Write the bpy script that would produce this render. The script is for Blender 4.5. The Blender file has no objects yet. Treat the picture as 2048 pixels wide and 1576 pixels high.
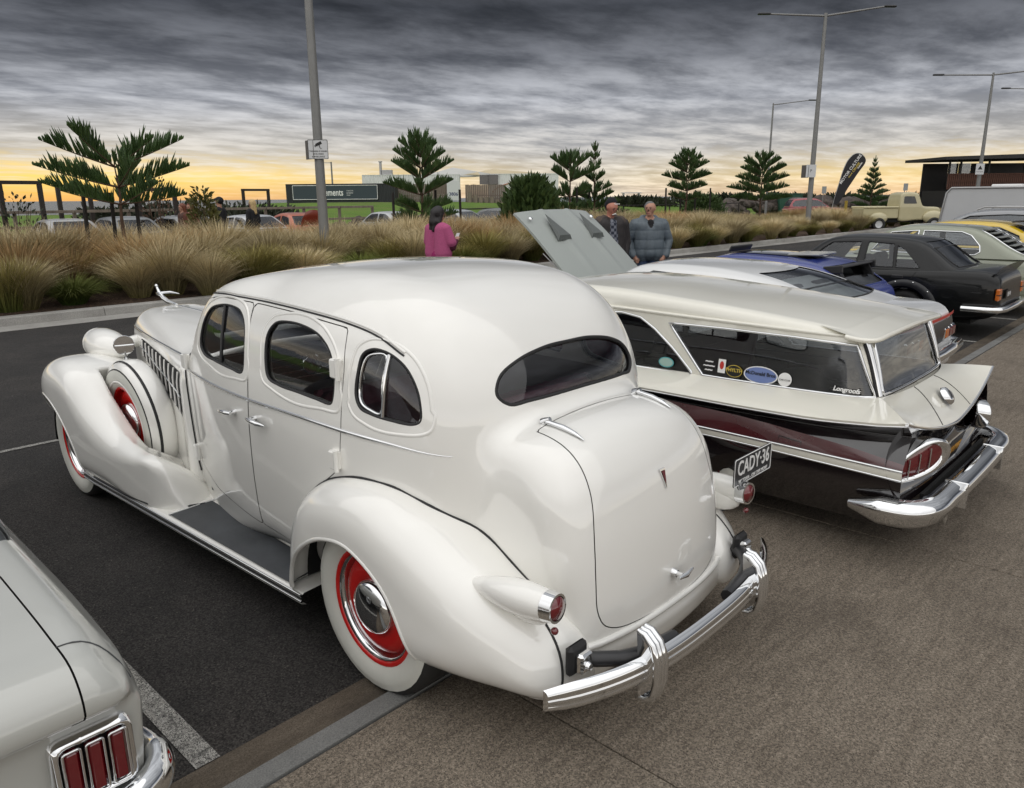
import bpy, math, random
import numpy as np
from mathutils import Vector, Matrix
PI = math.pi
SC = bpy.context.scene
COL = SC.collection
rng = random.Random(7)

# ---------------------------------------------------------------- camera, sky, sun, exposure
CAM_H = 1.95
YAW = math.radians(46.8)          # kerb direction against the camera's right
PITCH = math.radians(14.45)
ROLL = math.radians(0.45)
cam_d = bpy.data.cameras.new('camera')
cam_d.sensor_width = 36.0
cam_d.lens = 36.0 * 1525 / 2048
cam_d.clip_start = 0.05
cam_d.clip_end = 20000
cam = bpy.data.objects.new('camera', cam_d)
COL.objects.link(cam)
cam.matrix_world = (Matrix.Translation((0, 0, CAM_H)) @ Matrix.Rotation(-YAW, 4, 'Z')
                    @ Matrix.Rotation(PI / 2 - PITCH, 4, 'X') @ Matrix.Rotation(-ROLL, 4, 'Z'))
SC.camera = cam
SC.view_settings.view_transform = 'Standard'
SC.view_settings.look = 'None'
SC.view_settings.exposure = 0.86
SC.view_settings.gamma = 1.0
SC.view_settings.use_curve_mapping = False
SC.cycles.max_bounces = 8
SC.cycles.transparent_max_bounces = 16
SC.cycles.caustics_reflective = False
SC.cycles.caustics_refractive = False

SUN_AZ = math.radians(240)        # compass-like angle of the sun in the world, from +Y clockwise
SUN_EL = math.radians(27)
world = bpy.data.worlds.new('World')
SC.world = world
world.use_nodes = True


def build_world():
    nt = world.node_tree
    nd, lk = nt.nodes, nt.links
    nd.clear()
    out = nd.new('ShaderNodeOutputWorld')
    bg = nd.new('ShaderNodeBackground')
    lk.new(bg.outputs[0], out.inputs[0])
    tc = nd.new('ShaderNodeTexCoord')
    sep = nd.new('ShaderNodeSeparateXYZ')
    lk.new(tc.outputs['Generated'], sep.inputs[0])

    def math_(op, a, b=None, clamp=False):
        n = nd.new('ShaderNodeMath'); n.operation = op; n.use_clamp = clamp
        for i, v in enumerate((a, b)):
            if v is None: continue
            if isinstance(v, (int, float)): n.inputs[i].default_value = v
            else: lk.new(v, n.inputs[i])
        return n.outputs[0]

    def ramp(fac, stops, interp='LINEAR'):
        n = nd.new('ShaderNodeValToRGB')
        n.color_ramp.interpolation = interp
        e = n.color_ramp.elements
        while len(e) < len(stops): e.new(0.5)
        for k, (p, c) in enumerate(stops):
            e[k].position = p
            e[k].color = (*c, 1) if len(c) == 3 else c
        lk.new(fac, n.inputs[0])
        return n.outputs[0]

    def mix(fac, a, b, mode='MIX'):
        n = nd.new('ShaderNodeMix'); n.data_type = 'RGBA'; n.blend_type = mode
        for i, v in ((0, fac), (6, a), (7, b)):
            if isinstance(v, (int, float)): n.inputs[i].default_value = v
            elif isinstance(v, tuple): n.inputs[i].default_value = (*v, 1)
            else: lk.new(v, n.inputs[i])
        return n.outputs[2]

    el = math_('MAXIMUM', sep.outputs['Z'], 0.0)
    den = math_('ADD', el, 0.075)
    px = math_('DIVIDE', sep.outputs['X'], den)
    py = math_('DIVIDE', sep.outputs['Y'], den)
    cmb = nd.new('ShaderNodeCombineXYZ')
    lk.new(px, cmb.inputs[0]); lk.new(py, cmb.inputs[1])

    def noise(vec, scale, detail, rough, dist=0.0, rot=0.0, sx=1.0, sy=1.0, off=0.0):
        mp = nd.new('ShaderNodeMapping')
        mp.inputs['Rotation'].default_value[2] = rot
        mp.inputs['Scale'].default_value = (sx, sy, 1)
        mp.inputs['Location'].default_value = (off, off * 0.7, off * 0.3)
        lk.new(vec, mp.inputs[0])
        n = nd.new('ShaderNodeTexNoise')
        n.inputs['Scale'].default_value = scale
        n.inputs['Detail'].default_value = detail
        n.inputs['Roughness'].default_value = rough
        n.inputs['Distortion'].default_value = dist
        lk.new(mp.outputs[0], n.inputs[0])
        return n.outputs['Fac']

    # streaky stratocumulus deck seen from below
    n1 = noise(cmb.outputs[0], 0.36, 5, 0.55, 0.2, 0.75, 0.85, 1.2)
    n2 = noise(cmb.outputs[0], 2.5, 7, 0.60, 0.15, 0.75, 0.8, 1.25, 3.7)
    nn = math_('ADD', math_('MULTIPLY', n1, 0.42), math_('MULTIPLY', n2, 0.58))
    elr = math_('MULTIPLY', el, 1.0)
    # cloud base darkens overhead, thins towards the horizon
    dark = ramp(elr, [(0.0, (0.25, 0.24, 0.23)), (0.06, (0.18, 0.186, 0.20)), (0.115, (0.120, 0.127, 0.145)), (0.16, (0.046, 0.050, 0.060)), (0.215, (0.015, 0.017, 0.021)),
                      (0.45, (0.14, 0.144, 0.152)), (1.0, (0.27, 0.275, 0.285))])
    lite = ramp(elr, [(0.0, (0.62, 0.56, 0.46)), (0.05, (0.44, 0.42, 0.39)), (0.115, (0.34, 0.35, 0.375)), (0.16, (0.135, 0.142, 0.16)), (0.215, (0.044, 0.048, 0.058)),
                      (0.45, (0.29, 0.298, 0.312)), (1.0, (0.52, 0.53, 0.545))])
    f = ramp(nn, [(0.36, (0, 0, 0)), (0.66, (1, 1, 1))], 'EASE')
    cloud = mix(f, dark, lite)
    # clear strip of evening light under the deck, from the sky itself
    sky = nd.new('ShaderNodeTexSky')
    sky.sky_type = 'NISHITA'
    sky.sun_disc = False
    sky.sun_elevation = SUN_EL
    sky.sun_rotation = SUN_AZ
    sky.dust_density = 4.0
    # warm glow low over the sea, strongest away from the middle of the view
    gl = nd.new('ShaderNodeVectorMath'); gl.operation = 'DOT_PRODUCT'
    nrm = nd.new('ShaderNodeVectorMath'); nrm.operation = 'NORMALIZE'
    flat = nd.new('ShaderNodeCombineXYZ')
    lk.new(sep.outputs['X'], flat.inputs[0]); lk.new(sep.outputs['Y'], flat.inputs[1])
    lk.new(flat.outputs[0], nrm.inputs[0])
    lk.new(nrm.outputs[0], gl.inputs[0])
    a0 = math.radians(14)
    gl.inputs[1].default_value = (math.sin(a0), math.cos(a0), 0)
    g1 = ramp(gl.outputs['Value'], [(0.0, (0.06,) * 3), (0.80, (0.16,) * 3), (0.93, (0.62,) * 3), (1.0, (1,) * 3)])
    gl2 = nd.new('ShaderNodeVectorMath'); gl2.operation = 'DOT_PRODUCT'
    lk.new(nrm.outputs[0], gl2.inputs[0])
    a1 = math.radians(76)
    gl2.inputs[1].default_value = (math.sin(a1), math.cos(a1), 0)
    g2 = ramp(gl2.outputs['Value'], [(0.0, (0.0,) * 3), (0.90, (0.05,) * 3), (0.98, (0.4,) * 3), (1.0, (0.6,) * 3)])
    glow_s = math_('MAXIMUM', g1, g2)
    edge = math_('ADD', el, math_('MULTIPLY', math_('SUBTRACT', n2, 0.5), 0.07))
    strip = ramp(edge, [(0.0, (1,) * 3), (0.022, (0.85,) * 3), (0.055, (0.14,) * 3), (0.10, (0,) * 3)])
    gfac = math_('MULTIPLY', strip, glow_s, True)
    gcol = ramp(el, [(0.0, (0.52, 0.27, 0.075)), (0.025, (0.66, 0.44, 0.075)), (0.06, (0.62, 0.47, 0.22)), (0.14, (0.5, 0.44, 0.33))])
    nis = nd.new('ShaderNodeVectorMath'); nis.operation = 'SCALE'
    nis.inputs['Scale'].default_value = 0.02
    lk.new(sky.outputs[0], nis.inputs[0])
    warm = mix(1.0, gcol, nis.outputs[0], 'ADD')
    tot = mix(gfac, cloud, warm)
    lk.new(tot, bg.inputs[0])
    bg.inputs[1].default_value = 1.0


build_world()
sun_d = bpy.data.lights.new('sun', 'SUN')
sun_d.energy = 1.25
sun_d.angle = math.radians(165)
sun_d.color = (1.0, 0.97, 0.93)
sun = bpy.data.objects.new('sun', sun_d)
COL.objects.link(sun)
sun.rotation_euler = Vector((-math.sin(SUN_AZ) * math.cos(SUN_EL), -math.cos(SUN_AZ) * math.cos(SUN_EL), -math.sin(SUN_EL))).to_track_quat('-Z', 'Y').to_euler()

# ---------------------------------------------------------------- view maths used to lay the place out
def _basis():
    R0 = np.array([math.cos(YAW), -math.sin(YAW), 0.0]) ; F0 = np.array([math.sin(YAW), math.cos(YAW), 0.0]); Z0 = np.array([0, 0, 1.0])
    Fw = F0 * math.cos(PITCH) - Z0 * math.sin(PITCH); U0 = F0 * math.sin(PITCH) + Z0 * math.cos(PITCH)
    R = R0 * math.cos(ROLL) - U0 * math.sin(ROLL); U = U0 * math.cos(ROLL) + R0 * math.sin(ROLL)
    return Fw, R, U
# NOTE: world X runs along the kerb to the right, world Y across the road towards the sea
_FW, _R, _U = _basis()
def ray(u, v):
    return _FW + (u - 1024) / 1525 * _R + (788 - v) / 1525 * _U
def at_y(u, v, Y):
    d = ray(u, v); t = Y / d[1]
    return np.array([d[0] * t, Y, CAM_H + d[2] * t])
def at_z(u, v, z=0.0):
    d = ray(u, v); t = (z - CAM_H) / d[2]
    return np.array([d[0] * t, d[1] * t, z])
def at_h(u, v, hd):
    d = ray(u, v); t = hd / (d[0] * math.sin(YAW) + d[1] * math.cos(YAW))
    return np.array([0, 0, CAM_H]) + d * t
def at_d(u, v, dep):
    d = ray(u, v)
    return np.array([0, 0, CAM_H]) + d * dep

# ---------------------------------------------------------------- materials
MATS = {}
def mat(name, col, rough=0.5, metal=0.0, coat=0.0, var=0.0, vscale=8.0, bump=0.0, bscale=60.0, col2=None,
        spec=0.5, emit=None, estr=0.0, rvar=0.0, detail=6, bdist=0.01, vdist=0.0, coat_rough=0.03, stretch=None, sheen=0.0):
    if name in MATS: return MATS[name]
    m = bpy.data.materials.new(name); m.use_nodes = True
    nt = m.node_tree; nd = nt.nodes; lk = nt.links
    b = nd['Principled BSDF']
    b.inputs['Base Color'].default_value = (*col, 1)
    b.inputs['Roughness'].default_value = rough
    b.inputs['Metallic'].default_value = metal
    b.inputs['Coat Weight'].default_value = coat
    b.inputs['Coat Roughness'].default_value = coat_rough
    b.inputs['Coat IOR'].default_value = 1.7
    b.inputs['Specular IOR Level'].default_value = spec
    b.inputs['Sheen Weight'].default_value = sheen
    if emit:
        b.inputs['Emission Color'].default_value = (*emit, 1); b.inputs['Emission Strength'].default_value = estr
    if var or col2 or rvar or bump:
        tc = nd.new('ShaderNodeTexCoord'); vec = tc.outputs['Object']
        if stretch:
            mp = nd.new('ShaderNodeMapping'); mp.inputs['Scale'].default_value = stretch
            lk.new(vec, mp.inputs[0]); vec = mp.outputs[0]
    if var or col2 or rvar:
        n = nd.new('ShaderNodeTexNoise'); n.inputs['Scale'].default_value = vscale; n.inputs['Detail'].default_value = detail
        n.inputs['Roughness'].default_value = 0.62; n.inputs['Distortion'].default_value = vdist
        lk.new(vec, n.inputs[0])
        r = nd.new('ShaderNodeMapRange'); r.inputs[1].default_value = 0.3; r.inputs[2].default_value = 0.7
        lk.new(n.outputs['Fac'], r.inputs[0])
        if var or col2:
            mx = nd.new('ShaderNodeMix'); mx.data_type = 'RGBA'
            lk.new(r.outputs[0], mx.inputs[0])
            c2 = col2 if col2 else tuple(min(1, c * (1 + var)) for c in col)
            c1 = col if col2 else tuple(c * (1 - var) for c in col)
            mx.inputs[6].default_value = (*c1, 1); mx.inputs[7].default_value = (*c2, 1)
            lk.new(mx.outputs[2], b.inputs['Base Color'])
        if rvar:
            r2 = nd.new('ShaderNodeMapRange'); r2.inputs[3].default_value = max(0, rough - rvar); r2.inputs[4].default_value = min(1, rough + rvar)
            lk.new(r.outputs[0], r2.inputs[0]); lk.new(r2.outputs[0], b.inputs['Roughness'])
    if bump:
        n2 = nd.new('ShaderNodeTexNoise'); n2.inputs['Scale'].default_value = bscale; n2.inputs['Detail'].default_value = 4
        lk.new(vec, n2.inputs[0])
        bp = nd.new('ShaderNodeBump'); bp.inputs['Strength'].default_value = bump; bp.inputs['Distance'].default_value = bdist
        lk.new(n2.outputs['Fac'], bp.inputs['Height']); lk.new(bp.outputs[0], b.inputs['Normal'])
    MATS[name] = m
    return m

def glass_mat(name, tint=(0.75, 0.8, 0.8), refl=(0.9, 0.92, 0.95), ior=1.5, base=0.03):
    if name in MATS: return MATS[name]
    m = bpy.data.materials.new(name); m.use_nodes = True
    nt = m.node_tree; nd = nt.nodes; lk = nt.links; nd.clear()
    out = nd.new('ShaderNodeOutputMaterial'); mx = nd.new('ShaderNodeMixShader')
    tr = nd.new('ShaderNodeBsdfTransparent'); tr.inputs[0].default_value = (*tint, 1)
    gl = nd.new('ShaderNodeBsdfGlossy'); gl.inputs[0].default_value = (*refl, 1); gl.inputs[1].default_value = 0.015
    fr = nd.new('ShaderNodeFresnel'); fr.inputs[0].default_value = ior
    ad = nd.new('ShaderNodeMath'); ad.operation = 'ADD'; ad.inputs[1].default_value = base; ad.use_clamp = True
    lk.new(fr.outputs[0], ad.inputs[0]); lk.new(ad.outputs[0], mx.inputs[0])
    lk.new(tr.outputs[0], mx.inputs[1]); lk.new(gl.outputs[0], mx.inputs[2]); lk.new(mx.outputs[0], out.inputs[0])
    MATS[name] = m
    return m

# ---------------------------------------------------------------- objects
def obj(name, me, m=None, parent=None, loc=None, rot=None):
    o = bpy.data.objects.new(name, me)
    COL.objects.link(o)
    if m is not None and me is not None and len(me.materials) == 0:
        for k in (m if isinstance(m, (list, tuple)) else [m]): me.materials.append(k)
    if parent is not None: o.parent = parent
    if loc is not None: o.location = loc
    if rot is not None: o.rotation_euler = rot
    return o
def tag(o, label, cat, group=None):
    o['label'] = label; o['category'] = cat
    if group: o['group'] = group
    return o
def thing(name, label, cat, loc=(0, 0, 0), rz=0.0, group=None):
    o = bpy.data.objects.new(name, None); COL.objects.link(o)
    o.empty_display_size = 0.1
    o.location = loc; o.rotation_euler = (0, 0, rz)
    return tag(o, label, cat, group)
def struct(o, kind='structure'):
    o['kind'] = kind
    return o
def dup(o, parent=None, loc=None, rz=None, label=None, sc=None):
    c = o.copy(); COL.objects.link(c)
    if parent is not None: c.parent = parent
    if loc is not None: c.location = loc
    if rz is not None: c.rotation_euler = (0, 0, rz)
    if label: c['label'] = label
    if sc: c.scale = sc if isinstance(sc, tuple) else (sc,) * 3
    for ch in list(o.children): dup(ch, c)
    return c

def mesh(V, F, smooth=False, N=None, name='m', mi=None):
    me = bpy.data.meshes.new(name)
    V = np.asarray(V, float)
    if isinstance(F, np.ndarray):
        n, k = F.shape
        me.vertices.add(len(V)); me.vertices.foreach_set('co', V.astype(np.float32).ravel())
        me.loops.add(n * k); me.loops.foreach_set('vertex_index', F.astype(np.int32).ravel())
        me.polygons.add(n); me.polygons.foreach_set('loop_start', np.arange(0, n * k, k, dtype=np.int32))
        me.update(calc_edges=True); me.validate()
    else:
        me.from_pydata(V.tolist(), [], F)
    if smooth is not False or N is not None:
        if isinstance(smooth, (list, np.ndarray)): me.polygons.foreach_set('use_smooth', np.asarray(smooth, bool))
        else: me.polygons.foreach_set('use_smooth', np.ones(len(me.polygons), bool))
    if mi is not None: me.polygons.foreach_set('material_index', np.asarray(mi, np.int32))
    if N is not None and len(N) == len(me.vertices): me.normals_split_custom_set_from_vertices(np.asarray(N, float).tolist())
    return me

class MB:
    """collects simple shapes into one mesh"""
    def __init__(s): s.v = []; s.f = []; s.s = []; s.m = []; s.mat = 0
    def add(s, V, F, smooth=False):
        o = len(s.v); s.v += [tuple(map(float, p)) for p in V]; s.f += [[i + o for i in f] for f in F]
        s.s += [smooth] * len(F); s.m += [s.mat] * len(F); return s
    def box(s, c, d, rz=0.0, ry=0.0, rx=0.0, bev=0.0, taper=1.0):
        hx, hy, hz = d[0] / 2, d[1] / 2, d[2] / 2
        M = Matrix.Rotation(rz, 3, 'Z') @ Matrix.Rotation(ry, 3, 'Y') @ Matrix.Rotation(rx, 3, 'X')
        if bev > 0:
            b = min(bev, hx * 0.9, hy * 0.9, hz * 0.9)
            V = []
            for z, e in ((-hz, b), (-hz + b, 0), (hz - b, 0), (hz, b)):
                t = taper if z > 0 else 1
                X, Y = (hx - e) * t, (hy - e) * t
                bb = b - e * 0.6 if e else b
                V += [(X, -Y + bb, z), (X, Y - bb, z), (X - bb, Y, z), (-X + bb, Y, z), (-X, Y - bb, z), (-X, -Y + bb, z), (-X + bb, -Y, z), (X - bb, -Y, z)]
            F = [list(range(7, -1, -1)), list(range(24, 32))]
            for k in range(3):
                for i in range(8): F.append([k * 8 + i, k * 8 + (i + 1) % 8, k * 8 + 8 + (i + 1) % 8, k * 8 + 8 + i])
        else:
            V = [(x * (taper if z > 0 else 1) * hx, y * (taper if z > 0 else 1) * hy, z * hz) for z in (-1, 1) for y in (-1, 1) for x in (-1, 1)]
            F = [[0, 2, 3, 1], [4, 5, 7, 6], [0, 1, 5, 4], [2, 6, 7, 3], [0, 4, 6, 2], [1, 3, 7, 5]]
        return s.add([tuple(M @ Vector(p) + Vector(c)) for p in V], F)
    def tube(s, pts, r, n=8, closed=False, caps=True, smooth=True, flat=None, up=None):
        P = [Vector(p) for p in pts]; m = len(P)
        R = r if isinstance(r, (list, tuple, np.ndarray)) else [r] * m
        V = []; prev = None
        for i in range(m):
            a = P[(i - 1) % m] if (closed or i > 0) else P[i]
            b = P[(i + 1) % m] if (closed or i < m - 1) else P[i]
            t = (b - a)
            t = t.normalized() if t.length > 1e-9 else Vector((0, 0, 1))
            if up is not None:
                x = Vector(up[i] if isinstance(up, (list, np.ndarray)) and hasattr(up[0], '__len__') else up); x = (x - t * x.dot(t))
                x = x.normalized() if x.length > 1e-6 else t.orthogonal().normalized()
            elif prev is None:
                x = t.orthogonal().normalized()
            else:
                x = (prev - t * prev.dot(t)); x = x.normalized() if x.length > 1e-6 else t.orthogonal().normalized()
            prev = x; y = t.cross(x)
            for k in range(n):
                an = 2 * PI * k / n
                fx = flat if flat else 1.0
                V.append(P[i] + (x * math.cos(an) * fx + y * math.sin(an)) * R[i])
        F = []
        for i in range(m if closed else m - 1):
            j = (i + 1) % m
            for k in range(n): F.append([i * n + k, i * n + (k + 1) % n, j * n + (k + 1) % n, j * n + k])
        s.add(V, F, smooth)
        if caps and not closed:
            s.add(V[:n], [list(range(n - 1, -1, -1))]); s.add(V[-n:], [list(range(n))])
        return s
    def lathe(s, prof, c=(0, 0, 0), axis='Z', n=24, smooth=True, a0=0.0, a1=2 * PI):
        """prof: list of (radius, height) along axis"""
        full = abs(a1 - a0 - 2 * PI) < 1e-6
        nn = n if full else n + 1
        V = []
        for r, h in prof:
            for k in range(nn):
                a = a0 + (a1 - a0) * k / n
                x, y = r * math.cos(a), r * math.sin(a)
                p = {'Z': (x, y, h), 'Y': (x, h, y), 'X': (h, x, y), '-Y': (x, -h, y)}[axis]
                V.append((p[0] + c[0], p[1] + c[1], p[2] + c[2]))
        F = []
        for i in range(len(prof) - 1):
            for k in range(n):
                k2 = (k + 1) % nn
                F.append([i * nn + k, i * nn + k2, (i + 1) * nn + k2, (i + 1) * nn + k])
        if axis == 'Y': F = [f[::-1] for f in F]
        return s.add(V, F, smooth)
    def prism(s, poly, a, b, axis='Y', smooth=False):
        """extrude 2-D polygon between a and b along axis. poly coords are the other two axes in order"""
        def P(p, h): return {'X': (h, p[0], p[1]), 'Y': (p[0], h, p[1]), 'Z': (p[0], p[1], h)}[axis]
        n = len(poly)
        V = [P(p, a) for p in poly] + [P(p, b) for p in poly]
        s.add(V, [list(range(n)), list(range(2 * n - 1, n - 1, -1))])
        s.add(V, [[(i + 1) % n, i, n + i, n + (i + 1) % n] for i in range(n)], smooth)
        return s
    def grid(s, fn, nu, nv, smooth=True):
        V = [fn(i / nu, j / nv) for i in range(nu + 1) for j in range(nv + 1)]
        F = [[i * (nv + 1) + j, (i + 1) * (nv + 1) + j, (i + 1) * (nv + 1) + j + 1, i * (nv + 1) + j + 1] for i in range(nu) for j in range(nv)]
        return s.add(V, F, smooth)
    def sphere(s, c, r, nu=12, nv=8, R=None):
        r = r if hasattr(r, '__len__') else (r, r, r)
        V = []; F = []
        for j in range(nv + 1):
            th = PI * j / nv
            for i in range(nu):
                ph = 2 * PI * i / nu
                p = Vector((r[0] * math.sin(th) * math.cos(ph), r[1] * math.sin(th) * math.sin(ph), r[2] * math.cos(th)))
                if R is not None: p = R @ p
                V.append((p[0] + c[0], p[1] + c[1], p[2] + c[2]))
        for j in range(nv):
            for i in range(nu): F.append([j * nu + i, (j + 1) * nu + i, (j + 1) * nu + (i + 1) % nu, j * nu + (i + 1) % nu])
        return s.add(V, F, True)
    def me(s, name='m'):
        m = bpy.data.meshes.new(name); m.from_pydata(s.v, [], s.f)
        if len(m.polygons) == len(s.s):
            m.polygons.foreach_set('use_smooth', np.array(s.s, bool)); m.polygons.foreach_set('material_index', np.array(s.m, np.int32))
        m.update()
        return m
    def build(s, name, m, parent=None, loc=None, rot=None): return obj(name, s.me(name), m, parent, loc, rot)

def tri_prism_strip(): pass

# ---------------------------------------------------------------- smooth shapes from implicit surfaces
def spline(pts, n=8, closed=False):
    """centripetal-ish Catmull-Rom through the points"""
    P = np.asarray(pts, float); m = len(P); out = []
    rngs = range(m if closed else m - 1)
    for i in rngs:
        p0 = P[(i - 1) % m] if (closed or i > 0) else 2 * P[0] - P[1]
        p1 = P[i]; p2 = P[(i + 1) % m]
        p3 = P[(i + 2) % m] if (closed or i + 2 < m) else 2 * P[-1] - P[-2]
        d = [max(np.linalg.norm(b - a), 1e-6) ** 0.5 for a, b in ((p0, p1), (p1, p2), (p2, p3))]
        m1 = (p2 - p1) + d[1] * ((p1 - p0) / d[0] - (p2 - p0) / (d[0] + d[1]))
        m2 = (p2 - p1) + d[1] * ((p3 - p2) / d[2] - (p3 - p1) / (d[1] + d[2]))
        for k in range(n):
            t = k / n
            out.append((2 * t**3 - 3 * t**2 + 1) * p1 + (t**3 - 2 * t**2 + t) * m1 + (-2 * t**3 + 3 * t**2) * p2 + (t**3 - t**2) * m2)
    if not closed: out.append(P[-1])
    return np.array(out)

def smax(a, b, k):
    h = np.maximum(k - np.abs(a - b), 0) / k
    return np.maximum(a, b) + h * h * k * 0.25
def smin(a, b, k): return -smax(-a, -b, k)
def sstep(a, b, x):
    t = np.clip((x - a) / (b - a), 0, 1)
    return t * t * (3 - 2 * t)

class Poly:
    """signed distance to a closed 2-D outline (negative inside); exact, plus a fast table"""
    def __init__(s, pts, n=8, corners=False):
        s.p = np.asarray(pts, float) if corners else spline(pts, n, True)
        s.tab = None
    def exact(s, x, y):
        x = np.asarray(x, float); y = np.asarray(y, float); sh = np.broadcast(x, y).shape
        x = np.broadcast_to(x, sh).ravel(); y = np.broadcast_to(y, sh).ravel()
        d = np.full(x.shape, 1e9); ins = np.zeros(x.shape, bool)
        A = s.p; B = np.roll(A, -1, 0)
        for (ax, ay), (bx, by) in zip(A, B):
            ex, ey = bx - ax, by - ay; L = ex * ex + ey * ey
            if L < 1e-14: continue
            wx, wy = x - ax, y - ay
            t = np.clip((wx * ex + wy * ey) / L, 0, 1)
            d = np.minimum(d, (wx - ex * t) ** 2 + (wy - ey * t) ** 2)
            c = (ay > y) != (by > y)
            if abs(ey) > 1e-12: ins ^= c & (x < ex * (y - ay) / ey + ax)
        d = np.sqrt(d)
        return np.where(ins, -d, d).reshape(sh)
    def table(s):
        if s.tab is None:
            lo = s.p.min(0) - 0.40; hi = s.p.max(0) + 0.40; h = max(0.012, min(0.02, float((hi - lo).min()) / 60))
            gx = np.arange(lo[0], hi[0] + h, h); gy = np.arange(lo[1], hi[1] + h, h)
            s.tab = (lo, h, s.exact(gx[:, None], gy[None, :]))
        return s.tab
    def fast(s, x, y):
        lo, h, T = s.table()
        a = np.clip((x - lo[0]) / h, 0, T.shape[0] - 1.001); b = np.clip((y - lo[1]) / h, 0, T.shape[1] - 1.001)
        i = a.astype(np.int32); j = b.astype(np.int32); a = a - i; b = b - j
        return T[i, j] * (1 - a) * (1 - b) + T[i + 1, j] * a * (1 - b) + T[i, j + 1] * (1 - a) * b + T[i + 1, j + 1] * a * b
    def cubic(s, x, y):
        lo, h, T = s.table()
        x, y = np.broadcast_arrays(np.asarray(x, float), np.asarray(y, float))
        a = np.clip((x - lo[0]) / h, 1, T.shape[0] - 2.001); b = np.clip((y - lo[1]) / h, 1, T.shape[1] - 2.001)
        i = a.astype(np.int32); j = b.astype(np.int32); a = a - i; b = b - j
        def wt(t):
            t2 = t * t; t3 = t2 * t
            return (-t3 + 3 * t2 - 3 * t + 1) / 6, (3 * t3 - 6 * t2 + 4) / 6, (-3 * t3 + 3 * t2 + 3 * t + 1) / 6, t3 / 6
        wa, wb = wt(a), wt(b); Tf = T.ravel(); n = T.shape[1]; base = (i - 1) * n + (j - 1)
        out = 0
        for p in range(4):
            r = 0
            for q in range(4): r = r + wb[q] * Tf[base + (p * n + q)]
            out = out + wa[p] * r
        return out
    def __call__(s, x, y):
        return s.fast(x, y) if FASTMODE[0] else s.cubic(x, y)
FASTMODE = [False]

def grad(f, P, e=0.002):
    g = np.empty_like(P)
    for k in range(3):
        d = np.zeros(3); d[k] = e
        a = P + d; b = P - d
        g[:, k] = (f(a[:, 0], a[:, 1], a[:, 2]) - f(b[:, 0], b[:, 1], b[:, 2])) / (2 * e)
    return g

def surf(f, lo, hi, h, iters=3):
    """surface nets -> (V, N, T) with vertices pulled exactly on the surface"""
    ax = [np.arange(lo[k], hi[k] + h, h) for k in range(3)]
    X, Y, Z = np.meshgrid(*ax, indexing='ij', sparse=True)
    FASTMODE[0] = True
    Fv = np.broadcast_to(f(X + 0 * Y + 0 * Z, Y + 0 * X + 0 * Z, Z + 0 * X + 0 * Y), (len(ax[0]), len(ax[1]), len(ax[2])))
    FASTMODE[0] = False
    S = Fv < 0
    n = [len(a) for a in ax]
    c = (n[0] - 1, n[1] - 1, n[2] - 1)
    cnt = np.zeros(c, np.int8); pos = np.zeros(c + (3,))
    offs = [(i, j, k) for i in (0, 1) for j in (0, 1) for k in (0, 1)]
    def sub(A, o): return A[o[0]:o[0] + c[0], o[1]:o[1] + c[1], o[2]:o[2] + c[2]]
    for a in range(3):
        for o in offs:
            if o[a]: continue
            o2 = list(o); o2[a] = 1
            f0, f1 = sub(Fv, o), sub(Fv, o2)
            cr = sub(S, o) != sub(S, o2)
            if not cr.any(): continue
            t = np.where(cr, f0 / np.where(cr, f0 - f1, 1), 0)
            cnt += cr
            for k in range(3):
                pos[..., k] += np.where(cr, (o[k] + (t if k == a else 0)), 0)
    act = cnt > 0
    idx = -np.ones(c, np.int64); idx[act] = np.arange(act.sum())
    ii = np.argwhere(act)
    V = (ii + pos[act] / cnt[act][:, None]) * h + np.array([a[0] for a in ax])
    Q = []
    for a in range(3):
        b, d = (a + 1) % 3, (a + 2) % 3
        sl0 = [slice(None)] * 3; sl1 = [slice(None)] * 3
        sl0[a] = slice(0, n[a] - 1); sl1[a] = slice(1, n[a])
        S0, S1 = S[tuple(sl0)], S[tuple(sl1)]
        e = np.argwhere(S0 != S1)
        e = e[(e[:, b] > 0) & (e[:, d] > 0) & (e[:, b] < n[b] - 1) & (e[:, d] < n[d] - 1)]
        inside = S0[tuple(e.T)]
        q = []
        for ob, od in ((-1, -1), (0, -1), (0, 0), (-1, 0)):
            p = e.copy(); p[:, b] += ob; p[:, d] += od
            q.append(idx[tuple(p.T)])
        q = np.stack(q, 1)
        q[~inside] = q[~inside][:, ::-1]
        Q.append(q)
    Q = np.concatenate(Q)
    Q = Q[(Q >= 0).all(1)]
    for _ in range(iters):
        fv = f(V[:, 0], V[:, 1], V[:, 2]); g = grad(f, V)
        st = (fv / np.maximum((g * g).sum(1), 0.05))[:, None] * g
        L = np.linalg.norm(st, axis=1, keepdims=True)
        V = V - st * np.minimum(1, h * 0.5 / np.maximum(L, 1e-9))
    g = grad(f, V, 0.004); N = g / np.maximum(np.linalg.norm(g, axis=1, keepdims=True), 1e-9)
    T = np.concatenate([Q[:, [0, 1, 2]], Q[:, [0, 2, 3]]])
    return V, N, T

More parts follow.
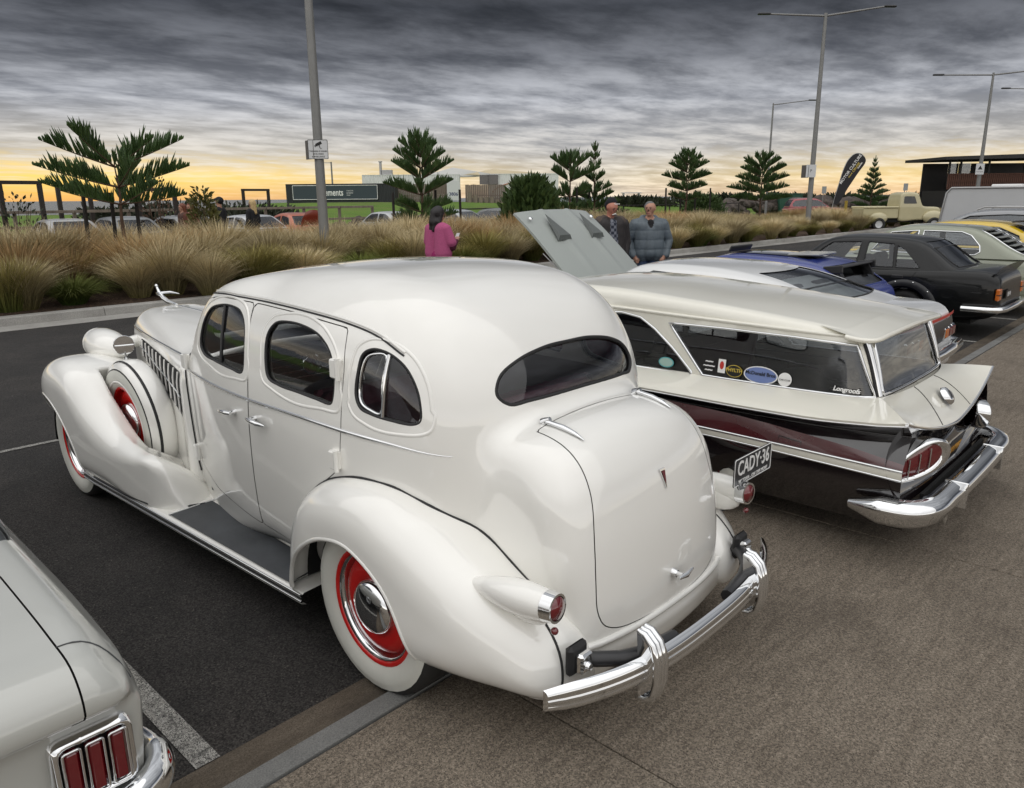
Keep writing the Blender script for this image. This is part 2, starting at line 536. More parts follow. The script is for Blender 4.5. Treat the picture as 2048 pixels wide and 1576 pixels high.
def clip(M, g):
    """keep the part of a (V, N, T) mesh where g > 0; g: function of points or array"""
    V, N, T = M
    if len(T) == 0: return M
    gv = g(V) if callable(g) else g
    gv = np.where(np.abs(gv) < 1e-7, 1e-7, gv)
    k = (gv > 0)[T]; cnt = k.sum(1)
    keep = T[cnt == 3]
    cut = T[(cnt > 0) & (cnt < 3)]
    nv = []; nn = []; cache = {}; new = []
    base = len(V)
    def mid(a, b):
        key = (a, b) if a < b else (b, a)
        if key in cache: return cache[key]
        t = gv[a] / (gv[a] - gv[b])
        nv.append(V[a] + (V[b] - V[a]) * t)
        m = N[a] + (N[b] - N[a]) * t
        nn.append(m / max(np.linalg.norm(m), 1e-9))
        cache[key] = base + len(nv) - 1
        return cache[key]
    for t in cut:
        p = [i for i in range(3) if gv[t[i]] > 0]
        if len(p) == 1:
            a, b, c = t[p[0]], t[(p[0] + 1) % 3], t[(p[0] + 2) % 3]
            new.append((a, mid(a, b), mid(a, c)))
        else:
            q = [i for i in range(3) if gv[t[i]] <= 0][0]
            a, b, c = t[q], t[(q + 1) % 3], t[(q + 2) % 3]
            m1, m2 = mid(a, b), mid(a, c)
            new.append((m1, b, c)); new.append((m1, c, m2))
    V2 = np.vstack([V, np.array(nv)]) if nv else V
    N2 = np.vstack([N, np.array(nn)]) if nn else N
    T2 = np.vstack([keep, np.array(new, int)]) if new else keep
    u, inv = np.unique(T2, return_inverse=True)
    return V2[u], N2[u], inv.reshape(T2.shape)

def offset(M, d): return M[0] + M[1] * d, M[1], M[2]
def flip(M): return M[0], -M[1], M[2][:, ::-1]
def join(*Ms):
    V = np.vstack([m[0] for m in Ms]); N = np.vstack([m[1] for m in Ms]); o = 0; T = []
    for m in Ms: T.append(m[2] + o); o += len(m[0])
    return V, N, np.vstack(T)
def mobj(name, M, m, parent=None):
    return obj(name, mesh(M[0], M[2], True, M[1], name), m, parent)
def cast(f, P0, D, tmax, n=160):
    """first crossing of f along rays (vectorised)"""
    P0 = np.atleast_2d(np.asarray(P0, float)); D = np.broadcast_to(np.asarray(D, float), P0.shape)
    ts = np.linspace(0, tmax, n)
    Q = P0[:, None, :] + D[:, None, :] * ts[None, :, None]
    was = FASTMODE[0]; FASTMODE[0] = True
    S = f(Q[..., 0], Q[..., 1], Q[..., 2])
    FASTMODE[0] = was
    hit = (S[:, :-1] > 0) & (S[:, 1:] <= 0)
    ok = hit.any(1)
    if not ok.any(): return np.zeros((0, 3))
    i = hit[ok].argmax(1); st = ts[1] - ts[0]
    lo_ = ts[i] - st; hi_ = ts[i + 1] + st
    Ph, Dh = P0[ok], D[ok]
    for _ in range(12):
        mm = (lo_ + hi_) / 2; q = Ph + Dh * mm[:, None]; fm = f(q[:, 0], q[:, 1], q[:, 2])
        lo_ = np.where(fm > 0, mm, lo_); hi_ = np.where(fm > 0, hi_, mm)
    return Ph + Dh * ((lo_ + hi_) / 2)[:, None]
def side_curve(f, xz, sgn=1, y0=1.3):
    xz = np.asarray(xz, float)
    P = np.stack([xz[:, 0], np.full(len(xz), sgn * y0), xz[:, 1]], 1)
    return cast(f, P, (0, -sgn, 0), y0)
def rear_curve(f, yz, x0=-3.0, L=3.0):
    yz = np.asarray(yz, float)
    P = np.stack([np.full(len(yz), x0), yz[:, 0], yz[:, 1]], 1)
    return cast(f, P, (1, 0, 0), L, 300)
def curve_tube(f, pts, r, n=6, lift=0.0, closed=False, flat=None):
    pts = np.asarray(pts)
    g = grad(f, pts, 0.004); g /= np.maximum(np.linalg.norm(g, axis=1, keepdims=True), 1e-9)
    b = MB(); b.tube(pts + g * lift, r, n, closed=closed, flat=flat, up=[tuple(q) for q in g])
    return b
def rrect(x0, x1, z0, z1, r, n=6):
    out = []
    for cx, cz, a in ((x1 - r, z1 - r, 0), (x0 + r, z1 - r, PI / 2), (x0 + r, z0 + r, PI), (x1 - r, z0 + r, 1.5 * PI)):
        for k in range(n + 1):
            t = a + PI / 2 * k / n
            out.append((cx + r * math.cos(t), cz + r * math.sin(t)))
    return out
def text_mesh(s, size, depth=0.002, align='CENTER', bold=0.0, shear=0.0, sx=1.0, spacing=1.0):
    cu = bpy.data.curves.new('t', 'FONT'); cu.body = s; cu.size = size; cu.extrude = depth; cu.align_x = align; cu.align_y = 'CENTER'
    cu.offset = bold; cu.shear = shear; cu.space_character = spacing; cu.resolution_u = 3
    o = bpy.data.objects.new('t', cu); COL.objects.link(o)
    dg = bpy.context.evaluated_depsgraph_get()
    me = bpy.data.meshes.new_from_object(o.evaluated_get(dg))
    bpy.data.objects.remove(o); bpy.data.curves.remove(cu)
    if sx != 1.0:
        for v in me.vertices: v.co.x *= sx
    return me
def text(name, s, size, m, parent, loc, rot, **k):
    return obj(name, text_mesh(s, size, **k), m, parent, loc, rot)
# ---------------------------------------------------------------- shared materials
def ground_mat(name, c1, c2, sc1, speck=None, spsc=900.0, spw=0.62, rough=0.85, bump=0.4, bscale=250.0, bdist=0.004, c3=None, sc3=0.6, stretch=None, con=(0.45, 1.35), grain=None):
    m = bpy.data.materials.new(name); m.use_nodes = True
    nt = m.node_tree; nd = nt.nodes; lk = nt.links; b = nd['Principled BSDF']
    tc = nd.new('ShaderNodeTexCoord'); vec = tc.outputs['Object']
    vs = vec
    if stretch:
        mp = nd.new('ShaderNodeMapping'); mp.inputs['Scale'].default_value = stretch; lk.new(vec, mp.inputs[0]); vs = mp.outputs[0]
    def nz(s, d, v=vec):
        n = nd.new('ShaderNodeTexNoise'); n.inputs['Scale'].default_value = s; n.inputs['Detail'].default_value = d; n.inputs['Roughness'].default_value = 0.65
        lk.new(v, n.inputs[0]); return n.outputs['Fac']
    def mr(x, a, c):
        r = nd.new('ShaderNodeMapRange'); r.inputs[1].default_value = a; r.inputs[2].default_value = c; lk.new(x, r.inputs[0]); return r.outputs[0]
    def mx(f, a, c):
        n = nd.new('ShaderNodeMix'); n.data_type = 'RGBA'
        lk.new(f, n.inputs[0])
        for i, v in ((6, a), (7, c)):
            if isinstance(v, tuple): n.inputs[i].default_value = (*v, 1)
            else: lk.new(v, n.inputs[i])
        return n.outputs[2]
    col = mx(mr(nz(sc1, 8, vs), 0.32, 0.68), c1, c2)
    if c3: col = mx(mr(nz(sc3, 6), 0.5, 0.72), col, c3)
    fine = nz(bscale, 5)
    dk = nd.new('ShaderNodeMix'); dk.data_type = 'RGBA'; dk.blend_type = 'MULTIPLY'; dk.inputs[0].default_value = 0.75
    lk.new(col, dk.inputs[6])
    gr = nd.new('ShaderNodeMapRange'); gr.inputs[1].default_value = 0.3; gr.inputs[2].default_value = 0.7; gr.inputs[3].default_value = con[0]; gr.inputs[4].default_value = con[1]
    lk.new(fine, gr.inputs[0]); lk.new(gr.outputs[0], dk.inputs[7]); col = dk.outputs[2]
    if grain:
        v2 = nd.new('ShaderNodeTexVoronoi'); v2.inputs['Scale'].default_value = grain[0]; lk.new(vec, v2.inputs[0])
        s2 = nd.new('ShaderNodeSeparateColor'); lk.new(v2.outputs['Color'], s2.inputs[0])
        g2 = nd.new('ShaderNodeMapRange'); g2.inputs[3].default_value = grain[1]; g2.inputs[4].default_value = grain[2]; lk.new(s2.outputs[1], g2.inputs[0])
        m2 = nd.new('ShaderNodeMix'); m2.data_type = 'RGBA'; m2.blend_type = 'MULTIPLY'; m2.inputs[0].default_value = 1.0
        lk.new(col, m2.inputs[6]); lk.new(g2.outputs[0], m2.inputs[7]); col = m2.outputs[2]
    if speck:
        vo = nd.new('ShaderNodeTexVoronoi'); vo.inputs['Scale'].default_value = spsc; lk.new(vec, vo.inputs[0])
        wn = nd.new('ShaderNodeSeparateColor'); lk.new(vo.outputs['Color'], wn.inputs[0])
        col = mx(mr(wn.outputs[0], spw, spw + 0.02), col, speck)
    lk.new(col, b.inputs['Base Color'])
    b.inputs['Roughness'].default_value = rough
    b.inputs['Specular IOR Level'].default_value = 0.3
    bp = nd.new('ShaderNodeBump'); bp.inputs['Strength'].default_value = bump; bp.inputs['Distance'].default_value = bdist
    lk.new(fine, bp.inputs['Height']); lk.new(bp.outputs[0], b.inputs['Normal'])
    return m

M_ASPHALT = ground_mat('asphalt', (0.020, 0.0188, 0.018), (0.034, 0.031, 0.029), 2.2, (0.20, 0.18, 0.155), 140, 0.990, 0.8, 1.0, 110, 0.008, (0.046, 0.041, 0.037), 0.45, con=(0.2, 1.6), grain=(150, 0.35, 2.1))
M_PAVE = ground_mat('exposed_aggregate', (0.150, 0.124, 0.096), (0.225, 0.190, 0.150), 5, (0.055, 0.045, 0.036), 320, 0.90, 0.85, 0.7, 80, 0.005, (0.088, 0.072, 0.056), 0.7, (1, 7, 1), con=(0.4, 1.45), grain=(190, 0.62, 1.4))
M_KERB = ground_mat('kerb_concrete', (0.16, 0.16, 0.155), (0.21, 0.21, 0.20), 4, None, 200, 0.7, 0.8, 0.25, 180, 0.003, (0.12, 0.115, 0.105), 1.5)
M_FARKERB = ground_mat('pale_concrete', (0.30, 0.29, 0.27), (0.38, 0.37, 0.345), 3, None, 200, 0.7, 0.8, 0.2, 120, 0.003, (0.24, 0.23, 0.21), 1.2)
M_GUTTER = ground_mat('stained_gutter_concrete', (0.085, 0.068, 0.050), (0.14, 0.115, 0.088), 5, (0.05, 0.04, 0.031), 420, 0.88, 0.85, 0.4, 160, 0.004, (0.06, 0.05, 0.04), 2.5, (1, 4, 1))
M_MULCH = ground_mat('bark_mulch', (0.040, 0.024, 0.016), (0.085, 0.055, 0.036), 14, (0.14, 0.09, 0.06), 40, 0.85, 0.95, 1.0, 45, 0.03)
M_LAWN = ground_mat('mown_lawn', (0.085, 0.165, 0.022), (0.15, 0.24, 0.036), 0.6, None, 1, 0.9, 0.95, 0.6, 30, 0.03, (0.12, 0.13, 0.045), 0.15)
M_DIRT = ground_mat('rough_ground', (0.060, 0.065, 0.030), (0.11, 0.10, 0.055), 0.8, None, 1, 0.9, 0.95, 0.6, 12, 0.05, (0.10, 0.085, 0.06), 0.2)
M_LINE = ground_mat('worn_road_paint', (0.30, 0.29, 0.265), (0.42, 0.41, 0.38), 9, (0.040, 0.038, 0.037), 360, 0.66, 0.75, 0.6, 120, 0.004, (0.06, 0.058, 0.055), 26)
M_SEA = mat('sea_water', (0.10, 0.12, 0.14), 0.25, bump=0.6, bscale=0.5, bdist=0.3, stretch=(1, 1, 1))
M_CHROME = mat('chrome', (0.82, 0.83, 0.84), 0.06, 1.0, rvar=0.03, vscale=14)
M_STEEL = mat('dull_steel', (0.42, 0.42, 0.42), 0.4, 0.8)
M_BLACK = mat('black_rubber', (0.012, 0.012, 0.013), 0.6)
M_BLKPL = mat('black_plastic', (0.02, 0.02, 0.022), 0.35)
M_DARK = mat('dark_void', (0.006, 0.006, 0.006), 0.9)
M_TYRE = mat('tyre_rubber', (0.018, 0.018, 0.018), 0.7, bump=0.3, bscale=120, bdist=0.003)
M_WW = mat('whitewall', (0.60, 0.60, 0.55), 0.5, var=0.05, vscale=9)
M_RED = mat('red_enamel', (0.55, 0.012, 0.010), 0.2, coat=0.5)
M_CREAM = mat('cream_white_paint', (0.84, 0.83, 0.79), 0.3, coat=1.0, coat_rough=0.025, var=0.012, vscale=1.6)
M_REDLENS = mat('red_lens', (0.13, 0.004, 0.008), 0.12, coat=0.8)
M_ORLENS = mat('amber_lens', (0.55, 0.14, 0.02), 0.2, coat=0.5)
M_GLASS = glass_mat('car_glass', (0.92, 0.94, 0.94), ior=1.6, base=0.02)
M_GLASSD = glass_mat('car_glass_dark', (0.42, 0.44, 0.45), ior=1.7, base=0.03)
M_MAROON = mat('maroon_leather', (0.13, 0.028, 0.045), 0.45, var=0.2, vscale=10, bump=0.2, bscale=60)
M_CLOTHG = mat('grey_trim_cloth', (0.60, 0.59, 0.56), 0.9, var=0.1, vscale=5)
M_BLKTRIM = mat('dark_interior_trim', (0.06, 0.06, 0.064), 0.7)
M_POLE = mat('galvanised_pole', (0.22, 0.22, 0.215), 0.5, 0.35, var=0.08, vscale=3)
M_TIMBER = mat('weathered_timber', (0.20, 0.165, 0.13), 0.85, var=0.25, vscale=6, stretch=(1, 1, 0.15), bump=0.4, bscale=20)
M_DKTIMB = mat('dark_timber', (0.030, 0.024, 0.020), 0.85, var=0.25, vscale=7, stretch=(1, 1, 0.15))
M_WHITE = mat('white_paint', (0.75, 0.75, 0.74), 0.5, var=0.04, vscale=4)
M_LETTERW = mat('white_lettering', (0.80, 0.80, 0.79), 0.5)
M_LETTERK = mat('black_lettering', (0.01, 0.01, 0.01), 0.5)

# ---------------------------------------------------------------- ground, road, kerbs
def sheet(name, x0, x1, y0, y1, z, m, kind='structure', nx=1):
    b = MB()
    for i in range(nx):
        a, c = x0 + (x1 - x0) * i / nx, x0 + (x1 - x0) * (i + 1) / nx
        b.add([(a, y0, z), (c, y0, z), (c, y1, z), (a, y1, z)], [[0, 1, 2, 3]])
    o = b.build(name, m); o['kind'] = kind
    return o
sheet('ground', -1500, 6000, -300, 63, -0.06, M_DIRT)
sheet('sea', -9000, 16000, 60, 16000, -2.2, M_SEA)
sheet('road', -60, 200, 2.36, 13.72, 0.0, M_ASPHALT)
sheet('far_car_park', -60, 200, 22.2, 29.5, -0.02, M_ASPHALT)
sheet('lawn', -30, 260, 33, 58, -0.03, M_LAWN)

pave = sheet('pavement', -40, 120, -30, 2.09, -0.03, M_GUTTER)
sl = MB(); sl.box((0, 0, 0), (2.443, 6.05, 0.10), bev=0.004)
sl_me = sl.me('paving_slab'); sl_me.materials.append(M_PAVE)
for k in range(-5, 22):
    for r in range(3):
        o = obj('paving_slab', sl_me, None, pave, (1.93 + 2.45 * k + 1.225, 2.087 - 3.03 - 6.057 * r, -0.01 + rng.uniform(-0.0015, 0.0015)))
kerb = sheet('kerb', -40, 120, 2.085, 2.21, -0.035, M_GUTTER)
ks = MB(); ks.prism([(-0.055, -0.05), (0.06, -0.05), (0.06, 0.012), (0.045, 0.036), (-0.055, 0.043)], -1.221, 1.221, 'X')
ks_me = ks.me('kerb_segment'); ks_me.materials.append(M_KERB)
for k in range(-8, 36):
    obj('kerb_segment', ks_me, None, kerb, (1.55 + 2.45 * k, 2.147, 0))
g = MB(); g.prism([(2.205, -0.06), (2.375, -0.06), (2.375, 0.004), (2.30, -0.004), (2.205, 0.003)], -40, 120, 'X')
struct(g.build('gutter', M_GUTTER))
# far kerb, gutter and planting bed
g = MB(); g.prism([(13.70, -0.06), (14.21, -0.06), (14.21, 0.012), (13.70, 0.005)], -60, 200, 'X')
struct(g.build('far_gutter', M_FARKERB))
fk = sheet('far_kerb', -60, 70, 14.2, 14.42, -0.03, M_FARKERB)
ks = MB(); ks.prism([(14.205, -0.05), (14.43, -0.05), (14.43, 0.15), (14.26, 0.147), (14.235, 0.13)], -1.245, 1.245, 'X')
ks_me = ks.me('far_kerb_segment'); ks_me.materials.append(M_FARKERB)
for k in range(-10, 27):
    obj('far_kerb_segment', ks_me, None, fk, (3.55 + 2.5 * k, 0, rng.uniform(-0.002, 0.002)))
def bed_fn(a, b_):
    x = -40 + 108 * a; y = 14.43 + 7.6 * b_
    return (x, y, 0.11 + 0.10 * math.sin(PI * b_) + 0.02 * math.sin(x * 2.1 + y * 3) * (0.2 + math.sin(PI * b_)))
g = MB(); g.grid(bed_fn, 216, 16); struct(g.build('planting_bed', M_MULCH))
# bay markings
ln = sheet('bay_marking', 0.89, 0.98, 2.38, 7.0, 0.004, M_LINE)
for x in (3.75, 6.45, 9.15, 11.75, 14.3):
    sheet('bay_marking', x - 0.05, x + 0.05, 2.38, 7.0, 0.004, M_LINE)
sheet('bay_end_marking', 0.75, 2.4, 6.95, 7.01, 0.005, M_LINE)
# ---------------------------------------------------------------- generic wheel
def wheel_parts(name, parent, c, sgn, R=0.37, w=0.17, rim=0.225, ww=None, face=M_RED, cap=M_CHROME, capr=0.115, ring=True, dish=0.03, label=None):
    """wheel in the x-z plane, its face towards sgn*y"""
    e = bpy.data.objects.new(name, None); COL.objects.link(e); e.parent = parent; e.location = c
    ax = 'Y'
    def L(prof, nm, m, n=40, par=e):
        b = MB(); b.lathe([(r, h * sgn) for r, h in prof], (0, 0, 0), ax, n)
        return b.build(nm, m, par)
    h = w / 2
    prof = [(rim, -h * 0.8), (rim + 0.03, -h), (R - 0.045, -h * 1.02), (R - 0.012, -h * 0.85), (R, -h * 0.55), (R, h * 0.55), (R - 0.012, h * 0.85)]
    if ww:
        prof2 = prof + [(R - 0.03, h * 0.97)]
        L(prof2, 'tyre', M_TYRE)
        L([(R - 0.028, h * 0.975), (R - 0.05, h * 1.05), ((R + rim) / 2, h * 1.09), (rim + 0.03, h * 1.0), (rim + 0.005, h * 0.86), (rim - 0.01, h * 0.7)], 'whitewall', M_WW)
    else:
        L(prof + [(R - 0.045, h * 1.02), (rim + 0.03, h), (rim, h * 0.8), (rim - 0.01, h * 0.6)], 'tyre', M_TYRE)
    d = h * 0.7
    L([(rim + 0.004, d + 0.012), (rim - 0.006, d + 0.018), (rim - 0.018, d + 0.006), (rim - 0.02, d - dish)], 'rim', face)
    if ring: L([(rim - 0.018, d + 0.008), (rim - 0.021, d + 0.010), (rim - 0.028, d - 0.004), (rim - 0.034, d - dish * 0.7), (rim - 0.036, d - dish)], 'trim_ring', M_CHROME)
    rc = rim - 0.032 if ring else rim - 0.015
    L([(rc, d - dish), (rc - 0.02, d - dish * 0.3), (rc * 0.72, d), (capr + 0.008, d - 0.004), (capr - 0.01, d - 0.01), (0.001, d - 0.01)], 'wheel_disc', face)
    if cap is not None: L([(capr, d - 0.008), (capr * 0.98, d + 0.012), (capr * 0.85, d + 0.028), (capr * 0.55, d + 0.042), (capr * 0.25, d + 0.048), (0.0005, d + 0.049)], 'hubcap', cap)
    return e

# ---------------------------------------------------------------- white 1930s sedan
CAD = thing('vintage_sedan', 'cream white 1930s sedan with red wheels and whitewall tyres, nearest the camera', 'car', (2.43, 2.285, 0), PI / 2)

cad_side = Poly([(2.02, 0.30), (2.04, 0.7), (2.03, 1.05), (1.97, 1.135), (1.86, 1.19), (1.74, 1.36), (1.61, 1.50), (1.45, 1.575), (1.0, 1.645), (0.6, 1.668), (0.25, 1.66), (0.0, 1.615), (-0.18, 1.525), (-0.31, 1.40),
                 (-0.40, 1.25), (-0.44, 1.08), (-0.46, 0.9), (-0.48, 0.7), (-0.52, 0.5), (-0.55, 0.36), (-0.45, 0.27), (0.3, 0.26), (1.2, 0.26)])
cad_plan = Poly([(2.3, 0.0), (2.25, 0.55), (1.95, 0.625), (1.65, 0.685), (1.3, 0.728), (0.9, 0.752), (0.5, 0.765), (0.2, 0.758), (0.0, 0.735), (-0.19, 0.675), (-0.335, 0.575), (-0.465, 0.42), (-0.54, 0.22), (-0.56, 0.0),
                 (-0.54, -0.22), (-0.3, -0.3), (1.0, -0.3)], 10)
def cad_hw(z):   # how far the side leans in at height z
    return np.interp(z, [0.26, 0.45, 0.7, 0.95, 1.05, 1.2, 1.35, 1.5, 1.7], [0.06, 0.022, 0.008, 0.0, 0.003, 0.02, 0.045, 0.085, 0.14])
def cad_hw_s(z):
    return (cad_hw(z - 0.03) + cad_hw(z) + cad_hw(z + 0.03) + cad_hw(z - 0.06) + cad_hw(z + 0.06)) / 5
trunk_side = Poly([(-0.2, 1.10), (-0.44, 1.150), (-0.56, 1.140), (-0.675, 1.085), (-0.775, 0.965), (-0.83, 0.80), (-0.86, 0.62), (-0.868, 0.45), (-0.85, 0.36), (-0.6, 0.345), (-0.2, 0.345)])
trunk_front = Poly([(0, 0.3), (0.515, 0.3), (0.53, 0.5), (0.535, 0.78), (0.522, 0.95), (0.465, 1.07), (0.34, 1.135), (0.15, 1.168), (0.0, 1.175), (-0.15, 1.168), (-0.3, 1.1), (-0.3, 0.3)])
def cad_trunk(x, y, z):
    ay = np.abs(y)
    s = trunk_side(x - 0.20 * ay ** 2 - 0.25 * ay ** 4, z + 0.10 * ay ** 2)
    w = trunk_front(ay, z)
    return smax(s, w, 0.12)
def cad_lip(x, y, z):   # rolled panel under the trunk
    ay = np.abs(y)
    q = np.sqrt(x * x * 0 + ((x + 0.50 - 0.28 * ay ** 2) / 0.385) ** 2 + 0)  # depth
    a = -(x - 0.20 * ay ** 2) - 0.855 - 0.02 * np.cos((z - 0.32) * 14)
    b = smax(z - 0.375, 0.21 - z, 0.05)
    return smax(smax(a, b, 0.06), smax(ay - 0.70, x + 0.2, 0.05), 0.08)
def cad_main(x, y, z):
    ay = np.abs(y)
    s = cad_side(x, z + 0.115 * ay ** 2)
    p = cad_plan(x - 0.28 * (1.05 - np.minimum(z, 1.05)) * 0 + np.maximum(0, 0) , ay + cad_hw_s(z))
    return smax(s, p, 0.26 - 0.19 * sstep(0.9, 1.5, x))
def cad_f(x, y, z):
    b = smin(cad_main(x, y, z), cad_trunk(x, y, z), 0.07)
    return smin(b, cad_lip(x, y, z), 0.035)

# window outlines on the side (x, z)
W1 = Poly([(1.622, 1.21), (1.605, 1.31), (1.52, 1.405), (1.39, 1.442), (1.24, 1.45), (1.14, 1.432), (1.078, 1.377), (1.06, 1.26), (1.062, 1.17), (1.085, 1.150), (1.2, 1.152), (1.4, 1.160), (1.56, 1.172)])
W2 = Poly([(0.850, 1.24), (0.850, 1.36), (0.80, 1.415), (0.69, 1.433), (0.545, 1.428), (0.42, 1.402), (0.335, 1.348), (0.296, 1.27), (0.292, 1.17), (0.306, 1.142), (0.418, 1.143), (0.55, 1.148), (0.72, 1.152), (0.82, 1.172)])
W3 = Poly([(0.155, 1.20), (0.152, 1.30), (0.135, 1.365), (0.090, 1.388), (0.03, 1.386), (-0.03, 1.366), (-0.088, 1.327), (-0.138, 1.26), (-0.164, 1.178), (-0.162, 1.140), (-0.135, 1.126), (-0.037, 1.129), (0.06, 1.139), (0.125, 1.155)])
WR = Poly([(-0.44, 1.228), (-0.410, 1.292), (-0.31, 1.342), (-0.15, 1.372), (0, 1.376), (0.15, 1.372), (0.31, 1.342), (0.410, 1.292), (0.44, 1.228), (0.40, 1.188), (0.30, 1.188), (0, 1.193), (-0.30, 1.188), (-0.40, 1.188)])
WF = Poly(rrect(-0.53, 0.53, 1.20, 1.49, 0.08), corners=True)
D1 = Poly([(1.84, 0.50), (1.85, 0.8), (1.845, 1.07), (1.80, 1.22), (1.70, 1.36), (1.57, 1.455), (1.40, 1.482), (1.045, 1.480), (1.012, 1.30), (1.012, 1.03), (1.035, 0.78), (1.045, 0.62), (1.045, 0.46), (1.05, 0.375), (1.25, 0.385), (1.6, 0.41)], 1)
D2 = Poly([(1.041, 1.480), (0.62, 1.473), (0.25, 1.450), (0.232, 1.29), (0.237, 1.046), (0.253, 0.90), (0.30, 0.845), (0.40, 0.775), (0.49, 0.67), (0.54, 0.54), (0.57, 0.37), (0.8, 0.37), (1.046, 0.375), (1.041, 0.46), (1.041, 0.62), (1.031, 0.78), (1.008, 1.03), (1.008, 1.30)], 1)
TL = Poly([(0.0, 1.35), (0.2, 1.34), (0.33, 1.25), (0.372, 1.1), (0.385, 0.98), (0.395, 0.9), (0.42, 0.75), (0.432, 0.6), (0.43, 0.5), (0.4, 0.44), (0.33, 0.405), (0.15, 0.388), (0.0, 0.385), (-0.15, 0.388), (-0.33, 0.405), (-0.4, 0.44), (-0.43, 0.5), (-0.432, 0.6), (-0.42, 0.75), (-0.395, 0.9), (-0.385, 0.98), (-0.372, 1.1), (-0.33, 1.25), (-0.2, 1.34)], 6)

def gside(poly, sg):
    return lambda V: np.maximum(poly(V[:, 0], V[:, 2]), 0.35 - sg * V[:, 1])
def grear(poly):
    return lambda V: np.maximum(poly(V[:, 1], V[:, 2]), V[:, 0] + 0.12)
def gfront(poly):
    return lambda V: np.maximum(poly(V[:, 1], V[:, 2]), 1.2 - V[:, 0])
def gtrunk(V):
    return np.maximum(TL(V[:, 1], V[:, 2]), V[:, 0] + 0.475)

def build_cad():
    full = surf(cad_f, (-1.05, -0.95, 0.15), (1.95, 0.95, 1.75), 0.025)
    body = full
    gl = {}
    lin = offset(full, -0.035)
    for nm, fn in [('l1', gside(W1, 1)), ('l2', gside(W2, 1)), ('l3', gside(W3, 1)), ('r1', gside(W1, -1)), ('r2', gside(W2, -1)), ('r3', gside(W3, -1)), ('rear', grear(WR)), ('front', gfront(WF))]:
        gl[nm] = clip(full, lambda V, fn=fn: -fn(V) + 0.004)
        body = clip(body, fn)
        lin = clip(lin, lambda V, fn=fn: fn(V) - 0.004)
    gap = 0.0022
    doors = []
    for sg in (1, -1):
        for D in (D1, D2):
            fn = gside(D, sg)
            doors.append(clip(body, lambda V, fn=fn: -fn(V) - gap))
            body = clip(body, lambda V, fn=fn: fn(V) - gap)
    lid = clip(body, lambda V: -gtrunk(V) - gap)
    body = clip(body, lambda V: gtrunk(V) - gap)
    mobj('body', body, M_CREAM, CAD)
    for d in doors: mobj('door', d, M_CREAM, CAD)
    lid_o = mobj('trunk_lid', lid, M_CREAM, CAD)
    # lining: grey above, dark below the belt
    up = clip(lin, lambda V: V[:, 2] - 1.1); lo = clip(lin, lambda V: 1.1 - V[:, 2])
    mobj('headlining', flip(up), M_CLOTHG, CAD); mobj('door_trim', flip(lo), mat('taupe_door_trim', (0.22, 0.20, 0.19), 0.8), CAD)
    for nm, g in gl.items():
        mobj('window', offset(g, -0.012), M_GLASS, CAD)
    # rubber and chrome round the openings, pressed surround on the doors
    for sg in (1, -1):
        for k, Wp in enumerate((W1, W2, W3)):
            c = side_curve(cad_f, Wp.p, sg)
            curve_tube(cad_f, c, 0.008, 6, -0.006, True).build('window_rubber', M_BLACK, CAD)
            cen = Wp.p.mean(0); o = Wp.p + (Wp.p - cen) / np.linalg.norm(Wp.p - cen, axis=1)[:, None] * 0.014
            if sg > 0:
                o2 = Wp.p + (Wp.p - cen) / np.linalg.norm(Wp.p - cen, axis=1)[:, None] * np.where(Wp.p[:, 1] < cen[1] - 0.06, 0.052, 0.040)[:, None]
                curve_tube(cad_f, side_curve(cad_f, o2, sg), 0.010, 8, -0.0065, True).build('window_surround', M_CREAM, CAD)
    c = rear_curve(cad_f, WR.p)
    curve_tube(cad_f, c, 0.009, 6, -0.006, True).build('window_rubber', M_BLACK, CAD)
    # vent window bars, quarter window chrome frame
    for x0, x1 in ((1.335, 1.255),):
        p = side_curve(cad_f, [(x0, z) for z in np.linspace(1.158, 1.452, 6)])
        curve_tube(cad_f, p, 0.009, 6, -0.008).build('vent_bar', M_BLKPL, CAD)
    p = side_curve(cad_f, [(0.005, z) for z in np.linspace(1.136, 1.376, 6)])
    curve_tube(cad_f, p, 0.009, 6, -0.006).build('vent_bar', M_CHROME, CAD)
    fr = [(0.138, 1.20), (0.135, 1.30), (0.115, 1.355), (0.075, 1.372), (0.018, 1.370), (0.018, 1.26), (0.018, 1.148), (0.07, 1.152), (0.12, 1.17)]
    p = side_curve(cad_f, spline(fr, 4, True)); curve_tube(cad_f, p, 0.006, 6, -0.009, True).build('vent_frame', M_CHROME, CAD)
    # belt moulding and drip rail
    for sg in (1, -1):
        xz = spline([(1.94, 1.040), (1.66, 1.036), (1.4, 1.034), (1.0, 1.036), (0.55, 1.047), (0.24, 1.045), (-0.04, 1.038), (-0.27, 1.012)], 6)
        P = side_curve(cad_f, xz, sg); r = np.interp(np.linspace(0, 1, len(P)), [0, 0.06, 0.8, 1], [0.008, 0.010, 0.008, 0.002])
        g = grad(cad_f, P, 0.004); b = MB(); b.tube(P, list(r), 8); b.build('belt_moulding', M_CHROME, CAD)
        xz = spline([(1.865, 1.10), (1.82, 1.23), (1.72, 1.37), (1.59, 1.468), (1.42, 1.494), (1.2, 1.495), (1.05, 1.493), (0.62, 1.486), (0.25, 1.464), (0.065, 1.430), (-0.06, 1.375)], 6)
        P = side_curve(cad_f, xz, sg)
        curve_tube(cad_f, P, 0.0045, 6, 0.0).build('drip_rail', M_BLACK, CAD)
        curve_tube(cad_f, side_curve(cad_f, xz + [0, 0.012], sg), 0.008, 6, -0.003).build('drip_moulding', M_CREAM, CAD)
    return lid_o
cad_lid = build_cad()
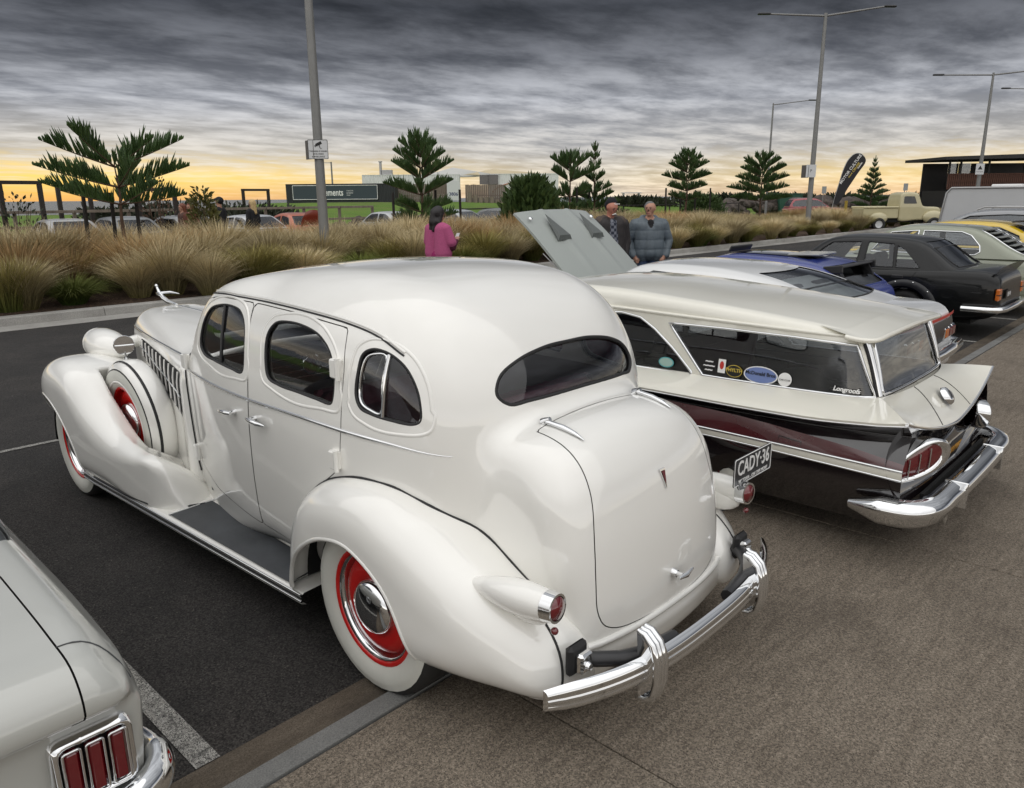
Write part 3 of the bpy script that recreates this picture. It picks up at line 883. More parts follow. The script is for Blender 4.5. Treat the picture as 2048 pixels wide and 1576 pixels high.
# ---- wings, bonnet and trim of the white sedan
rf_side = Poly([(0.665, 0.20), (0.64, 0.40), (0.58, 0.60), (0.47, 0.735), (0.31, 0.825), (0.12, 0.868), (-0.06, 0.862), (-0.22, 0.80), (-0.40, 0.69), (-0.56, 0.60), (-0.72, 0.52), (-0.84, 0.42), (-0.895, 0.31), (-0.87, 0.235), (-0.6, 0.225), (0, 0.21)])
rf_plan = Poly([(0.69, 0.74), (0.64, 0.84), (0.45, 0.89), (0.2, 0.905), (0, 0.905), (-0.3, 0.88), (-0.6, 0.815), (-0.8, 0.735), (-0.90, 0.62), (-0.90, 0.45), (-0.5, 0.40), (0.3, 0.40), (0.69, 0.45)])
def rf_f(x, y, z):
    ay = np.abs(y)
    return smax(rf_side(x, z), rf_plan(x, ay), 0.19)
RF_ARCH = Poly([(0.575, 0.10), (0.565, 0.24), (0.49, 0.43), (0.335, 0.568), (0.195, 0.632), (0.03, 0.648), (-0.16, 0.545), (-0.255, 0.39), (-0.288, 0.28), (-0.298, 0.20), (-0.30, 0.10)], 6)

ff_side = Poly([(3.86, 0.34), (3.93, 0.52), (3.89, 0.70), (3.72, 0.84), (3.45, 0.925), (3.2, 0.93), (3.0, 0.88), (2.82, 0.745), (2.62, 0.645), (2.42, 0.58), (2.18, 0.548), (2.00, 0.545), (1.91, 0.50), (1.86, 0.38), (1.79, 0.25), (2.2, 0.24), (2.9, 0.235), (3.4, 0.23)])
ff_plan = Poly([(3.95, 0.30), (3.93, 0.66), (3.84, 0.83), (3.6, 0.92), (3.2, 0.945), (2.6, 0.93), (2.1, 0.895), (1.92, 0.85), (1.78, 0.70), (1.72, 0.5), (1.72, 0.3), (2.5, 0.28), (3.4, 0.28)])
def ff_f(x, y, z):
    ay = np.abs(y)
    k = smax(ff_side(x, z + 0.75 * (ay - 0.72) ** 2 + 0.75 * (1 - sstep(2.25, 2.85, x)) * np.maximum(0.82 - ay, 0)), ff_plan(x, ay), 0.15 - 0.11 * (1 - sstep(2.0, 2.7, x)))
    well = smax(np.sqrt((x - 2.75) ** 2 + (z - 0.585) ** 2) - 0.405, np.abs(ay - 0.60) - 0.125, 0.03)
    return smax(k, -well, 0.025)
FF_ARCH = Poly([(2.88, 0.08), (2.915, 0.207), (2.965, 0.310), (3.06, 0.44), (3.21, 0.565), (3.40, 0.65), (3.58, 0.665), (3.77, 0.595), (3.86, 0.46), (3.89, 0.25), (3.88, 0.08)], 6)

hood_side = Poly([(1.93, 0.40), (1.93, 1.0), (1.935, 1.125), (2.3, 1.150), (2.8, 1.175), (3.3, 1.19), (3.55, 1.18), (3.69, 1.12), (3.76, 0.95), (3.77, 0.6), (3.75, 0.35), (3.0, 0.35)])
hood_plan = Poly([(1.90, 0.632), (2.2, 0.57), (2.6, 0.485), (3.0, 0.40), (3.4, 0.315), (3.65, 0.245), (3.76, 0.15), (3.79, 0.0), (3.77, -0.15), (3.4, -0.25), (2.0, -0.25), (1.89, 0.2)])
def hood_f(x, y, z):
    ay = np.abs(y)
    return smax(hood_side(x, z + 0.30 * ay ** 2), hood_plan(x, ay + 0.05 * np.maximum(0, z - 0.95)), 0.16)

def build_cad2():
    F = surf(rf_f, (-1.0, 0.38, 0.15), (0.72, 0.98, 0.95), 0.022)
    F = clip(F, lambda V: np.maximum(RF_ARCH(V[:, 0], V[:, 2]), 0.62 - V[:, 1]))
    F = clip(F, lambda V: V[:, 2] - 0.235)
    F = clip(F, lambda V: cad_f(V[:, 0], V[:, 1], V[:, 2]) + 0.03)
    for sg in (1, -1):
        G = F if sg > 0 else (F[0] * [1, -1, 1], F[1] * [1, -1, 1], F[2][:, ::-1])
        mobj('rear_fender', G, M_CREAM, CAD)
        c = side_curve(rf_f, RF_ARCH.p[(RF_ARCH.p[:, 1] > 0.24)], sg)
        c = c[np.argsort(-np.arctan2(c[:, 2] - 0.2, c[:, 0] - 0.15))] if False else c
        curve_tube(rf_f, c, 0.011, 6, -0.006).build('fender_lip', M_CREAM, CAD)
        bead = np.array([(0.50, 0.757, 0.685), (0.44, 0.758, 0.735), (0.358, 0.759, 0.79), (0.28, 0.757, 0.828), (0.196, 0.754, 0.853), (0.075, 0.744, 0.872), (-0.0, 0.733, 0.870), (-0.078, 0.717, 0.858), (-0.187, 0.685, 0.815), (-0.285, 0.652, 0.748), (-0.386, 0.625, 0.675), (-0.50, 0.612, 0.61), (-0.58, 0.61, 0.575)])
        # seam: where wing and body meet
        xs = np.linspace(0.54, -0.60, 32); pts = []
        for x in xs:
            zz = np.linspace(0.92, 0.50, 90)
            P = side_curve(cad_f, np.stack([np.full(90, x), zz], 1))
            if len(P) < 10: continue
            v = rf_f(P[:, 0], P[:, 1], P[:, 2])
            i = np.argmax(v < 0) if (v < 0).any() else -1
            if i > 0: pts.append(P[i])
        cut = [pts[0]]
        for q_ in pts[1:]:
            if np.linalg.norm(q_ - cut[-1]) > 0.075: break
            cut.append(q_)
        pts = spline(np.array(cut[:-1:2] + [cut[-1]]), 3) * [1, sg, 1]
        b = MB(); b.tube(pts, 0.0075, 6); b.build('fender_bead', M_BLACK, CAD)
        p_ = rear_curve(rf_f, [(sg * (0.615 + 0.05 * t * t), 0.56 - 0.30 * t) for t in np.linspace(0, 1, 12)])
        if len(p_) > 3: curve_tube(rf_f, p_, 0.005, 6, 0.0).build('fender_bead', M_BLACK, CAD)
        # inner wheel house
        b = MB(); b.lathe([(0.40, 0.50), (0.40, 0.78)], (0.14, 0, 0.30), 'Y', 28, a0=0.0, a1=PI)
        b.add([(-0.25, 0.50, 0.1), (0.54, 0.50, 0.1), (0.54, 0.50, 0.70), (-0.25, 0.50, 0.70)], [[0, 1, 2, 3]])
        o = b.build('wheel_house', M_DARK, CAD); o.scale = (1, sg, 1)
    # front wings
    F = surf(ff_f, (1.6, 0.24, 0.15), (4.02, 1.02, 1.02), 0.025)
    F = clip(F, lambda V: np.maximum(FF_ARCH(V[:, 0], V[:, 2]), 0.70 - V[:, 1]))
    F = clip(F, lambda V: V[:, 2] - 0.25)
    for sg in (1, -1):
        G = F if sg > 0 else (F[0] * [1, -1, 1], F[1] * [1, -1, 1], F[2][:, ::-1])
        mobj('front_fender', G, M_CREAM, CAD)
        c = side_curve(ff_f, FF_ARCH.p[(FF_ARCH.p[:, 1] > 0.20)], sg)
        curve_tube(ff_f, c, 0.011, 6, -0.006).build('fender_lip', M_CREAM, CAD)
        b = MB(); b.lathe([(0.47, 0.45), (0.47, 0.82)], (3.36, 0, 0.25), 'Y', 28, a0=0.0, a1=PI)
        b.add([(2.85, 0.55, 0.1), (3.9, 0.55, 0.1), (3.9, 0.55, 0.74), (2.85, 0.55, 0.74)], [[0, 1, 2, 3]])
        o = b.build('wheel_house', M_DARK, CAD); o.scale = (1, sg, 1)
        # foot of the wing on the running board
        b = MB(); b.tube([(2.75, 0.93 * sg, 0.262), (2.3, 0.915 * sg, 0.262), (2.05, 0.885 * sg, 0.262), (1.93, 0.83 * sg, 0.262), (1.84, 0.76 * sg, 0.262), (1.80, 0.66 * sg, 0.262)], 0.007, 6); b.build('fender_bead', M_BLACK, CAD)
    # bonnet
    Hd = surf(hood_f, (1.85, -0.72, 0.3), (3.85, 0.72, 1.26), 0.025)
    mobj('hood', Hd, M_CREAM, CAD)
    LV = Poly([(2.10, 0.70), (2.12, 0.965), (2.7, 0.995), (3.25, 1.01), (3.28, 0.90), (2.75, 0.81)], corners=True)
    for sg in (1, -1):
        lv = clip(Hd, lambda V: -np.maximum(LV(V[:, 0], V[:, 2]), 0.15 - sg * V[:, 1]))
        mobj('louvre_shade_patch', offset(lv, 0.003), M_DARK, CAD)  # near-black patch laid on the bonnet side, painted shade of the openings
        for k in range(10):
            x = 2.17 + 0.115 * k
            z0 = np.interp(x, [2.1, 2.75, 3.28], [0.71, 0.815, 0.905]); z1 = np.interp(x, [2.1, 2.7, 3.25], [0.962, 0.99, 1.005])
            p = side_curve(hood_f, [(x, z) for z in np.linspace(z0, z1, 5)], sg)
            curve_tube(hood_f, p, 0.0065, 6, 0.006).build('louvre_bar', M_CREAM, CAD)
        p = side_curve(hood_f, [(x, np.interp(x, [2.1, 2.75, 3.28], [0.83, 0.90, 0.955])) for x in np.linspace(2.11, 3.26, 14)], sg)
        curve_tube(hood_f, p, 0.007, 6, 0.006).build('louvre_bar', M_CHROME, CAD)
        p = side_curve(hood_f, [(x, np.interp(x, [1.95, 2.6, 3.6], [1.042, 1.052, 1.055])) for x in np.linspace(1.96, 3.66, 22)], sg)
        curve_tube(hood_f, p, 0.008, 6, 0.0).build('hood_moulding', M_CHROME, CAD)
        # cowl seam
        p = side_curve(cad_f, [(1.925, z) for z in np.linspace(0.42, 1.11, 12)], sg)
        if len(p) > 3: curve_tube(cad_f, p, 0.006, 6, 0.001).build('cowl_seam', M_BLACK, CAD)
    b = MB(); b.tube([(x, 0, float(cast(hood_f, (x, 0, 2.0), (0, 0, -1), 2)[0][2]) + 0.001) for x in np.linspace(1.97, 3.62, 14)], 0.005, 6); b.build('hood_hinge', M_CHROME, CAD)
    # mascot
    b = MB(); b.tube([(3.42, 0, 1.196), (3.56, 0, 1.205), (3.64, 0, 1.225), (3.70, 0, 1.262), (3.735, 0, 1.30)], [0.010, 0.016, 0.018, 0.013, 0.009], 8)
    b.sphere((3.745, 0, 1.312), (0.016, 0.013, 0.015), 8, 6)
    for sg in (1, -1): b.tube([(3.69, sg * 0.012, 1.262), (3.62, sg * 0.05, 1.268), (3.53, sg * 0.075, 1.262)], [0.011, 0.012, 0.003], 6)
    b.build('mascot', M_CHROME, CAD)
    # radiator grille
    b = MB()
    for k in range(-7, 8): b.tube([(3.772 - 0.0011 * k * k, k * 0.018, 0.42), (3.772 - 0.0011 * k * k, k * 0.018, 0.98)], 0.006, 5)
    b.build('grille', M_CHROME, CAD)
    # running boards
    for sg in (1, -1):
        def P(x, t, z): 
            inn, out = np.interp(x, [0.5, 2.3], [0.60, 0.52]), np.interp(x, [0.5, 2.8], [0.845, 0.925])
            return (x, sg * (inn + (out - inn) * t), z)
        xs = np.linspace(0.50, 2.95, 14)
        b = MB()
        for a, c in zip(xs[:-1], xs[1:]):
            for (t0, z0), (t1, z1) in (((0, 0.40), (0.06, 0.30)), ((0.06, 0.30), (0.16, 0.262)), ((0.16, 0.262), (0.94, 0.250)), ((0.94, 0.250), (1.0, 0.238)), ((1.0, 0.238), (1.0, 0.200)), ((1.0, 0.2), (0.9, 0.19))):
                b.add([P(a, t0, z0), P(c, t0, z0), P(c, t1, z1), P(a, t1, z1)], [[0, 1, 2, 3] if sg < 0 else [3, 2, 1, 0]], True)
        rb = b.build('running_board', M_CREAM, CAD)
        b = MB(); xs2 = np.linspace(0.62, 1.80, 10)
        for a, c in zip(xs2[:-1], xs2[1:]):
            f = lambda x: (np.interp(x, [0.62, 1.80], [0.20, 0.22]))
            b.add([P(a, f(a), 0.267), P(c, f(c), 0.267), P(c, 0.915, 0.2565), P(a, 0.915, 0.2565)], [[0, 1, 2, 3] if sg < 0 else [3, 2, 1, 0]])
        b.build('rubber_mat', mat('running_board_rubber', (0.050, 0.054, 0.060), 0.6, var=0.3, vscale=5, bump=0.3, bscale=90, bdist=0.002), rb)
        for z, r in ((0.243, 0.0065), (0.227, 0.0065), (0.211, 0.0065)):
            b = MB(); b.tube([P(x, 1.0, z) for x in xs], r, 6); b.build('edge_strip', M_CHROME if z != 0.227 else M_BLACK, rb)
        for x in (0.61, 1.81):
            b = MB(); b.tube([P(x, t, 0.268 - 0.013 * t) for t in np.linspace(0.14, 0.93, 5)], 0.006, 5); b.build('mat_trim', M_CHROME, rb)
    # wheels
    wheel_parts('wheel', CAD, (0, 0.755, 0.37), 1, 0.37, 0.165, 0.243, True)
    wheel_parts('wheel', CAD, (0, -0.755, 0.37), -1, 0.37, 0.165, 0.243, True)
    wf = wheel_parts('wheel', CAD, (3.21, 0.80, 0.37), 1, 0.37, 0.165, 0.243, True)
    wf2 = wheel_parts('wheel', CAD, (3.21, -0.80, 0.37), -1, 0.37, 0.165, 0.243, True)
    # emblem on the rear hubcap
    # spare wheel with its painted cover
    for sg in (1, -1):
        sp = wheel_parts('spare_wheel', CAD, (2.75, sg * 0.605, 0.58), sg, 0.365, 0.17, 0.222, True, ring=False)
        sp.rotation_euler = (math.radians(-4) * sg, 0, 0)
        def L(prof, nm, m): 
            q = MB(); q.lathe([(r, h * sg) for r, h in prof], (0, 0, 0), 'Y', 48); return q.build(nm, m, sp)
        L([(0.345, 0.078), (0.372, 0.064), (0.384, 0.03), (0.386, -0.03), (0.378, -0.065), (0.35, -0.09), (0.30, -0.098), (0.1, -0.10)], 'tyre_cover', M_CREAM)
        L([(0.3832, 0.044), (0.3875, 0.038), (0.3875, 0.031), (0.3842, 0.026)], 'cover_band', M_BLACK)
        L([(0.255, 0.088), (0.262, 0.094), (0.270, 0.090)], 'face_ring', M_CREAM)
        # wing mirror strapped to the spare
        b = MB(); b.tube([(2.86, sg * 0.605, 0.955), (2.862, sg * 0.605, 1.0)], 0.006, 6); b.tube([(2.86, sg * 0.605, 0.95), (2.86, sg * 0.605, 0.965)], 0.014, 8); st = b.build('mirror_stalk', M_CHROME, CAD)
        b = MB(); b.lathe([(0.0, 0.022), (0.03, 0.02), (0.058, 0.008), (0.064, 0), (0.06, -0.004)], (0, 0, 0), 'X', 24); b.lathe([(0.061, -0.004), (0.0, -0.005)], (0, 0, 0), 'X', 24)
        b.tube([(-0.008, -0.055, 0), (-0.008, 0.055, 0)], 0.004, 6)
        b.build('mirror', M_CHROME, CAD, (2.865, sg * 0.605, 1.045), (0, 0, math.radians(-16 * sg)))
        # headlamp
        b = MB(); b.lathe([(0.0, -0.30), (0.03, -0.285), (0.065, -0.24), (0.095, -0.16), (0.113, -0.06), (0.118, 0.04), (0.112, 0.12), (0.105, 0.15), (0.108, 0.16), (0.10, 0.172)], (3.47, sg * 0.505, 0.955), 'X', 28)
        hl = b.build('headlamp', M_CREAM, CAD)
        b = MB(); b.lathe([(0.102, 0.168), (0.08, 0.185), (0.04, 0.198), (0.0, 0.203)], (3.47, sg * 0.505, 0.955), 'X', 24); b.build('lens', M_GLASS, hl)
        b = MB(); b.tube([(3.46, sg * 0.40, 0.955), (3.45, sg * 0.26, 0.965)], [0.035, 0.05], 10); b.build('headlamp_bracket', M_CREAM, CAD)
        # door furniture
        for (x, z, d) in ((1.165, 0.945, 1), (0.945, 0.957, -1)):
            p = side_curve(cad_f, [(x, z)], sg)[0]
            h = MB(); h.tube([p, p + np.array([0, 0.035 * sg, 0])], [0.014, 0.010], 8)
            q = p + np.array([0, 0.035 * sg, 0])
            h.tube([q + np.array([-0.02 * d, 0, 0]), q + np.array([0.02 * d, 0.004 * sg, 0]), q + np.array([0.075 * d, 0.004 * sg, -0.004]), q + np.array([0.125 * d, -0.008 * sg, -0.008])], [0.008, 0.013, 0.011, 0.004], 8)
            h.build('door_handle', M_CHROME, CAD)
        for (x, z) in ((0.262, 1.292), (0.262, 0.915), (1.87, 1.085), (1.85, 0.56)):
            p = side_curve(cad_f, [(x, z)], sg)
            if not len(p): continue
            h = MB(); h.box(p[0] + np.array([0.010, 0.010 * sg, 0]), (0.055, 0.034, 0.080), bev=0.006); h.tube([p[0] + np.array([-0.012, 0.020 * sg, -0.045]), p[0] + np.array([-0.012, 0.020 * sg, 0.045])], 0.011, 8); h.build('door_hinge', M_CREAM, CAD)
        # tail lamps
        b = MB(); c0 = np.array([-0.83, sg * 0.682, 0.632]); ax_ = np.array([1, sg * 0.10, -0.05])
        prof = [(0.048, 0.0), (0.056, 0.05), (0.062, 0.11), (0.060, 0.18), (0.046, 0.26), (0.025, 0.33), (0.004, 0.38)]
        b.tube([c0 + ax_ * h for r, h in prof], [r for r, h in prof], 18)
        tl = b.build('tail_lamp', M_CREAM, CAD)
        b = MB(); b.tube([c0 - ax_ * 0.012, c0 + ax_ * 0.03], [0.051, 0.0545], 20, caps=False); b.tube([c0 - ax_ * 0.012, c0 - ax_ * 0.0121], [0.051, 0.043], 20, caps=False); b.build('lamp_bezel', M_CHROME, tl)
        b = MB(); b.tube([c0 - ax_ * 0.006, c0 - ax_ * 0.016, c0 - ax_ * 0.024], [0.043, 0.037, 0.008], 18); b.build('lens', M_REDLENS, tl)
        b = MB(); b.sphere(c0 + np.array([0.13, -sg * 0.012, -0.045]), (0.11, 0.045, 0.062), 14, 8); b.build('lamp_stand', M_CREAM, tl)
        b = MB(); b.sphere(c0 + np.array([-0.002, sg * 0.002, -0.085]), 0.014, 10, 6); b.build('reflector', M_REDLENS, tl)
        # trunk hinges
        h = MB(); P0 = np.array([(-0.475, sg * 0.305), (-0.50, sg * 0.305), (-0.55, sg * 0.302), (-0.60, sg * 0.30), (-0.645, sg * 0.298)])
        pts = cast(cad_f, np.stack([P0[:, 0], P0[:, 1], np.full(5, 1.5)], 1), (0, 0, -1), 1.0)
        h.tube(pts + np.array([0, 0, 0.008]), [0.016, 0.014, 0.015, 0.011, 0.003], 8, up=(0, 0, 1), flat=0.7); h.tube([pts[0] + [0.02, 0, 0.004], pts[0] + [-0.012, 0, 0.022]], [0.02, 0.009], 8); h.build('trunk_hinge', M_CHROME, CAD)
    # sill between wings and body, rear lip bead
    yz = [(y, 0.375 - 0.0 * y) for y in np.linspace(-0.62, 0.62, 26)]
    p = rear_curve(cad_f, yz); curve_tube(cad_f, p, 0.014, 8, 0.002).build('rear_bead', M_CREAM, CAD)
    # trunk handle and badge
    p = rear_curve(cad_f, [(0, 0.512)])[0]
    h = MB(); h.tube([p + [0.01, 0, 0], p - [0.02, 0, 0]], [0.020, 0.015], 12); h.tube([p - [0.02, 0, 0], p - [0.045, 0, 0]], [0.012, 0.012], 10); h.tube([p + np.array([-0.045, 0.03, 0]), p + np.array([-0.05, -0.02, 0]), p + np.array([-0.045, -0.075, 0.006])], [0.007, 0.012, 0.004], 8); h.build('trunk_handle', M_CHROME, CAD)
    pts = rear_curve(cad_f, [(0.018, 0.928), (-0.018, 0.928), (0, 0.852), (0.012, 0.922), (-0.012, 0.922), (0, 0.868)])
    h = MB(); q = pts - [0.008, 0, 0]; h.add(list(pts[:3]) + list(q[:3]), [[3, 4, 5], [0, 3, 5, 2], [3, 0, 1, 4], [4, 1, 2, 5]]); bd = h.build('badge', M_CHROME, CAD)
    h = MB(); h.add([tuple(v - np.array([0.0095, 0, 0])) for v in pts[3:]], [[0, 1, 2]]); h.build('badge_enamel', mat('dark_red_enamel', (0.12, 0.015, 0.02), 0.25), bd)
    # bumper
    by = np.linspace(-0.785, 0.785, 33)
    bx = -1.035 + 0.155 * np.abs(by / 0.8) ** 3.0 + 0.02 * (by / 0.8) ** 2
    prof = [(0.9 * p_[0], 0.84 * p_[1]) for p_ in [(0.0, 0.058), (-0.020, 0.052), (-0.030, 0.036), (-0.031, 0.024), (-0.024, 0.017), (-0.031, 0.010), (-0.034, 0.0), (-0.031, -0.010), (-0.024, -0.017), (-0.031, -0.024), (-0.029, -0.040), (-0.018, -0.052), (0.0, -0.057)]]
    V = []; Fc = []
    for i, (y, x) in enumerate(zip(by, bx)):
        s_ = np.interp(abs(y), [0, 0.70, 0.78, 0.80], [1, 1, 0.85, 0.6])
        for dx, dz in prof: V.append((x + dx * s_, y, 0.352 + dz * s_))
    n = len(prof)
    for i in range(len(by) - 1):
        for k in range(n - 1): Fc.append([i * n + k, i * n + k + 1, (i + 1) * n + k + 1, (i + 1) * n + k])
    bm = MB(); bm.add(V, Fc, True); bm.add(V[:n], [list(range(n))]); bm.add(V[-n:], [list(range(n - 1, -1, -1))])
    V2 = [(v[0] + 0.012 if False else v[0], v[1], v[2]) for v in V]
    bp_o = bm.build('bumper', M_CHROME, CAD)
    for sg in (1, -1):
        h = MB()
        for dy in (-0.022, 0, 0.022):
            h.tube([(-0.985, sg * 0.392 + dy, 0.49), (-1.012, sg * 0.392 + dy, 0.485), (-1.045, sg * 0.392 + dy, 0.455), (-1.066, sg * 0.392 + dy, 0.40), (-1.068, sg * 0.392 + dy, 0.32), (-1.055, sg * 0.392 + dy, 0.26), (-1.03, sg * 0.392 + dy, 0.235), (-1.0, sg * 0.392 + dy, 0.232)],
                   [0.010, 0.013, 0.0145, 0.0155, 0.0155, 0.014, 0.012, 0.01], 8)
        h.add([(-0.985, sg * 0.392 - 0.03, 0.49), (-1.05, sg * 0.392 - 0.03, 0.44), (-1.06, sg * 0.392 - 0.03, 0.3), (-1.0, sg * 0.392 - 0.03, 0.235), (-0.985, sg * 0.392 + 0.03, 0.49), (-1.05, sg * 0.392 + 0.03, 0.44), (-1.06, sg * 0.392 + 0.03, 0.3), (-1.0, sg * 0.392 + 0.03, 0.235)],
              [[0, 1, 2, 3], [7, 6, 5, 4], [0, 4, 5, 1], [1, 5, 6, 2], [2, 6, 7, 3]])
        h.build('overrider', M_CHROME, bp_o)
        # black spring irons carrying the bumper
        h = MB(); h.tube([(-0.845, sg * 0.58, 0.40), (-0.90, sg * 0.54, 0.402), (-0.955, sg * 0.47, 0.395), (-0.985, sg * 0.38, 0.385), (-1.005, sg * 0.2, 0.375)], 0.028, 8, up=(0, 0, 1), flat=1.0)
        h.build('bumper_iron', M_BLKPL, bp_o)
        h = MB(); h.box((-0.855, sg * 0.595, 0.415), (0.035, 0.10, 0.115), bev=0.014); h.build('bracket_pad', M_BLACK, bp_o)
        h = MB(); h.box((-0.885, sg * 0.59, 0.41), (0.035, 0.062, 0.075), bev=0.008); h.tube([(-0.90, sg * 0.59, 0.40), (-0.915, sg * 0.59, 0.40)], [0.018, 0.013], 10); h.build('bracket_nut', M_CHROME, bp_o)
    # number plate on the right
    b = MB(); b.prism(rrect(-0.186, 0.186, -0.067, 0.067, 0.012, 3), -0.002, 0.002, 'X')
    PL = b.build('number_plate', mat('plate_black', (0.012, 0.012, 0.014), 0.35), CAD, (-0.80, -0.79, 0.735), (0, math.radians(0), math.radians(0)))
    rot = (PI / 2, 0, -PI / 2)
    text('plate_number', 'CADY\u00b736', 0.100, M_LETTERW, PL, (-0.004, -0.002, 0.012), rot, sx=0.80, bold=0.0012, depth=0.0012)
    text('plate_slogan', 'VICTORIA - ON THE MOVE', 0.026, M_LETTERW, PL, (-0.004, 0.0, -0.050), rot, sx=0.92, shear=0.2, depth=0.0012)
    fr = MB(); o = rrect(-0.183, 0.183, -0.064, 0.064, 0.010, 3); fr.tube([(-0.003, y, z) for y, z in o], 0.0022, 5, closed=True); fr.build('plate_border', M_LETTERW, PL)
    b = MB(); b.box((-0.78, -0.75, 0.67), (0.02, 0.03, 0.10)); b.build('plate_bracket', M_BLKPL, CAD)
    # interior
    b = MB(); b.box((0.62, 0, 0.36), (2.3, 1.25, 0.03)); b.build('floor_pan', M_BLKTRIM, CAD)
    for x, wd, zt in ((0.80, 1.22, 1.09), (0.02, 1.10, 1.12)):
        b = MB(); b.box((x + 0.25, 0, 0.58), (0.52, wd, 0.24), bev=0.07); b.box((x - 0.05, 0, zt - 0.27), (0.18, wd, 0.54), ry=-0.14, bev=0.08)
        st = b.build('bench_seat', M_MAROON, CAD)
        for k in range(-4, 5):
            q = MB(); q.tube([(x + 0.06, k * wd * 0.105, zt - 0.44), (x + 0.02, k * wd * 0.105, zt - 0.2), (x - 0.035, k * wd * 0.105, zt - 0.02)], 0.022, 8); q.build('seat_pleat', M_MAROON, st)
    b = MB(); b.box((-0.20, 0, 1.07), (0.22, 0.95, 0.05), bev=0.02); b.build('parcel_shelf', M_MAROON, CAD)
    b = MB(); b.box((1.72, 0, 0.99), (0.16, 1.22, 0.24), bev=0.05); da = b.build('dashboard', mat('dash_dark', (0.03, 0.03, 0.035), 0.3, coat=0.4), CAD)
    for z in (1.05, 1.01, 0.97, 0.93):
        b = MB(); b.tube([(1.638, -0.55, z), (1.638, 0.55, z)], 0.006, 5); b.build('dash_trim', M_CHROME, da)
    for y in (-0.35, 0.0, 0.35):
        b = MB(); b.lathe([(0.06, 0.0), (0.066, -0.012), (0.05, -0.014), (0.0, -0.010)], (1.64, y, 1.0), 'X', 18)
        b.build('dial', M_CHROME, da)
    b = MB(); sc = Vector((1.38, -0.36, 1.06)); R = Matrix.Rotation(math.radians(-62), 3, 'Y')
    b.tube([tuple(sc + R @ Vector((0.205 * math.cos(a), 0.205 * math.sin(a), 0))) for a in np.linspace(0, 2 * PI, 33)[:-1]], 0.011, 8, closed=True)
    for a in (0.3, 2.4, 4.5): b.tube([tuple(sc), tuple(sc + R @ Vector((0.2 * math.cos(a), 0.2 * math.sin(a), 0)))], 0.007, 6)
    b.tube([tuple(sc), tuple(sc + R @ Vector((0, 0, 0.5)))], 0.02, 8); b.build('steering_wheel', mat('ivory_plastic', (0.35, 0.33, 0.28), 0.3), CAD)
    b = MB(); b.tube([(1.35, -0.02, 0.38), (1.28, -0.02, 0.6), (1.18, -0.02, 0.88)], 0.008, 6); b.sphere((1.178, -0.02, 0.89), 0.02, 8, 6); b.build('gear_lever', M_CHROME, CAD)
    # chassis underside
    b = MB(); b.box((1.5, 0, 0.27), (4.2, 1.1, 0.10)); b.build('chassis', M_DARK, CAD)
build_cad2()
# ---------------------------------------------------------------- cream and maroon finned station wagon
def strip(ea, eb, xs, n=4, bulge=0.0, flip_=False):
    """surface between two edge curves ea(x), eb(x) -> (y, z); bulge pushes the middle along y"""
    b = MB(); V = []
    for x in xs:
        a = np.array(ea(x)); c = np.array(eb(x))
        for k in range(n + 1):
            t = k / n; p = a + (c - a) * t
            V.append((x, p[0] + bulge * math.sin(PI * t), p[1]))
    F = []
    for i in range(len(xs) - 1):
        for k in range(n):
            f = [i * (n + 1) + k, (i + 1) * (n + 1) + k, (i + 1) * (n + 1) + k + 1, i * (n + 1) + k + 1]
            F.append(f[::-1] if flip_ else f)
    b.add(V, F, True)
    return b
def IP(xs, ys): return lambda x: float(np.interp(x, xs, ys))

M_WCREAM = mat('wagon_cream', (0.80, 0.78, 0.69), 0.3, coat=0.9, var=0.03, vscale=1.2)
M_WBLACK = mat('wagon_near_black', (0.010, 0.007, 0.008), 0.12, coat=0.9)
M_WMAROON = mat('wagon_maroon', (0.075, 0.016, 0.020), 0.2, coat=0.9, var=0.1, vscale=2)
M_DKREFL = mat('polished_dark', (0.02, 0.02, 0.022), 0.08, coat=0.5)
M_STICKER_B = mat('sticker_blue', (0.16, 0.22, 0.45), 0.4)
M_STICKER_T = mat('sticker_teal', (0.10, 0.38, 0.40), 0.4)
M_STICKER_Y = mat('sticker_yellow', (0.60, 0.45, 0.08), 0.4)
M_STICKER_R = mat('sticker_red', (0.5, 0.04, 0.03), 0.4)

WAG = thing('station_wagon', 'low cream and dark maroon finned station wagon with stickers on its side glass', 'car', (4.95, 2.3, 0), PI / 2)
wz1 = IP([-1.26, -1.22, -1.1, -0.9, -0.75, -0.34, 0.3, 2.5, 3.9], [0.832, 0.825, 0.805, 0.785, 0.772, 0.762, 0.758, 0.75, 0.72])
wy1 = IP([-1.26, -0.9, -0.3, 0.5, 2.5, 3.9], [0.905, 0.905, 0.90, 0.895, 0.89, 0.84])
gh_side = Poly([(-1.035, 0.80), (-0.985, 0.93), (-0.90, 1.165), (-0.875, 1.205), (-0.75, 1.235), (-0.3, 1.285), (0.3, 1.33), (0.9, 1.36), (1.4, 1.345), (1.75, 1.26), (2.05, 1.05), (2.35, 0.80), (1.5, 0.74), (0, 0.74)], 8)
gh_plan = Poly([(-1.06, 0.0), (-1.055, 0.35), (-1.03, 0.52), (-0.97, 0.615), (-0.85, 0.655), (-0.5, 0.675), (0.2, 0.685), (1.0, 0.685), (1.6, 0.67), (2.1, 0.62), (2.4, 0.4), (2.42, 0), (2.0, -0.2), (-0.9, -0.2)], 8)
def gh_f(x, y, z):
    ay = np.abs(y)
    return smax(gh_side(x, z + 0.06 * ay ** 2), gh_plan(x, ay + 0.12 * np.maximum(z - 0.84, 0) + 0.0), 0.07)
WG1 = Poly([(0.325, 1.150), (-0.076, 1.155), (-0.5, 1.152), (-0.855, 1.143), (-0.975, 0.862), (-0.575, 0.853), (-0.098, 0.849), (0.048, 0.849)], corners=True)
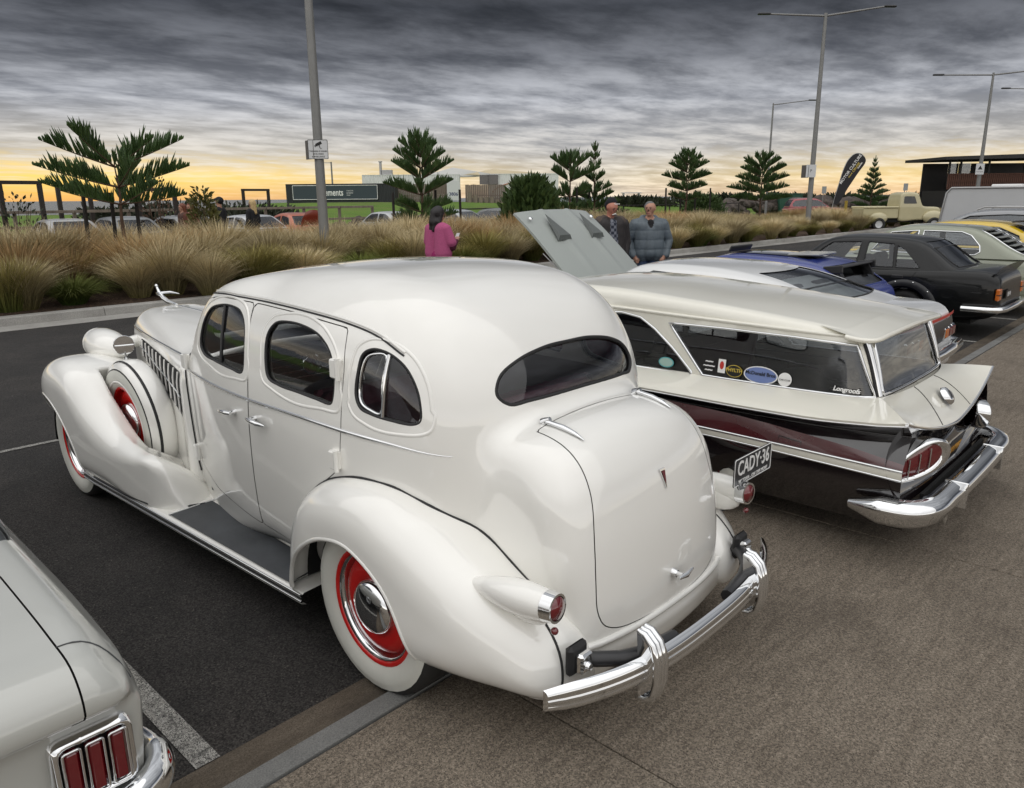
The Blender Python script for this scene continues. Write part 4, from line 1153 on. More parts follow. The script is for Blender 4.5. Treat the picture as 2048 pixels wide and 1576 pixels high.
WG2 = Poly([(0.95, 0.835), (0.95, 1.17), (0.70, 1.185), (0.55, 1.165), (0.43, 1.10), (0.28, 0.99), (0.125, 0.855), (0.135, 0.835)], corners=True)
WG3 = Poly([(1.0, 0.835), (1.0, 1.175), (1.4, 1.165), (1.62, 1.10), (1.85, 0.90), (1.85, 0.835)], corners=True)
WGR = Poly([(-0.54, 0.868), (-0.50, 1.150), (0.50, 1.150), (0.54, 0.868)], corners=True)
WGF = Poly([(-0.55, 0.86), (-0.50, 1.17), (0.50, 1.17), (0.55, 0.86)], corners=True)

def build_wagon():
    FU = surf(gh_f, (-1.12, -0.78, 0.72), (2.5, 0.78, 1.42), 0.028)
    FU = clip(FU, lambda V: V[:, 2] - 0.80)
    cab = FU; gls = []
    def gs(p, sg): return lambda V: np.maximum(p(V[:, 0], V[:, 2]), 0.4 - sg * V[:, 1])
    fns = [gs(p, sg) for p in (WG1, WG2, WG3) for sg in (1, -1)]
    fns.append(lambda V: np.maximum(WGR(V[:, 1], V[:, 2]), V[:, 0] + 0.80))
    fns.append(lambda V: np.maximum(WGF(V[:, 1], V[:, 2]), 1.5 - V[:, 0]))
    for k, fn in enumerate(fns):
        g = clip(FU, lambda V, fn=fn: -fn(V) + 0.003)
        mobj('window', offset(g, -0.008), M_GLASSD, WAG)
        cab = clip(cab, fn)
    roof = clip(cab, lambda V: V[:, 2] - 1.165)
    pil = clip(cab, lambda V: 1.165 - V[:, 2])
    mobj('roof', roof, M_WCREAM, WAG); mobj('pillars', pil, M_WCREAM, WAG)
    mobj('headlining', flip(offset(roof, -0.03)), M_BLKTRIM, WAG)
    for p in (WG1, WG2, WG3):
        for sg in (1, -1):
            q = np.vstack([np.linspace(a, c, 8, endpoint=False) for a, c in zip(p.p, np.roll(p.p, -1, 0))])
            curve_tube(gh_f, side_curve(gh_f, q, sg), 0.009, 6, -0.001, True).build('window_trim', M_CHROME, WAG)
    q = np.vstack([np.linspace(a, c, 12, endpoint=False) for a, c in zip(WGR.p, np.roll(WGR.p, -1, 0))])
    curve_tube(gh_f, rear_curve(gh_f, q), 0.011, 6, 0.0, True).build('window_trim', M_CHROME, WAG)
    for sg in (1, -1):   # polished corner pillars beside the tailgate glass
        a = rear_curve(gh_f, [(sg * 0.565, z) for z in np.linspace(0.865, 1.16, 8)])
        curve_tube(gh_f, a, 0.022, 8, -0.008).build('corner_pillar', M_CHROME, WAG)
        a = rear_curve(gh_f, [(sg * 0.590, z) for z in np.linspace(0.865, 1.15, 8)])
        curve_tube(gh_f, a, 0.010, 8, 0.002).build('pillar_strip', M_BLACK, WAG)
    # roof overhang
    P = [(-0.80, 0.655, 1.190), (-0.88, 0.645, 1.180), (-0.935, 0.60, 1.178), (-0.955, 0.40, 1.190), (-0.965, 0.0, 1.202), (-0.955, -0.40, 1.190), (-0.935, -0.60, 1.178), (-0.88, -0.645, 1.180), (-0.80, -0.655, 1.190)]
    b = MB(); b.tube(spline(P, 5), 0.020, 8, up=(0, 0, 1), flat=0.75); b.build('roof_lip', M_WCREAM, WAG)
    V = []; Pn = spline(P, 5)
    b = MB()
    for p in Pn:
        V += [(p[0] - 0.0, p[1], p[2] + 0.014), (min(p[0] + 0.17, -0.62), p[1] * 0.90, p[2] + 0.040)]
    b.add(V, [[2 * i, 2 * i + 1, 2 * i + 3, 2 * i + 2] for i in range(len(Pn) - 1)], True); b.build('roof_edge', M_WCREAM, WAG)
    for sg in (1, -1):
        xz = spline([(-0.80, 1.185), (-0.3, 1.195), (0.3, 1.205), (0.8, 1.215), (1.3, 1.21), (1.65, 1.16), (1.95, 0.98)], 6)
        curve_tube(gh_f, side_curve(gh_f, xz, sg), 0.012, 6, 0.0).build('drip_rail', M_WCREAM, WAG)
    # lower body in bands
    xs = np.concatenate([np.linspace(-1.235, -0.8, 10), np.linspace(-0.7, 3.9, 24)])
    xu = np.concatenate([np.linspace(-1.232, -1.0, 6), np.linspace(-0.99, -0.8, 4), np.linspace(-0.7, 3.9, 24)])
    for sg in (1, -1):
        S = lambda y: sg * y
        def E0(x):
            if x < -0.995:
                t = (x + 0.995) / (-1.232 + 0.995); return (S(0.585 + 0.318 * t), 0.863 - 0.034 * (0.35 * t + 0.65 * t ** 1.8))
            return (S(np.interp(x, [-0.995, -0.9, 0, 2.0, 3.9], [0.585, 0.645, 0.675, 0.60, 0.3])), np.interp(x, [-0.995, 0, 2, 3.9], [0.863, 0.850, 0.85, 0.80]))
        E1 = lambda x: (S(wy1(x)), wz1(x))
        E1b = lambda x: (S(wy1(x) - 0.004), wz1(x) - 0.016)
        E2 = lambda x: (S(np.interp(x, [-1.24, -1.0, -0.5, 3.9], [0.80, 0.81, 0.825, 0.83])), np.interp(x, [-1.24, -1.09, -0.78, -0.37, 0, 3.9], [0.735, 0.722, 0.707, 0.70, 0.69, 0.68]))
        E3 = lambda x: (S(np.interp(x, [-1.24, 3.9], [0.875, 0.875])), np.interp(x, [-1.24, -0.96, -0.38, 0.0, 3.9], [0.600, 0.640, 0.690, 0.70, 0.70]) if x < 0 else 0.70)
        E4 = lambda x: (S(0.892), np.interp(x, [-1.24, -0.4, 3.9], [0.566, 0.576, 0.585]))
        E5 = lambda x: (S(0.890), np.interp(x, [-1.24, -0.4, 3.9], [0.515, 0.532, 0.54]))
        E6 = lambda x: (S(0.86), 0.36)
        E7 = lambda x: (S(0.76), 0.20)
        fl = sg < 0
        strip(E0, E1, xu, 6, 0.012 * sg, fl).build('upper_side', M_WCREAM, WAG)
        strip(E1, E1b, xs, 1, 0, fl).build('fin_edge', M_WCREAM, WAG)
        strip(E1b, E2, xs, 5, -0.012 * sg, fl).build('side_hollow', M_WBLACK, WAG)
        strip(E2, E3, xs, 4, 0.004 * sg, fl).build('side_shoulder', M_WBLACK, WAG)
        strip(E3, E4, xs, 3, 0.003 * sg, fl).build('side_flash', M_WMAROON, WAG)
        strip(E4, E5, xs, 3, 0.004 * sg, fl).build('side_spear', M_WCREAM, WAG)
        strip(E5, E6, xs, 4, 0.01 * sg, fl).build('lower_side', M_WBLACK, WAG)
        strip(E6, E7, xs, 3, 0.01 * sg, fl).build('sill', M_WBLACK, WAG)
        for E, r in ((E4, 0.009), (E5, 0.007), (E1b, 0.005), (E2, 0.005)):
            b = MB(); b.tube([(x, E(x)[0], E(x)[1]) for x in xs], r, 6); b.build('side_moulding', M_CHROME if E not in (E2,) else M_WBLACK, WAG)
        b = MB(); q = [(-0.57, 0.886, 0.625), (-0.70, 0.887, 0.615), (-0.695, 0.890, 0.578), (-0.565, 0.889, 0.582)]
        b.tube([(x, sg * (y + 0.001), z) for x, y, z in q], 0.0035, 4, closed=True); b.build('fuel_flap_seam', M_WBLACK, WAG)
        # gull-wing deck half
    def edge_z(y): 
        a = abs(y) / 0.905
        return 0.655 + 0.175 * (0.25 * a + 0.75 * a ** 1.9)
    def edge_x(y): return -1.262 + 0.03 * (abs(y) / 0.9) ** 2
    def deck(a, t):
        y = -0.905 + 1.81 * a; yi = y * 0.585 / 0.905
        x0 = -1.055 + 0.06 * (abs(yi) / 0.585) ** 3; z0 = 0.863
        x1, z1 = edge_x(y), edge_z(y)
        z = z0 + (z1 - z0) * (0.35 * t + 0.65 * t ** 1.8) ; 
        return (x0 + (x1 - x0) * t, yi + (y - yi) * t, z)
    b = MB(); b.grid(lambda a, t: deck(a, t), 36, 10); b.build('tailgate_deck', M_WCREAM, WAG)
    b = MB(); b.tube([(edge_x(y), y, edge_z(y) - 0.006) for y in np.linspace(-0.905, 0.905, 40)], 0.010, 6); b.build('deck_edge_trim', M_CHROME, WAG)
    for y in (0.30, -0.30):
        b = MB(); b.tube([tuple(np.array(deck(0.5 + y / 1.81 * (0.75 + 0.25 * 1), t)) + [0, 0, 0.001]) for t in np.linspace(0.02, 0.98, 10)], 0.003, 4); b.build('tailgate_seam', M_BLACK, WAG)
    # rear panel under the deck, hollowed
    def rear(a, t):
        y = -0.895 + 1.79 * a
        z = edge_z(y) - 0.015 + (0.36 - edge_z(y) + 0.015) * t
        return (edge_x(y) + 0.012 + 0.075 * math.sin(PI * min(1, t * 1.1)) ** 0.8 - 0.01 * t, y, z)
    b = MB(); b.grid(rear, 36, 10); b.build('rear_panel', M_WBLACK, WAG)
    # eye-shaped tail lamps
    for sg in (1, -1):
        def ring(s_, n=40):
            out = []
            for k in range(n):
                an = 2 * PI * k / n
                u = math.cos(an) * 0.205 * s_            # + = outwards
                v = math.sin(an) * 0.088 * s_ * (1 + 0.30 * math.cos(an + PI))
                c_, n_ = math.cos(-0.40), math.sin(-0.40)
                yy = 0.64 + u * c_ - v * n_; zz = 0.548 + u * n_ + v * c_
                out.append((sg * yy, zz))
            return out
        SL = lambda p: (p[0] + (abs(p[1]) - 0.60) * 0.55, p[1], p[2])
        R0, R1, R2 = ring(1.0), ring(0.90), ring(0.77)
        b = MB(); n = 40
        V = [(-1.18, y, z) for y, z in R0] + [(-1.258, y, z) for y, z in R0] + [(-1.275, y, z) for y, z in R1] + [(-1.250, y, z) for y, z in R2]
        F = [[k * n + i, k * n + (i + 1) % n, (k + 1) * n + (i + 1) % n, (k + 1) * n + i] for k in range(3) for i in range(n)]
        if sg > 0: F = [f[::-1] for f in F]
        V = [SL(p) for p in V]; b.add(V, F, True); tl = b.build('tail_lamp', M_CHROME, WAG)
        b = MB(); V = [(-1.252, y, z) for y, z in R2]; cy = sum(p[0] for p in R2) / n; cz = sum(p[1] for p in R2) / n
        V2 = [(-1.262, cy + (y - cy) * 0.6, cz + (z - cz) * 0.6) for y, z in R2]
        V = [SL(p) for p in V]; V2 = [SL(p) for p in V2]
        b.add(V + V2 + [SL((-1.266, cy, cz))], [[i, (i + 1) % n, n + (i + 1) % n, n + i] for i in range(n)] + [[n + i, n + (i + 1) % n, 2 * n] for i in range(n)], True)
        b.build('lens', M_REDLENS, tl)
        for k in (-0.06, 0.0, 0.06):
            b = MB(); yy = 0.64 + k
            zc = 0.548 - k * 0.42
            b.tube([SL((-1.268, sg * yy, zc - 0.055)), SL((-1.270, sg * yy, zc + 0.055))], 0.004, 5); b.build('lens_bar', M_CHROME, tl)
        # nacelle behind the lamp, running forward along the wing
        b = MB(); V = []
        for x, s_ in ((-1.20, 1.05), (-1.0, 1.0), (-0.7, 0.8), (-0.3, 0.35)):
            V += [(x, y - sg * (0.02 if x > -1.1 else 0), z) for y, z in ring(s_)]
        b.add(V, [[k * n + i, k * n + (i + 1) % n, (k + 1) * n + (i + 1) % n, (k + 1) * n + i] for k in range(3) for i in range(n)], True); b.build('lamp_nacelle', M_WBLACK, WAG)
    # bumper, swept
    path = spline([(-1.00, 0.925), (-1.15, 0.935), (-1.29, 0.90), (-1.365, 0.78), (-1.385, 0.5), (-1.392, 0.0), (-1.385, -0.5), (-1.365, -0.78), (-1.29, -0.90), (-1.15, -0.935), (-1.00, -0.925)], 6)
    prof = [(0.055, 0.062), (0.02, 0.070), (-0.030, 0.060), (-0.052, 0.035), (-0.058, 0.012), (-0.040, -0.012), (-0.030, -0.040), (-0.005, -0.062), (0.03, -0.066), (0.05, -0.05), (0.06, 0.0)]
    V = []; n = len(prof); m = len(path)
    for i, (x, y) in enumerate(path):
        a = path[max(i - 1, 0)]; c = path[min(i + 1, m - 1)]; t = np.array([c[0] - a[0], c[1] - a[1]]); t /= np.linalg.norm(t)
        nr = np.array([-t[1], t[0]])
        if nr[0] * 1 + 0 < 0 and abs(y) < 0.8: nr = nr
        nr = np.array([t[1], -t[0]]) * -1
        e = min(i, m - 1 - i) / 6.0; s_ = min(1, 0.35 + 0.65 * min(1, e))
        for d, h in prof: V.append((x - nr[0] * -d * 1.0 * s_ * 1.0, y - nr[1] * -d * s_, 0.345 + h * s_ * 1.1))
    F = [[i * n + k, i * n + (k + 1) % n, (i + 1) * n + (k + 1) % n, (i + 1) * n + k] for i in range(m - 1) for k in range(n)]
    b = MB(); b.add(V, F, True); b.add(V[:n], [list(range(n))]); b.add(V[-n:], [list(range(n - 1, -1, -1))]); bo = b.build('bumper', M_CHROME, WAG)
    for y in (0.42, -0.42):
        b = MB(); b.box((-1.39, y, 0.35), (0.118, 0.010, 0.15), bev=0.004); b.build('bumper_joint', M_CHROME, bo)
        b = MB(); b.tube([(-1.36, y * 1.25, 0.29), (-1.37, y * 1.25, 0.24), (-1.38, y * 1.25, 0.205)], [0.03, 0.022, 0.004], 8); b.build('exhaust_tip', M_CHROME, WAG)
    b = MB(); b.box((-1.28, 0, 0.36), (0.02, 1.3, 0.06)); b.build('bumper_gap_shade', M_DARK, WAG)  # dark strip put in as the shade behind the bumper
    # number plate
    b = MB(); b.prism(rrect(-0.155, 0.155, -0.077, 0.077, 0.012, 3), -0.002, 0.002, 'X'); PLt = b.build('number_plate', mat('plate_black', (0.012, 0.012, 0.014), 0.35), WAG, (-1.262, 0.0, 0.49), (0, math.radians(-14), 0))
    text('plate_number', '918 KWA', 0.085, mat('plate_orange', (0.60, 0.30, 0.05), 0.5), PLt, (-0.004, 0, -0.008), (PI / 2, 0, -PI / 2), sx=0.78, bold=0.001, depth=0.001)
    b = MB(); b.lathe([(0.0, -0.03), (0.035, -0.028), (0.05, -0.02), (0.058, 0.0)], (0, 0, 0), 'X', 24); em = b.build('tailgate_emblem', M_CHROME, WAG, (-1.185, 0.0, 0.790), (0, math.radians(38), 0))
    b = MB(); b.lathe([(0.0, -0.033), (0.022, -0.032), (0.03, -0.026)], (0, 0, 0), 'X', 20); b.build('emblem_centre', M_DKREFL, em)
    # stickers on the glass
    def stick(nm, x, z, w, h, m, shape='ellipse', dy=0.004):
        p = side_curve(gh_f, [(x, z)])[0]; b = MB(); n = 24
        pts = [(x + w / 2 * math.cos(2 * PI * k / n), z + h / 2 * math.sin(2 * PI * k / n)) for k in range(n)] if shape == 'ellipse' else [(x - w / 2, z - h / 2), (x + w / 2, z - h / 2), (x + w / 2, z + h / 2), (x - w / 2, z + h / 2)]
        q = side_curve(gh_f, pts); q[:, 1] += dy
        b.add([tuple(v) for v in q], [list(range(len(q)))]); return b.build(nm, m, WAG), p
    def stxt(s_, x, z, size, m, **k):
        p = side_curve(gh_f, [(x, z)])[0]
        return text('sticker_lettering', s_, size, m, WAG, (x, p[1] + 0.0075, z), (math.radians(90 - 7), 0, PI), depth=0.0006, **k)
    stick('sticker', -0.335, 0.905, 0.215, 0.105, M_LETTERW); stick('sticker', -0.335, 0.905, 0.200, 0.092, M_STICKER_B, dy=0.0055); stxt('McDonald Bros', -0.335, 0.913, 0.030, M_LETTERK, bold=0.0006)
    stick('sticker', -0.165, 0.905, 0.105, 0.075, M_STICKER_Y); stick('sticker', -0.165, 0.905, 0.097, 0.067, M_LETTERK, dy=0.0055); stxt('PHYLTH', -0.165, 0.910, 0.030, M_STICKER_Y, bold=0.0008)
    stick('sticker', -0.485, 0.900, 0.082, 0.082, M_LETTERW); stxt('CAR CLUB', -0.485, 0.898, 0.014, M_LETTERK)
    stick('sticker', -0.080, 0.925, 0.05, 0.085, M_LETTERW, 'box'); stick('sticker', -0.080, 0.930, 0.028, 0.05, M_STICKER_R, dy=0.0055)
    for k, z in enumerate((0.945, 0.918, 0.892)): stxt(('Custom', 'Wagon', 'Club')[k] if False else ('~~', '~~~', '~~')[k], 0.005, z, 0.045, M_LETTERW, bold=0.0015)
    stxt('Longroofs', -0.835, 0.893, 0.036, M_LETTERW, bold=0.0012, shear=0.25); 
    stick('sticker', 0.315, 0.895, 0.115, 0.068, M_STICKER_T); stick('sticker', 0.315, 0.895, 0.10, 0.055, mat('sticker_pale', (0.35, 0.5, 0.45), 0.4), dy=0.0055)
    # inside
    b = MB(); b.box((0.5, 0, 0.45), (3.0, 1.3, 0.05)); b.build('load_floor', M_BLKTRIM, WAG)
    for x in (0.35, 1.25):
        b = MB(); b.box((x, 0, 0.82), (0.16, 1.15, 0.42), ry=-0.15, bev=0.06); b.box((x + 0.28, 0, 0.60), (0.5, 1.15, 0.16), bev=0.05); b.build('bench_seat', M_MAROON, WAG)
    b = MB(); b.box((1.3, 0, 0.34), (4.9, 1.5, 0.2)); b.build('chassis', M_DARK, WAG)
    for x in (0.0, 2.8):
        for sg in (1, -1): wheel_parts('wheel', WAG, (x, sg * 0.76, 0.33), sg, 0.33, 0.17, 0.19, True, face=M_WMAROON, capr=0.14)
build_wagon()
# ---------------------------------------------------------------- the other cars
def simple_wheel(parent, c, sgn, R, w, hub, hubm):
    e = bpy.data.objects.new('wheel', None); COL.objects.link(e); e.parent = parent; e.location = c
    h = w / 2 * sgn
    b = MB(); b.lathe([(hub, -h), (R - 0.03, -h), (R, -h * 0.6), (R, h * 0.6), (R - 0.03, h), (hub, h * 0.95), (hub, h * 0.5)], (0, 0, 0), 'Y', 24); b.build('tyre', M_TYRE, e)
    b = MB(); b.lathe([(hub + 0.004, h * 0.9), (hub - 0.02, h * 0.8), (hub * 0.8, h * 0.55), (hub * 0.3, h * 0.6), (0.002, h * 0.65)], (0, 0, 0), 'Y', 24); b.build('rim', hubm, e)
    return e

def make_car(name, label, loc, rz, S, group=None):
    root = thing(name, label, 'car', loc, rz, group)
    side, gh = Poly(S['side'], 6), Poly(S['gh'], 6)
    w, wg, tum, belt = S['w'], S['wg'], S.get('tum', 0.25), S['belt']
    xs = [p[0] for p in S['side']]; xm = (min(xs) + max(xs)) / 2; Lh = (max(xs) - min(xs)) / 2
    kb, kg = S.get('kb', 0.12), S.get('kg', 0.12); h = S.get('h', 0.045)
    ec = S.get('ec', 0.14); paint = S['paint']; zc = S.get('zc', 0.55); sc_ = S.get('sidecurve', 0.22)
    def fb(x, y, z):
        ay = np.abs(y)
        return smax(side(x, z + 0.04 * ay ** 2), ay - w + ec * (np.abs(x - xm) / Lh) ** 4 + sc_ * (z - zc) ** 2, kb)
    def fg(x, y, z):
        ay = np.abs(y)
        return smax(gh(x, z + 0.07 * ay ** 2), ay - wg + tum * np.maximum(z - belt, -0.05) + 0.05 * (np.abs(x - S.get('gx', xm)) / 1.2) ** 4, kg)
    zt = max(p[1] for p in S['side']) + 0.1
    B = surf(fb, (min(xs) - 0.08, -w - 0.08, min(p[1] for p in S['side']) - 0.08), (max(xs) + 0.08, w + 0.08, zt), h, 2)
    for (wx, wr) in S['arches']:
        zz = S.get('wz', 0.31)
        B = clip(B, lambda V: np.maximum(np.sqrt((V[:, 0] - wx) ** 2 + (V[:, 2] - zz) ** 2) - wr, 0.45 - np.abs(V[:, 1])))
    B = clip(B, lambda V: np.maximum(fg(V[:, 0], V[:, 1], V[:, 2]) + 0.05, belt - 0.06 - V[:, 2]))
    bo = mobj('body', B, paint, root)
    gxs = [p[0] for p in S['gh']]
    G = surf(fg, (min(gxs) - 0.08, -wg - 0.1, min(p[1] for p in S['gh']) - 0.06), (max(gxs) + 0.08, wg + 0.1, max(p[1] for p in S['gh']) + 0.08), S.get('hg', h), 2)
    G = clip(G, lambda V: V[:, 2] - belt + 0.02)
    cab = G; glass = S.get('glass', M_GLASSD)
    def add(fn, trim_curve=None):
        nonlocal cab
        g = clip(G, lambda V: -fn(V) + 0.003)
        if len(g[2]): mobj('window', offset(g, -0.008), glass, root)
        cab = clip(cab, fn)
    rails = S.get('trim')
    for pts in S['wins']:
        p = Poly(pts, 4, corners=not S.get('round', False))
        for sg in (1, -1):
            add(lambda V, sg=sg: np.maximum(p(V[:, 0], V[:, 2]), 0.3 - sg * V[:, 1]))
            if rails:
                q = np.vstack([np.linspace(a, c, 6, endpoint=False) for a, c in zip(p.p, np.roll(p.p, -1, 0))]) if not S.get('round', False) else p.p
                cu = side_curve(fg, q, sg)
                if len(cu) > 4: curve_tube(fg, cu, rails[1], 6, 0.0, True).build('window_trim', rails[0], root)
    for key, sgn in (('rear', -1), ('front', 1)):
        if key in S:
            y0, z0, y1, z1, xl = S[key]
            p = Poly([(-y0, z0), (y0, z0), (y1, z1), (-y1, z1)], corners=True)
            add(lambda V: np.maximum(p(V[:, 1], V[:, 2]), (xl - V[:, 0]) * sgn))
            if key == 'rear':
                q = np.vstack([np.linspace(a, c, 8, endpoint=False) for a, c in zip(p.p, np.roll(p.p, -1, 0))])
                cu = rear_curve(fg, q)
                if len(cu) > 8: curve_tube(fg, cu, 0.010, 6, 0.0, True).build('window_trim', (rails or (M_BLACK, 0))[0], root)
    mobj('cabin', cab, S.get('roof', paint), root)
    mobj('headlining', flip(offset(cab, -0.03)), M_BLKTRIM, root)
    b = MB(); gx0, gx1 = min(gxs) + 0.15, max(gxs) - 0.15
    b.box(((gx0 + gx1) / 2, 0, 0.42), (gx1 - gx0, wg * 1.7, 0.04)); b.build('floor_pan', M_BLKTRIM, root)
    for x in S.get('seats', []):
        for y in (0.34, -0.34):
            q = MB(); q.box((x, y, belt - 0.12), (0.14, 0.46, 0.56), ry=-0.18, bev=0.05); q.box((x + 0.26, y, belt - 0.42), (0.48, 0.46, 0.16), bev=0.05); q.build('seat', S.get('seatm', M_BLKTRIM), root)
    for (wx, wr) in S['arches']:
        for sg in (1, -1):
            simple_wheel(root, (wx, sg * (w - 0.13), S.get('wz', 0.31)), sg, S.get('wr', 0.305), 0.2, 0.185, S.get('hub', M_STEEL))
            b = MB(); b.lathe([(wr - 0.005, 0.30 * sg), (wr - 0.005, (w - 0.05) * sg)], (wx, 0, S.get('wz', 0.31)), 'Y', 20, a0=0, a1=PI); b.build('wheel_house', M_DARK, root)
    b = MB(); b.box((xm, 0, 0.28), (Lh * 1.7, w * 1.4, 0.2)); b.build('chassis', M_DARK, root)
    return root, fb, fg

# ---- white fastback coupe with its bonnet raised
M_FBW = mat('fastback_white', (0.74, 0.745, 0.74), 0.25, coat=0.9)
FB, fb_b, fb_g = make_car('fastback_coupe', 'white fastback coupe with raised grey bonnet beyond the cream wagon', (7.78, 3.0, 0), PI / 2, dict(
    side=[(-1.05, 0.32), (-1.06, 0.60), (-1.03, 0.80), (-0.95, 0.905), (-0.6, 0.945), (0.2, 0.93), (1.2, 0.92), (2.4, 0.93), (2.6, 0.84), (3.3, 0.80), (3.72, 0.76), (3.78, 0.6), (3.72, 0.32), (2.0, 0.26), (0, 0.26)],
    gh=[(-0.75, 0.88), (-0.5, 0.975), (-0.2, 1.05), (0.17, 1.16), (0.45, 1.215), (0.8, 1.255), (1.2, 1.27), (1.6, 1.262), (1.85, 1.22), (2.2, 1.02), (2.45, 0.88), (1.0, 0.85)],
    w=0.93, wg=0.82, tum=0.42, belt=0.93, kb=0.13, kg=0.14, gx=0.8, paint=M_FBW, glass=M_GLASS, hg=0.035,
    wins=[[(1.80, 0.94), (1.72, 1.10), (1.55, 1.17), (1.04, 1.150), (0.60, 1.105), (0.45, 1.07), (0.62, 0.94)]],
    rear=(0.60, 1.0, 0.50, 1.20, 0.5), front=(0.62, 0.95, 0.55, 1.20, 1.7), trim=(M_BLACK, 0.010), arches=[(0.0, 0.36), (2.77, 0.36)], seats=[1.0, 0.2]))
def fastback_bits():
    b = MB(); b.grid(lambda a, t: (-1.065 + 0.05 * (abs(2 * a - 1)) ** 3 - 0.02 * math.sin(PI * t), -0.80 + 1.6 * a, 0.56 + 0.22 * t), 16, 4); b.build('tail_panel', M_BLKPL, FB)
    b = MB(); b.grid(lambda a, t: (-1.068 + 0.05 * (abs(2 * a - 1)) ** 3, -0.84 + 1.68 * a, 0.795 + 0.03 * t), 16, 1); b.build('red_stripe', M_STICKER_R, FB)
    for sg in (1, -1):
        for k in range(3):
            y = sg * (0.70 - 0.145 * k)
            q = MB(); q.box((-1.06 + 0.03 * (abs(y) / 0.8) ** 3, y, 0.645), (0.06, 0.125, 0.115), bev=0.012); l = q.build('tail_lamp', M_CHROME, FB)
            q = MB(); q.box((-1.078 + 0.03 * (abs(y) / 0.8) ** 3, y, 0.645), (0.04, 0.102, 0.092), bev=0.01); q.build('lens', M_REDLENS if k < 2 else M_ORLENS, l)
    q = MB(); q.tube([(-0.75, 0.93, 0.50), (-0.98, 0.90, 0.50), (-1.10, 0.80, 0.50), (-1.14, 0.4, 0.50), (-1.15, 0, 0.50), (-1.14, -0.4, 0.50), (-1.10, -0.80, 0.50), (-0.98, -0.90, 0.50), (-0.75, -0.93, 0.50)], 0.055, 10, up=(0, 0, 1), flat=1.0); q.build('bumper', M_CHROME, FB)
    # raised bonnet, hinged at the windscreen, twin scoops on its upper face
    M_BON = mat('bonnet_grey', (0.30, 0.325, 0.305), 0.35, coat=0.5)
    bon = bpy.data.objects.new('bonnet', None); COL.objects.link(bon); bon.parent = FB; bon.location = (2.62, -0.12, 0.90); bon.rotation_euler = (0, math.radians(-42), 0)
    q = MB(); L = 1.36
    def top(a, t):
        y = (2 * t - 1); hw = 0.76 - 0.03 * a
        z = 0.03 - 0.045 * abs(y) ** 2.4 - 0.05 * a ** 4 + 0.022 * max(0, 1 - abs(abs(y) - 0.36) / 0.10) * min(1, a * 3)
        return (L * a, hw * y, z)
    V = [top(i / 20, j / 30) for i in range(21) for j in range(31)]; n = len(V)
    V2 = [(x, y, z - 0.03) for x, y, z in V]
    F = [[i * 31 + j, (i + 1) * 31 + j, (i + 1) * 31 + j + 1, i * 31 + j + 1] for i in range(20) for j in range(30)]
    q.add(V, F, True); q.add(V2, [f[::-1] for f in F], True)
    rim = [i * 31 for i in range(21)] + [20 * 31 + j for j in range(1, 31)] + [i * 31 + 30 for i in range(19, -1, -1)] + [j for j in range(29, 0, -1)]
    q.add(V + V2, [[rim[k], rim[(k + 1) % len(rim)], n + rim[(k + 1) % len(rim)], n + rim[k]] for k in range(len(rim))]); q.build('bonnet_skin', M_BON, bon)
    for sg in (1, -1):
        y = sg * 0.34
        q = MB(); q.add([(1.22, y + sg * 0.01, 0.046), (0.80, y - 0.10, 0.078), (0.80, y + 0.10, 0.078), (0.76, y - 0.13, 0.036), (0.76, y + 0.13, 0.030)], [[0, 1, 2], [1, 3, 4, 2], [0, 3, 1], [0, 2, 4]]); q.build('bonnet_scoop', mat('scoop_dark_grey', (0.09, 0.10, 0.095), 0.4), bon)
        q = MB(); q.lathe([(0.0, 0.016), (0.02, 0.014), (0.028, 0.0)], (1.18, sg * 0.62, 0.005), 'Z', 16); q.build('bonnet_pin', M_CHROME, bon)
    q = MB(); q.tube([(2.6, 0.55, 0.82), (3.2, 0.6, 1.28)], 0.008, 6); q.build('bonnet_stay', M_STEEL, FB)
    q = MB(); q.box((3.1, 0, 0.62), (0.7, 0.6, 0.3), bev=0.08); q.build('engine', M_BLKPL, FB)
b = MB(); b.grid(lambda a, t: (-0.28 + 0.62 * a, -0.55 + 1.1 * t, 0.955 + 0.16 * a), 4, 4); b.build('glass_sheen_panel', mat('painted_glass_sheen', (0.40, 0.43, 0.44), 0.8), FB)  # pale panel added under the rear glass, imitates its light reflection
fastback_bits()

# ---- blue coupe with black rear wing
M_BLUE = mat('deep_blue_paint', (0.028, 0.045, 0.22), 0.22, coat=0.6)
BL, bl_b, bl_g = make_car('sports_hatchback', 'low blue hatchback with black roof panel and black rear wing', (10.2, 3.2, -0.045), PI / 2, dict(
    side=[(0.0, 0.30), (-0.02, 0.6), (0.05, 0.84), (0.3, 0.90), (1.2, 0.88), (2.4, 0.86), (3.0, 0.74), (3.6, 0.66), (3.7, 0.5), (3.62, 0.28), (2.0, 0.22)],
    gh=[(0.10, 0.86), (0.30, 1.02), (0.55, 1.16), (0.9, 1.215), (1.4, 1.245), (1.85, 1.24), (2.08, 1.18), (2.4, 0.98), (2.6, 0.86), (1.3, 0.80)],
    w=0.84, wg=0.76, tum=0.40, belt=0.88, kg=0.10, gx=1.3, paint=M_BLUE,
    wins=[[(2.30, 0.90), (2.10, 1.08), (1.95, 1.13), (1.35, 1.13), (0.85, 1.10), (0.62, 1.04), (0.55, 0.90)]],
    rear=(0.55, 0.90, 0.48, 1.13, 0.6), front=(0.58, 0.90, 0.50, 1.17, 2.05), trim=(M_BLACK, 0.012), arches=[(0.75, 0.34), (2.95, 0.34)], seats=[1.3]))
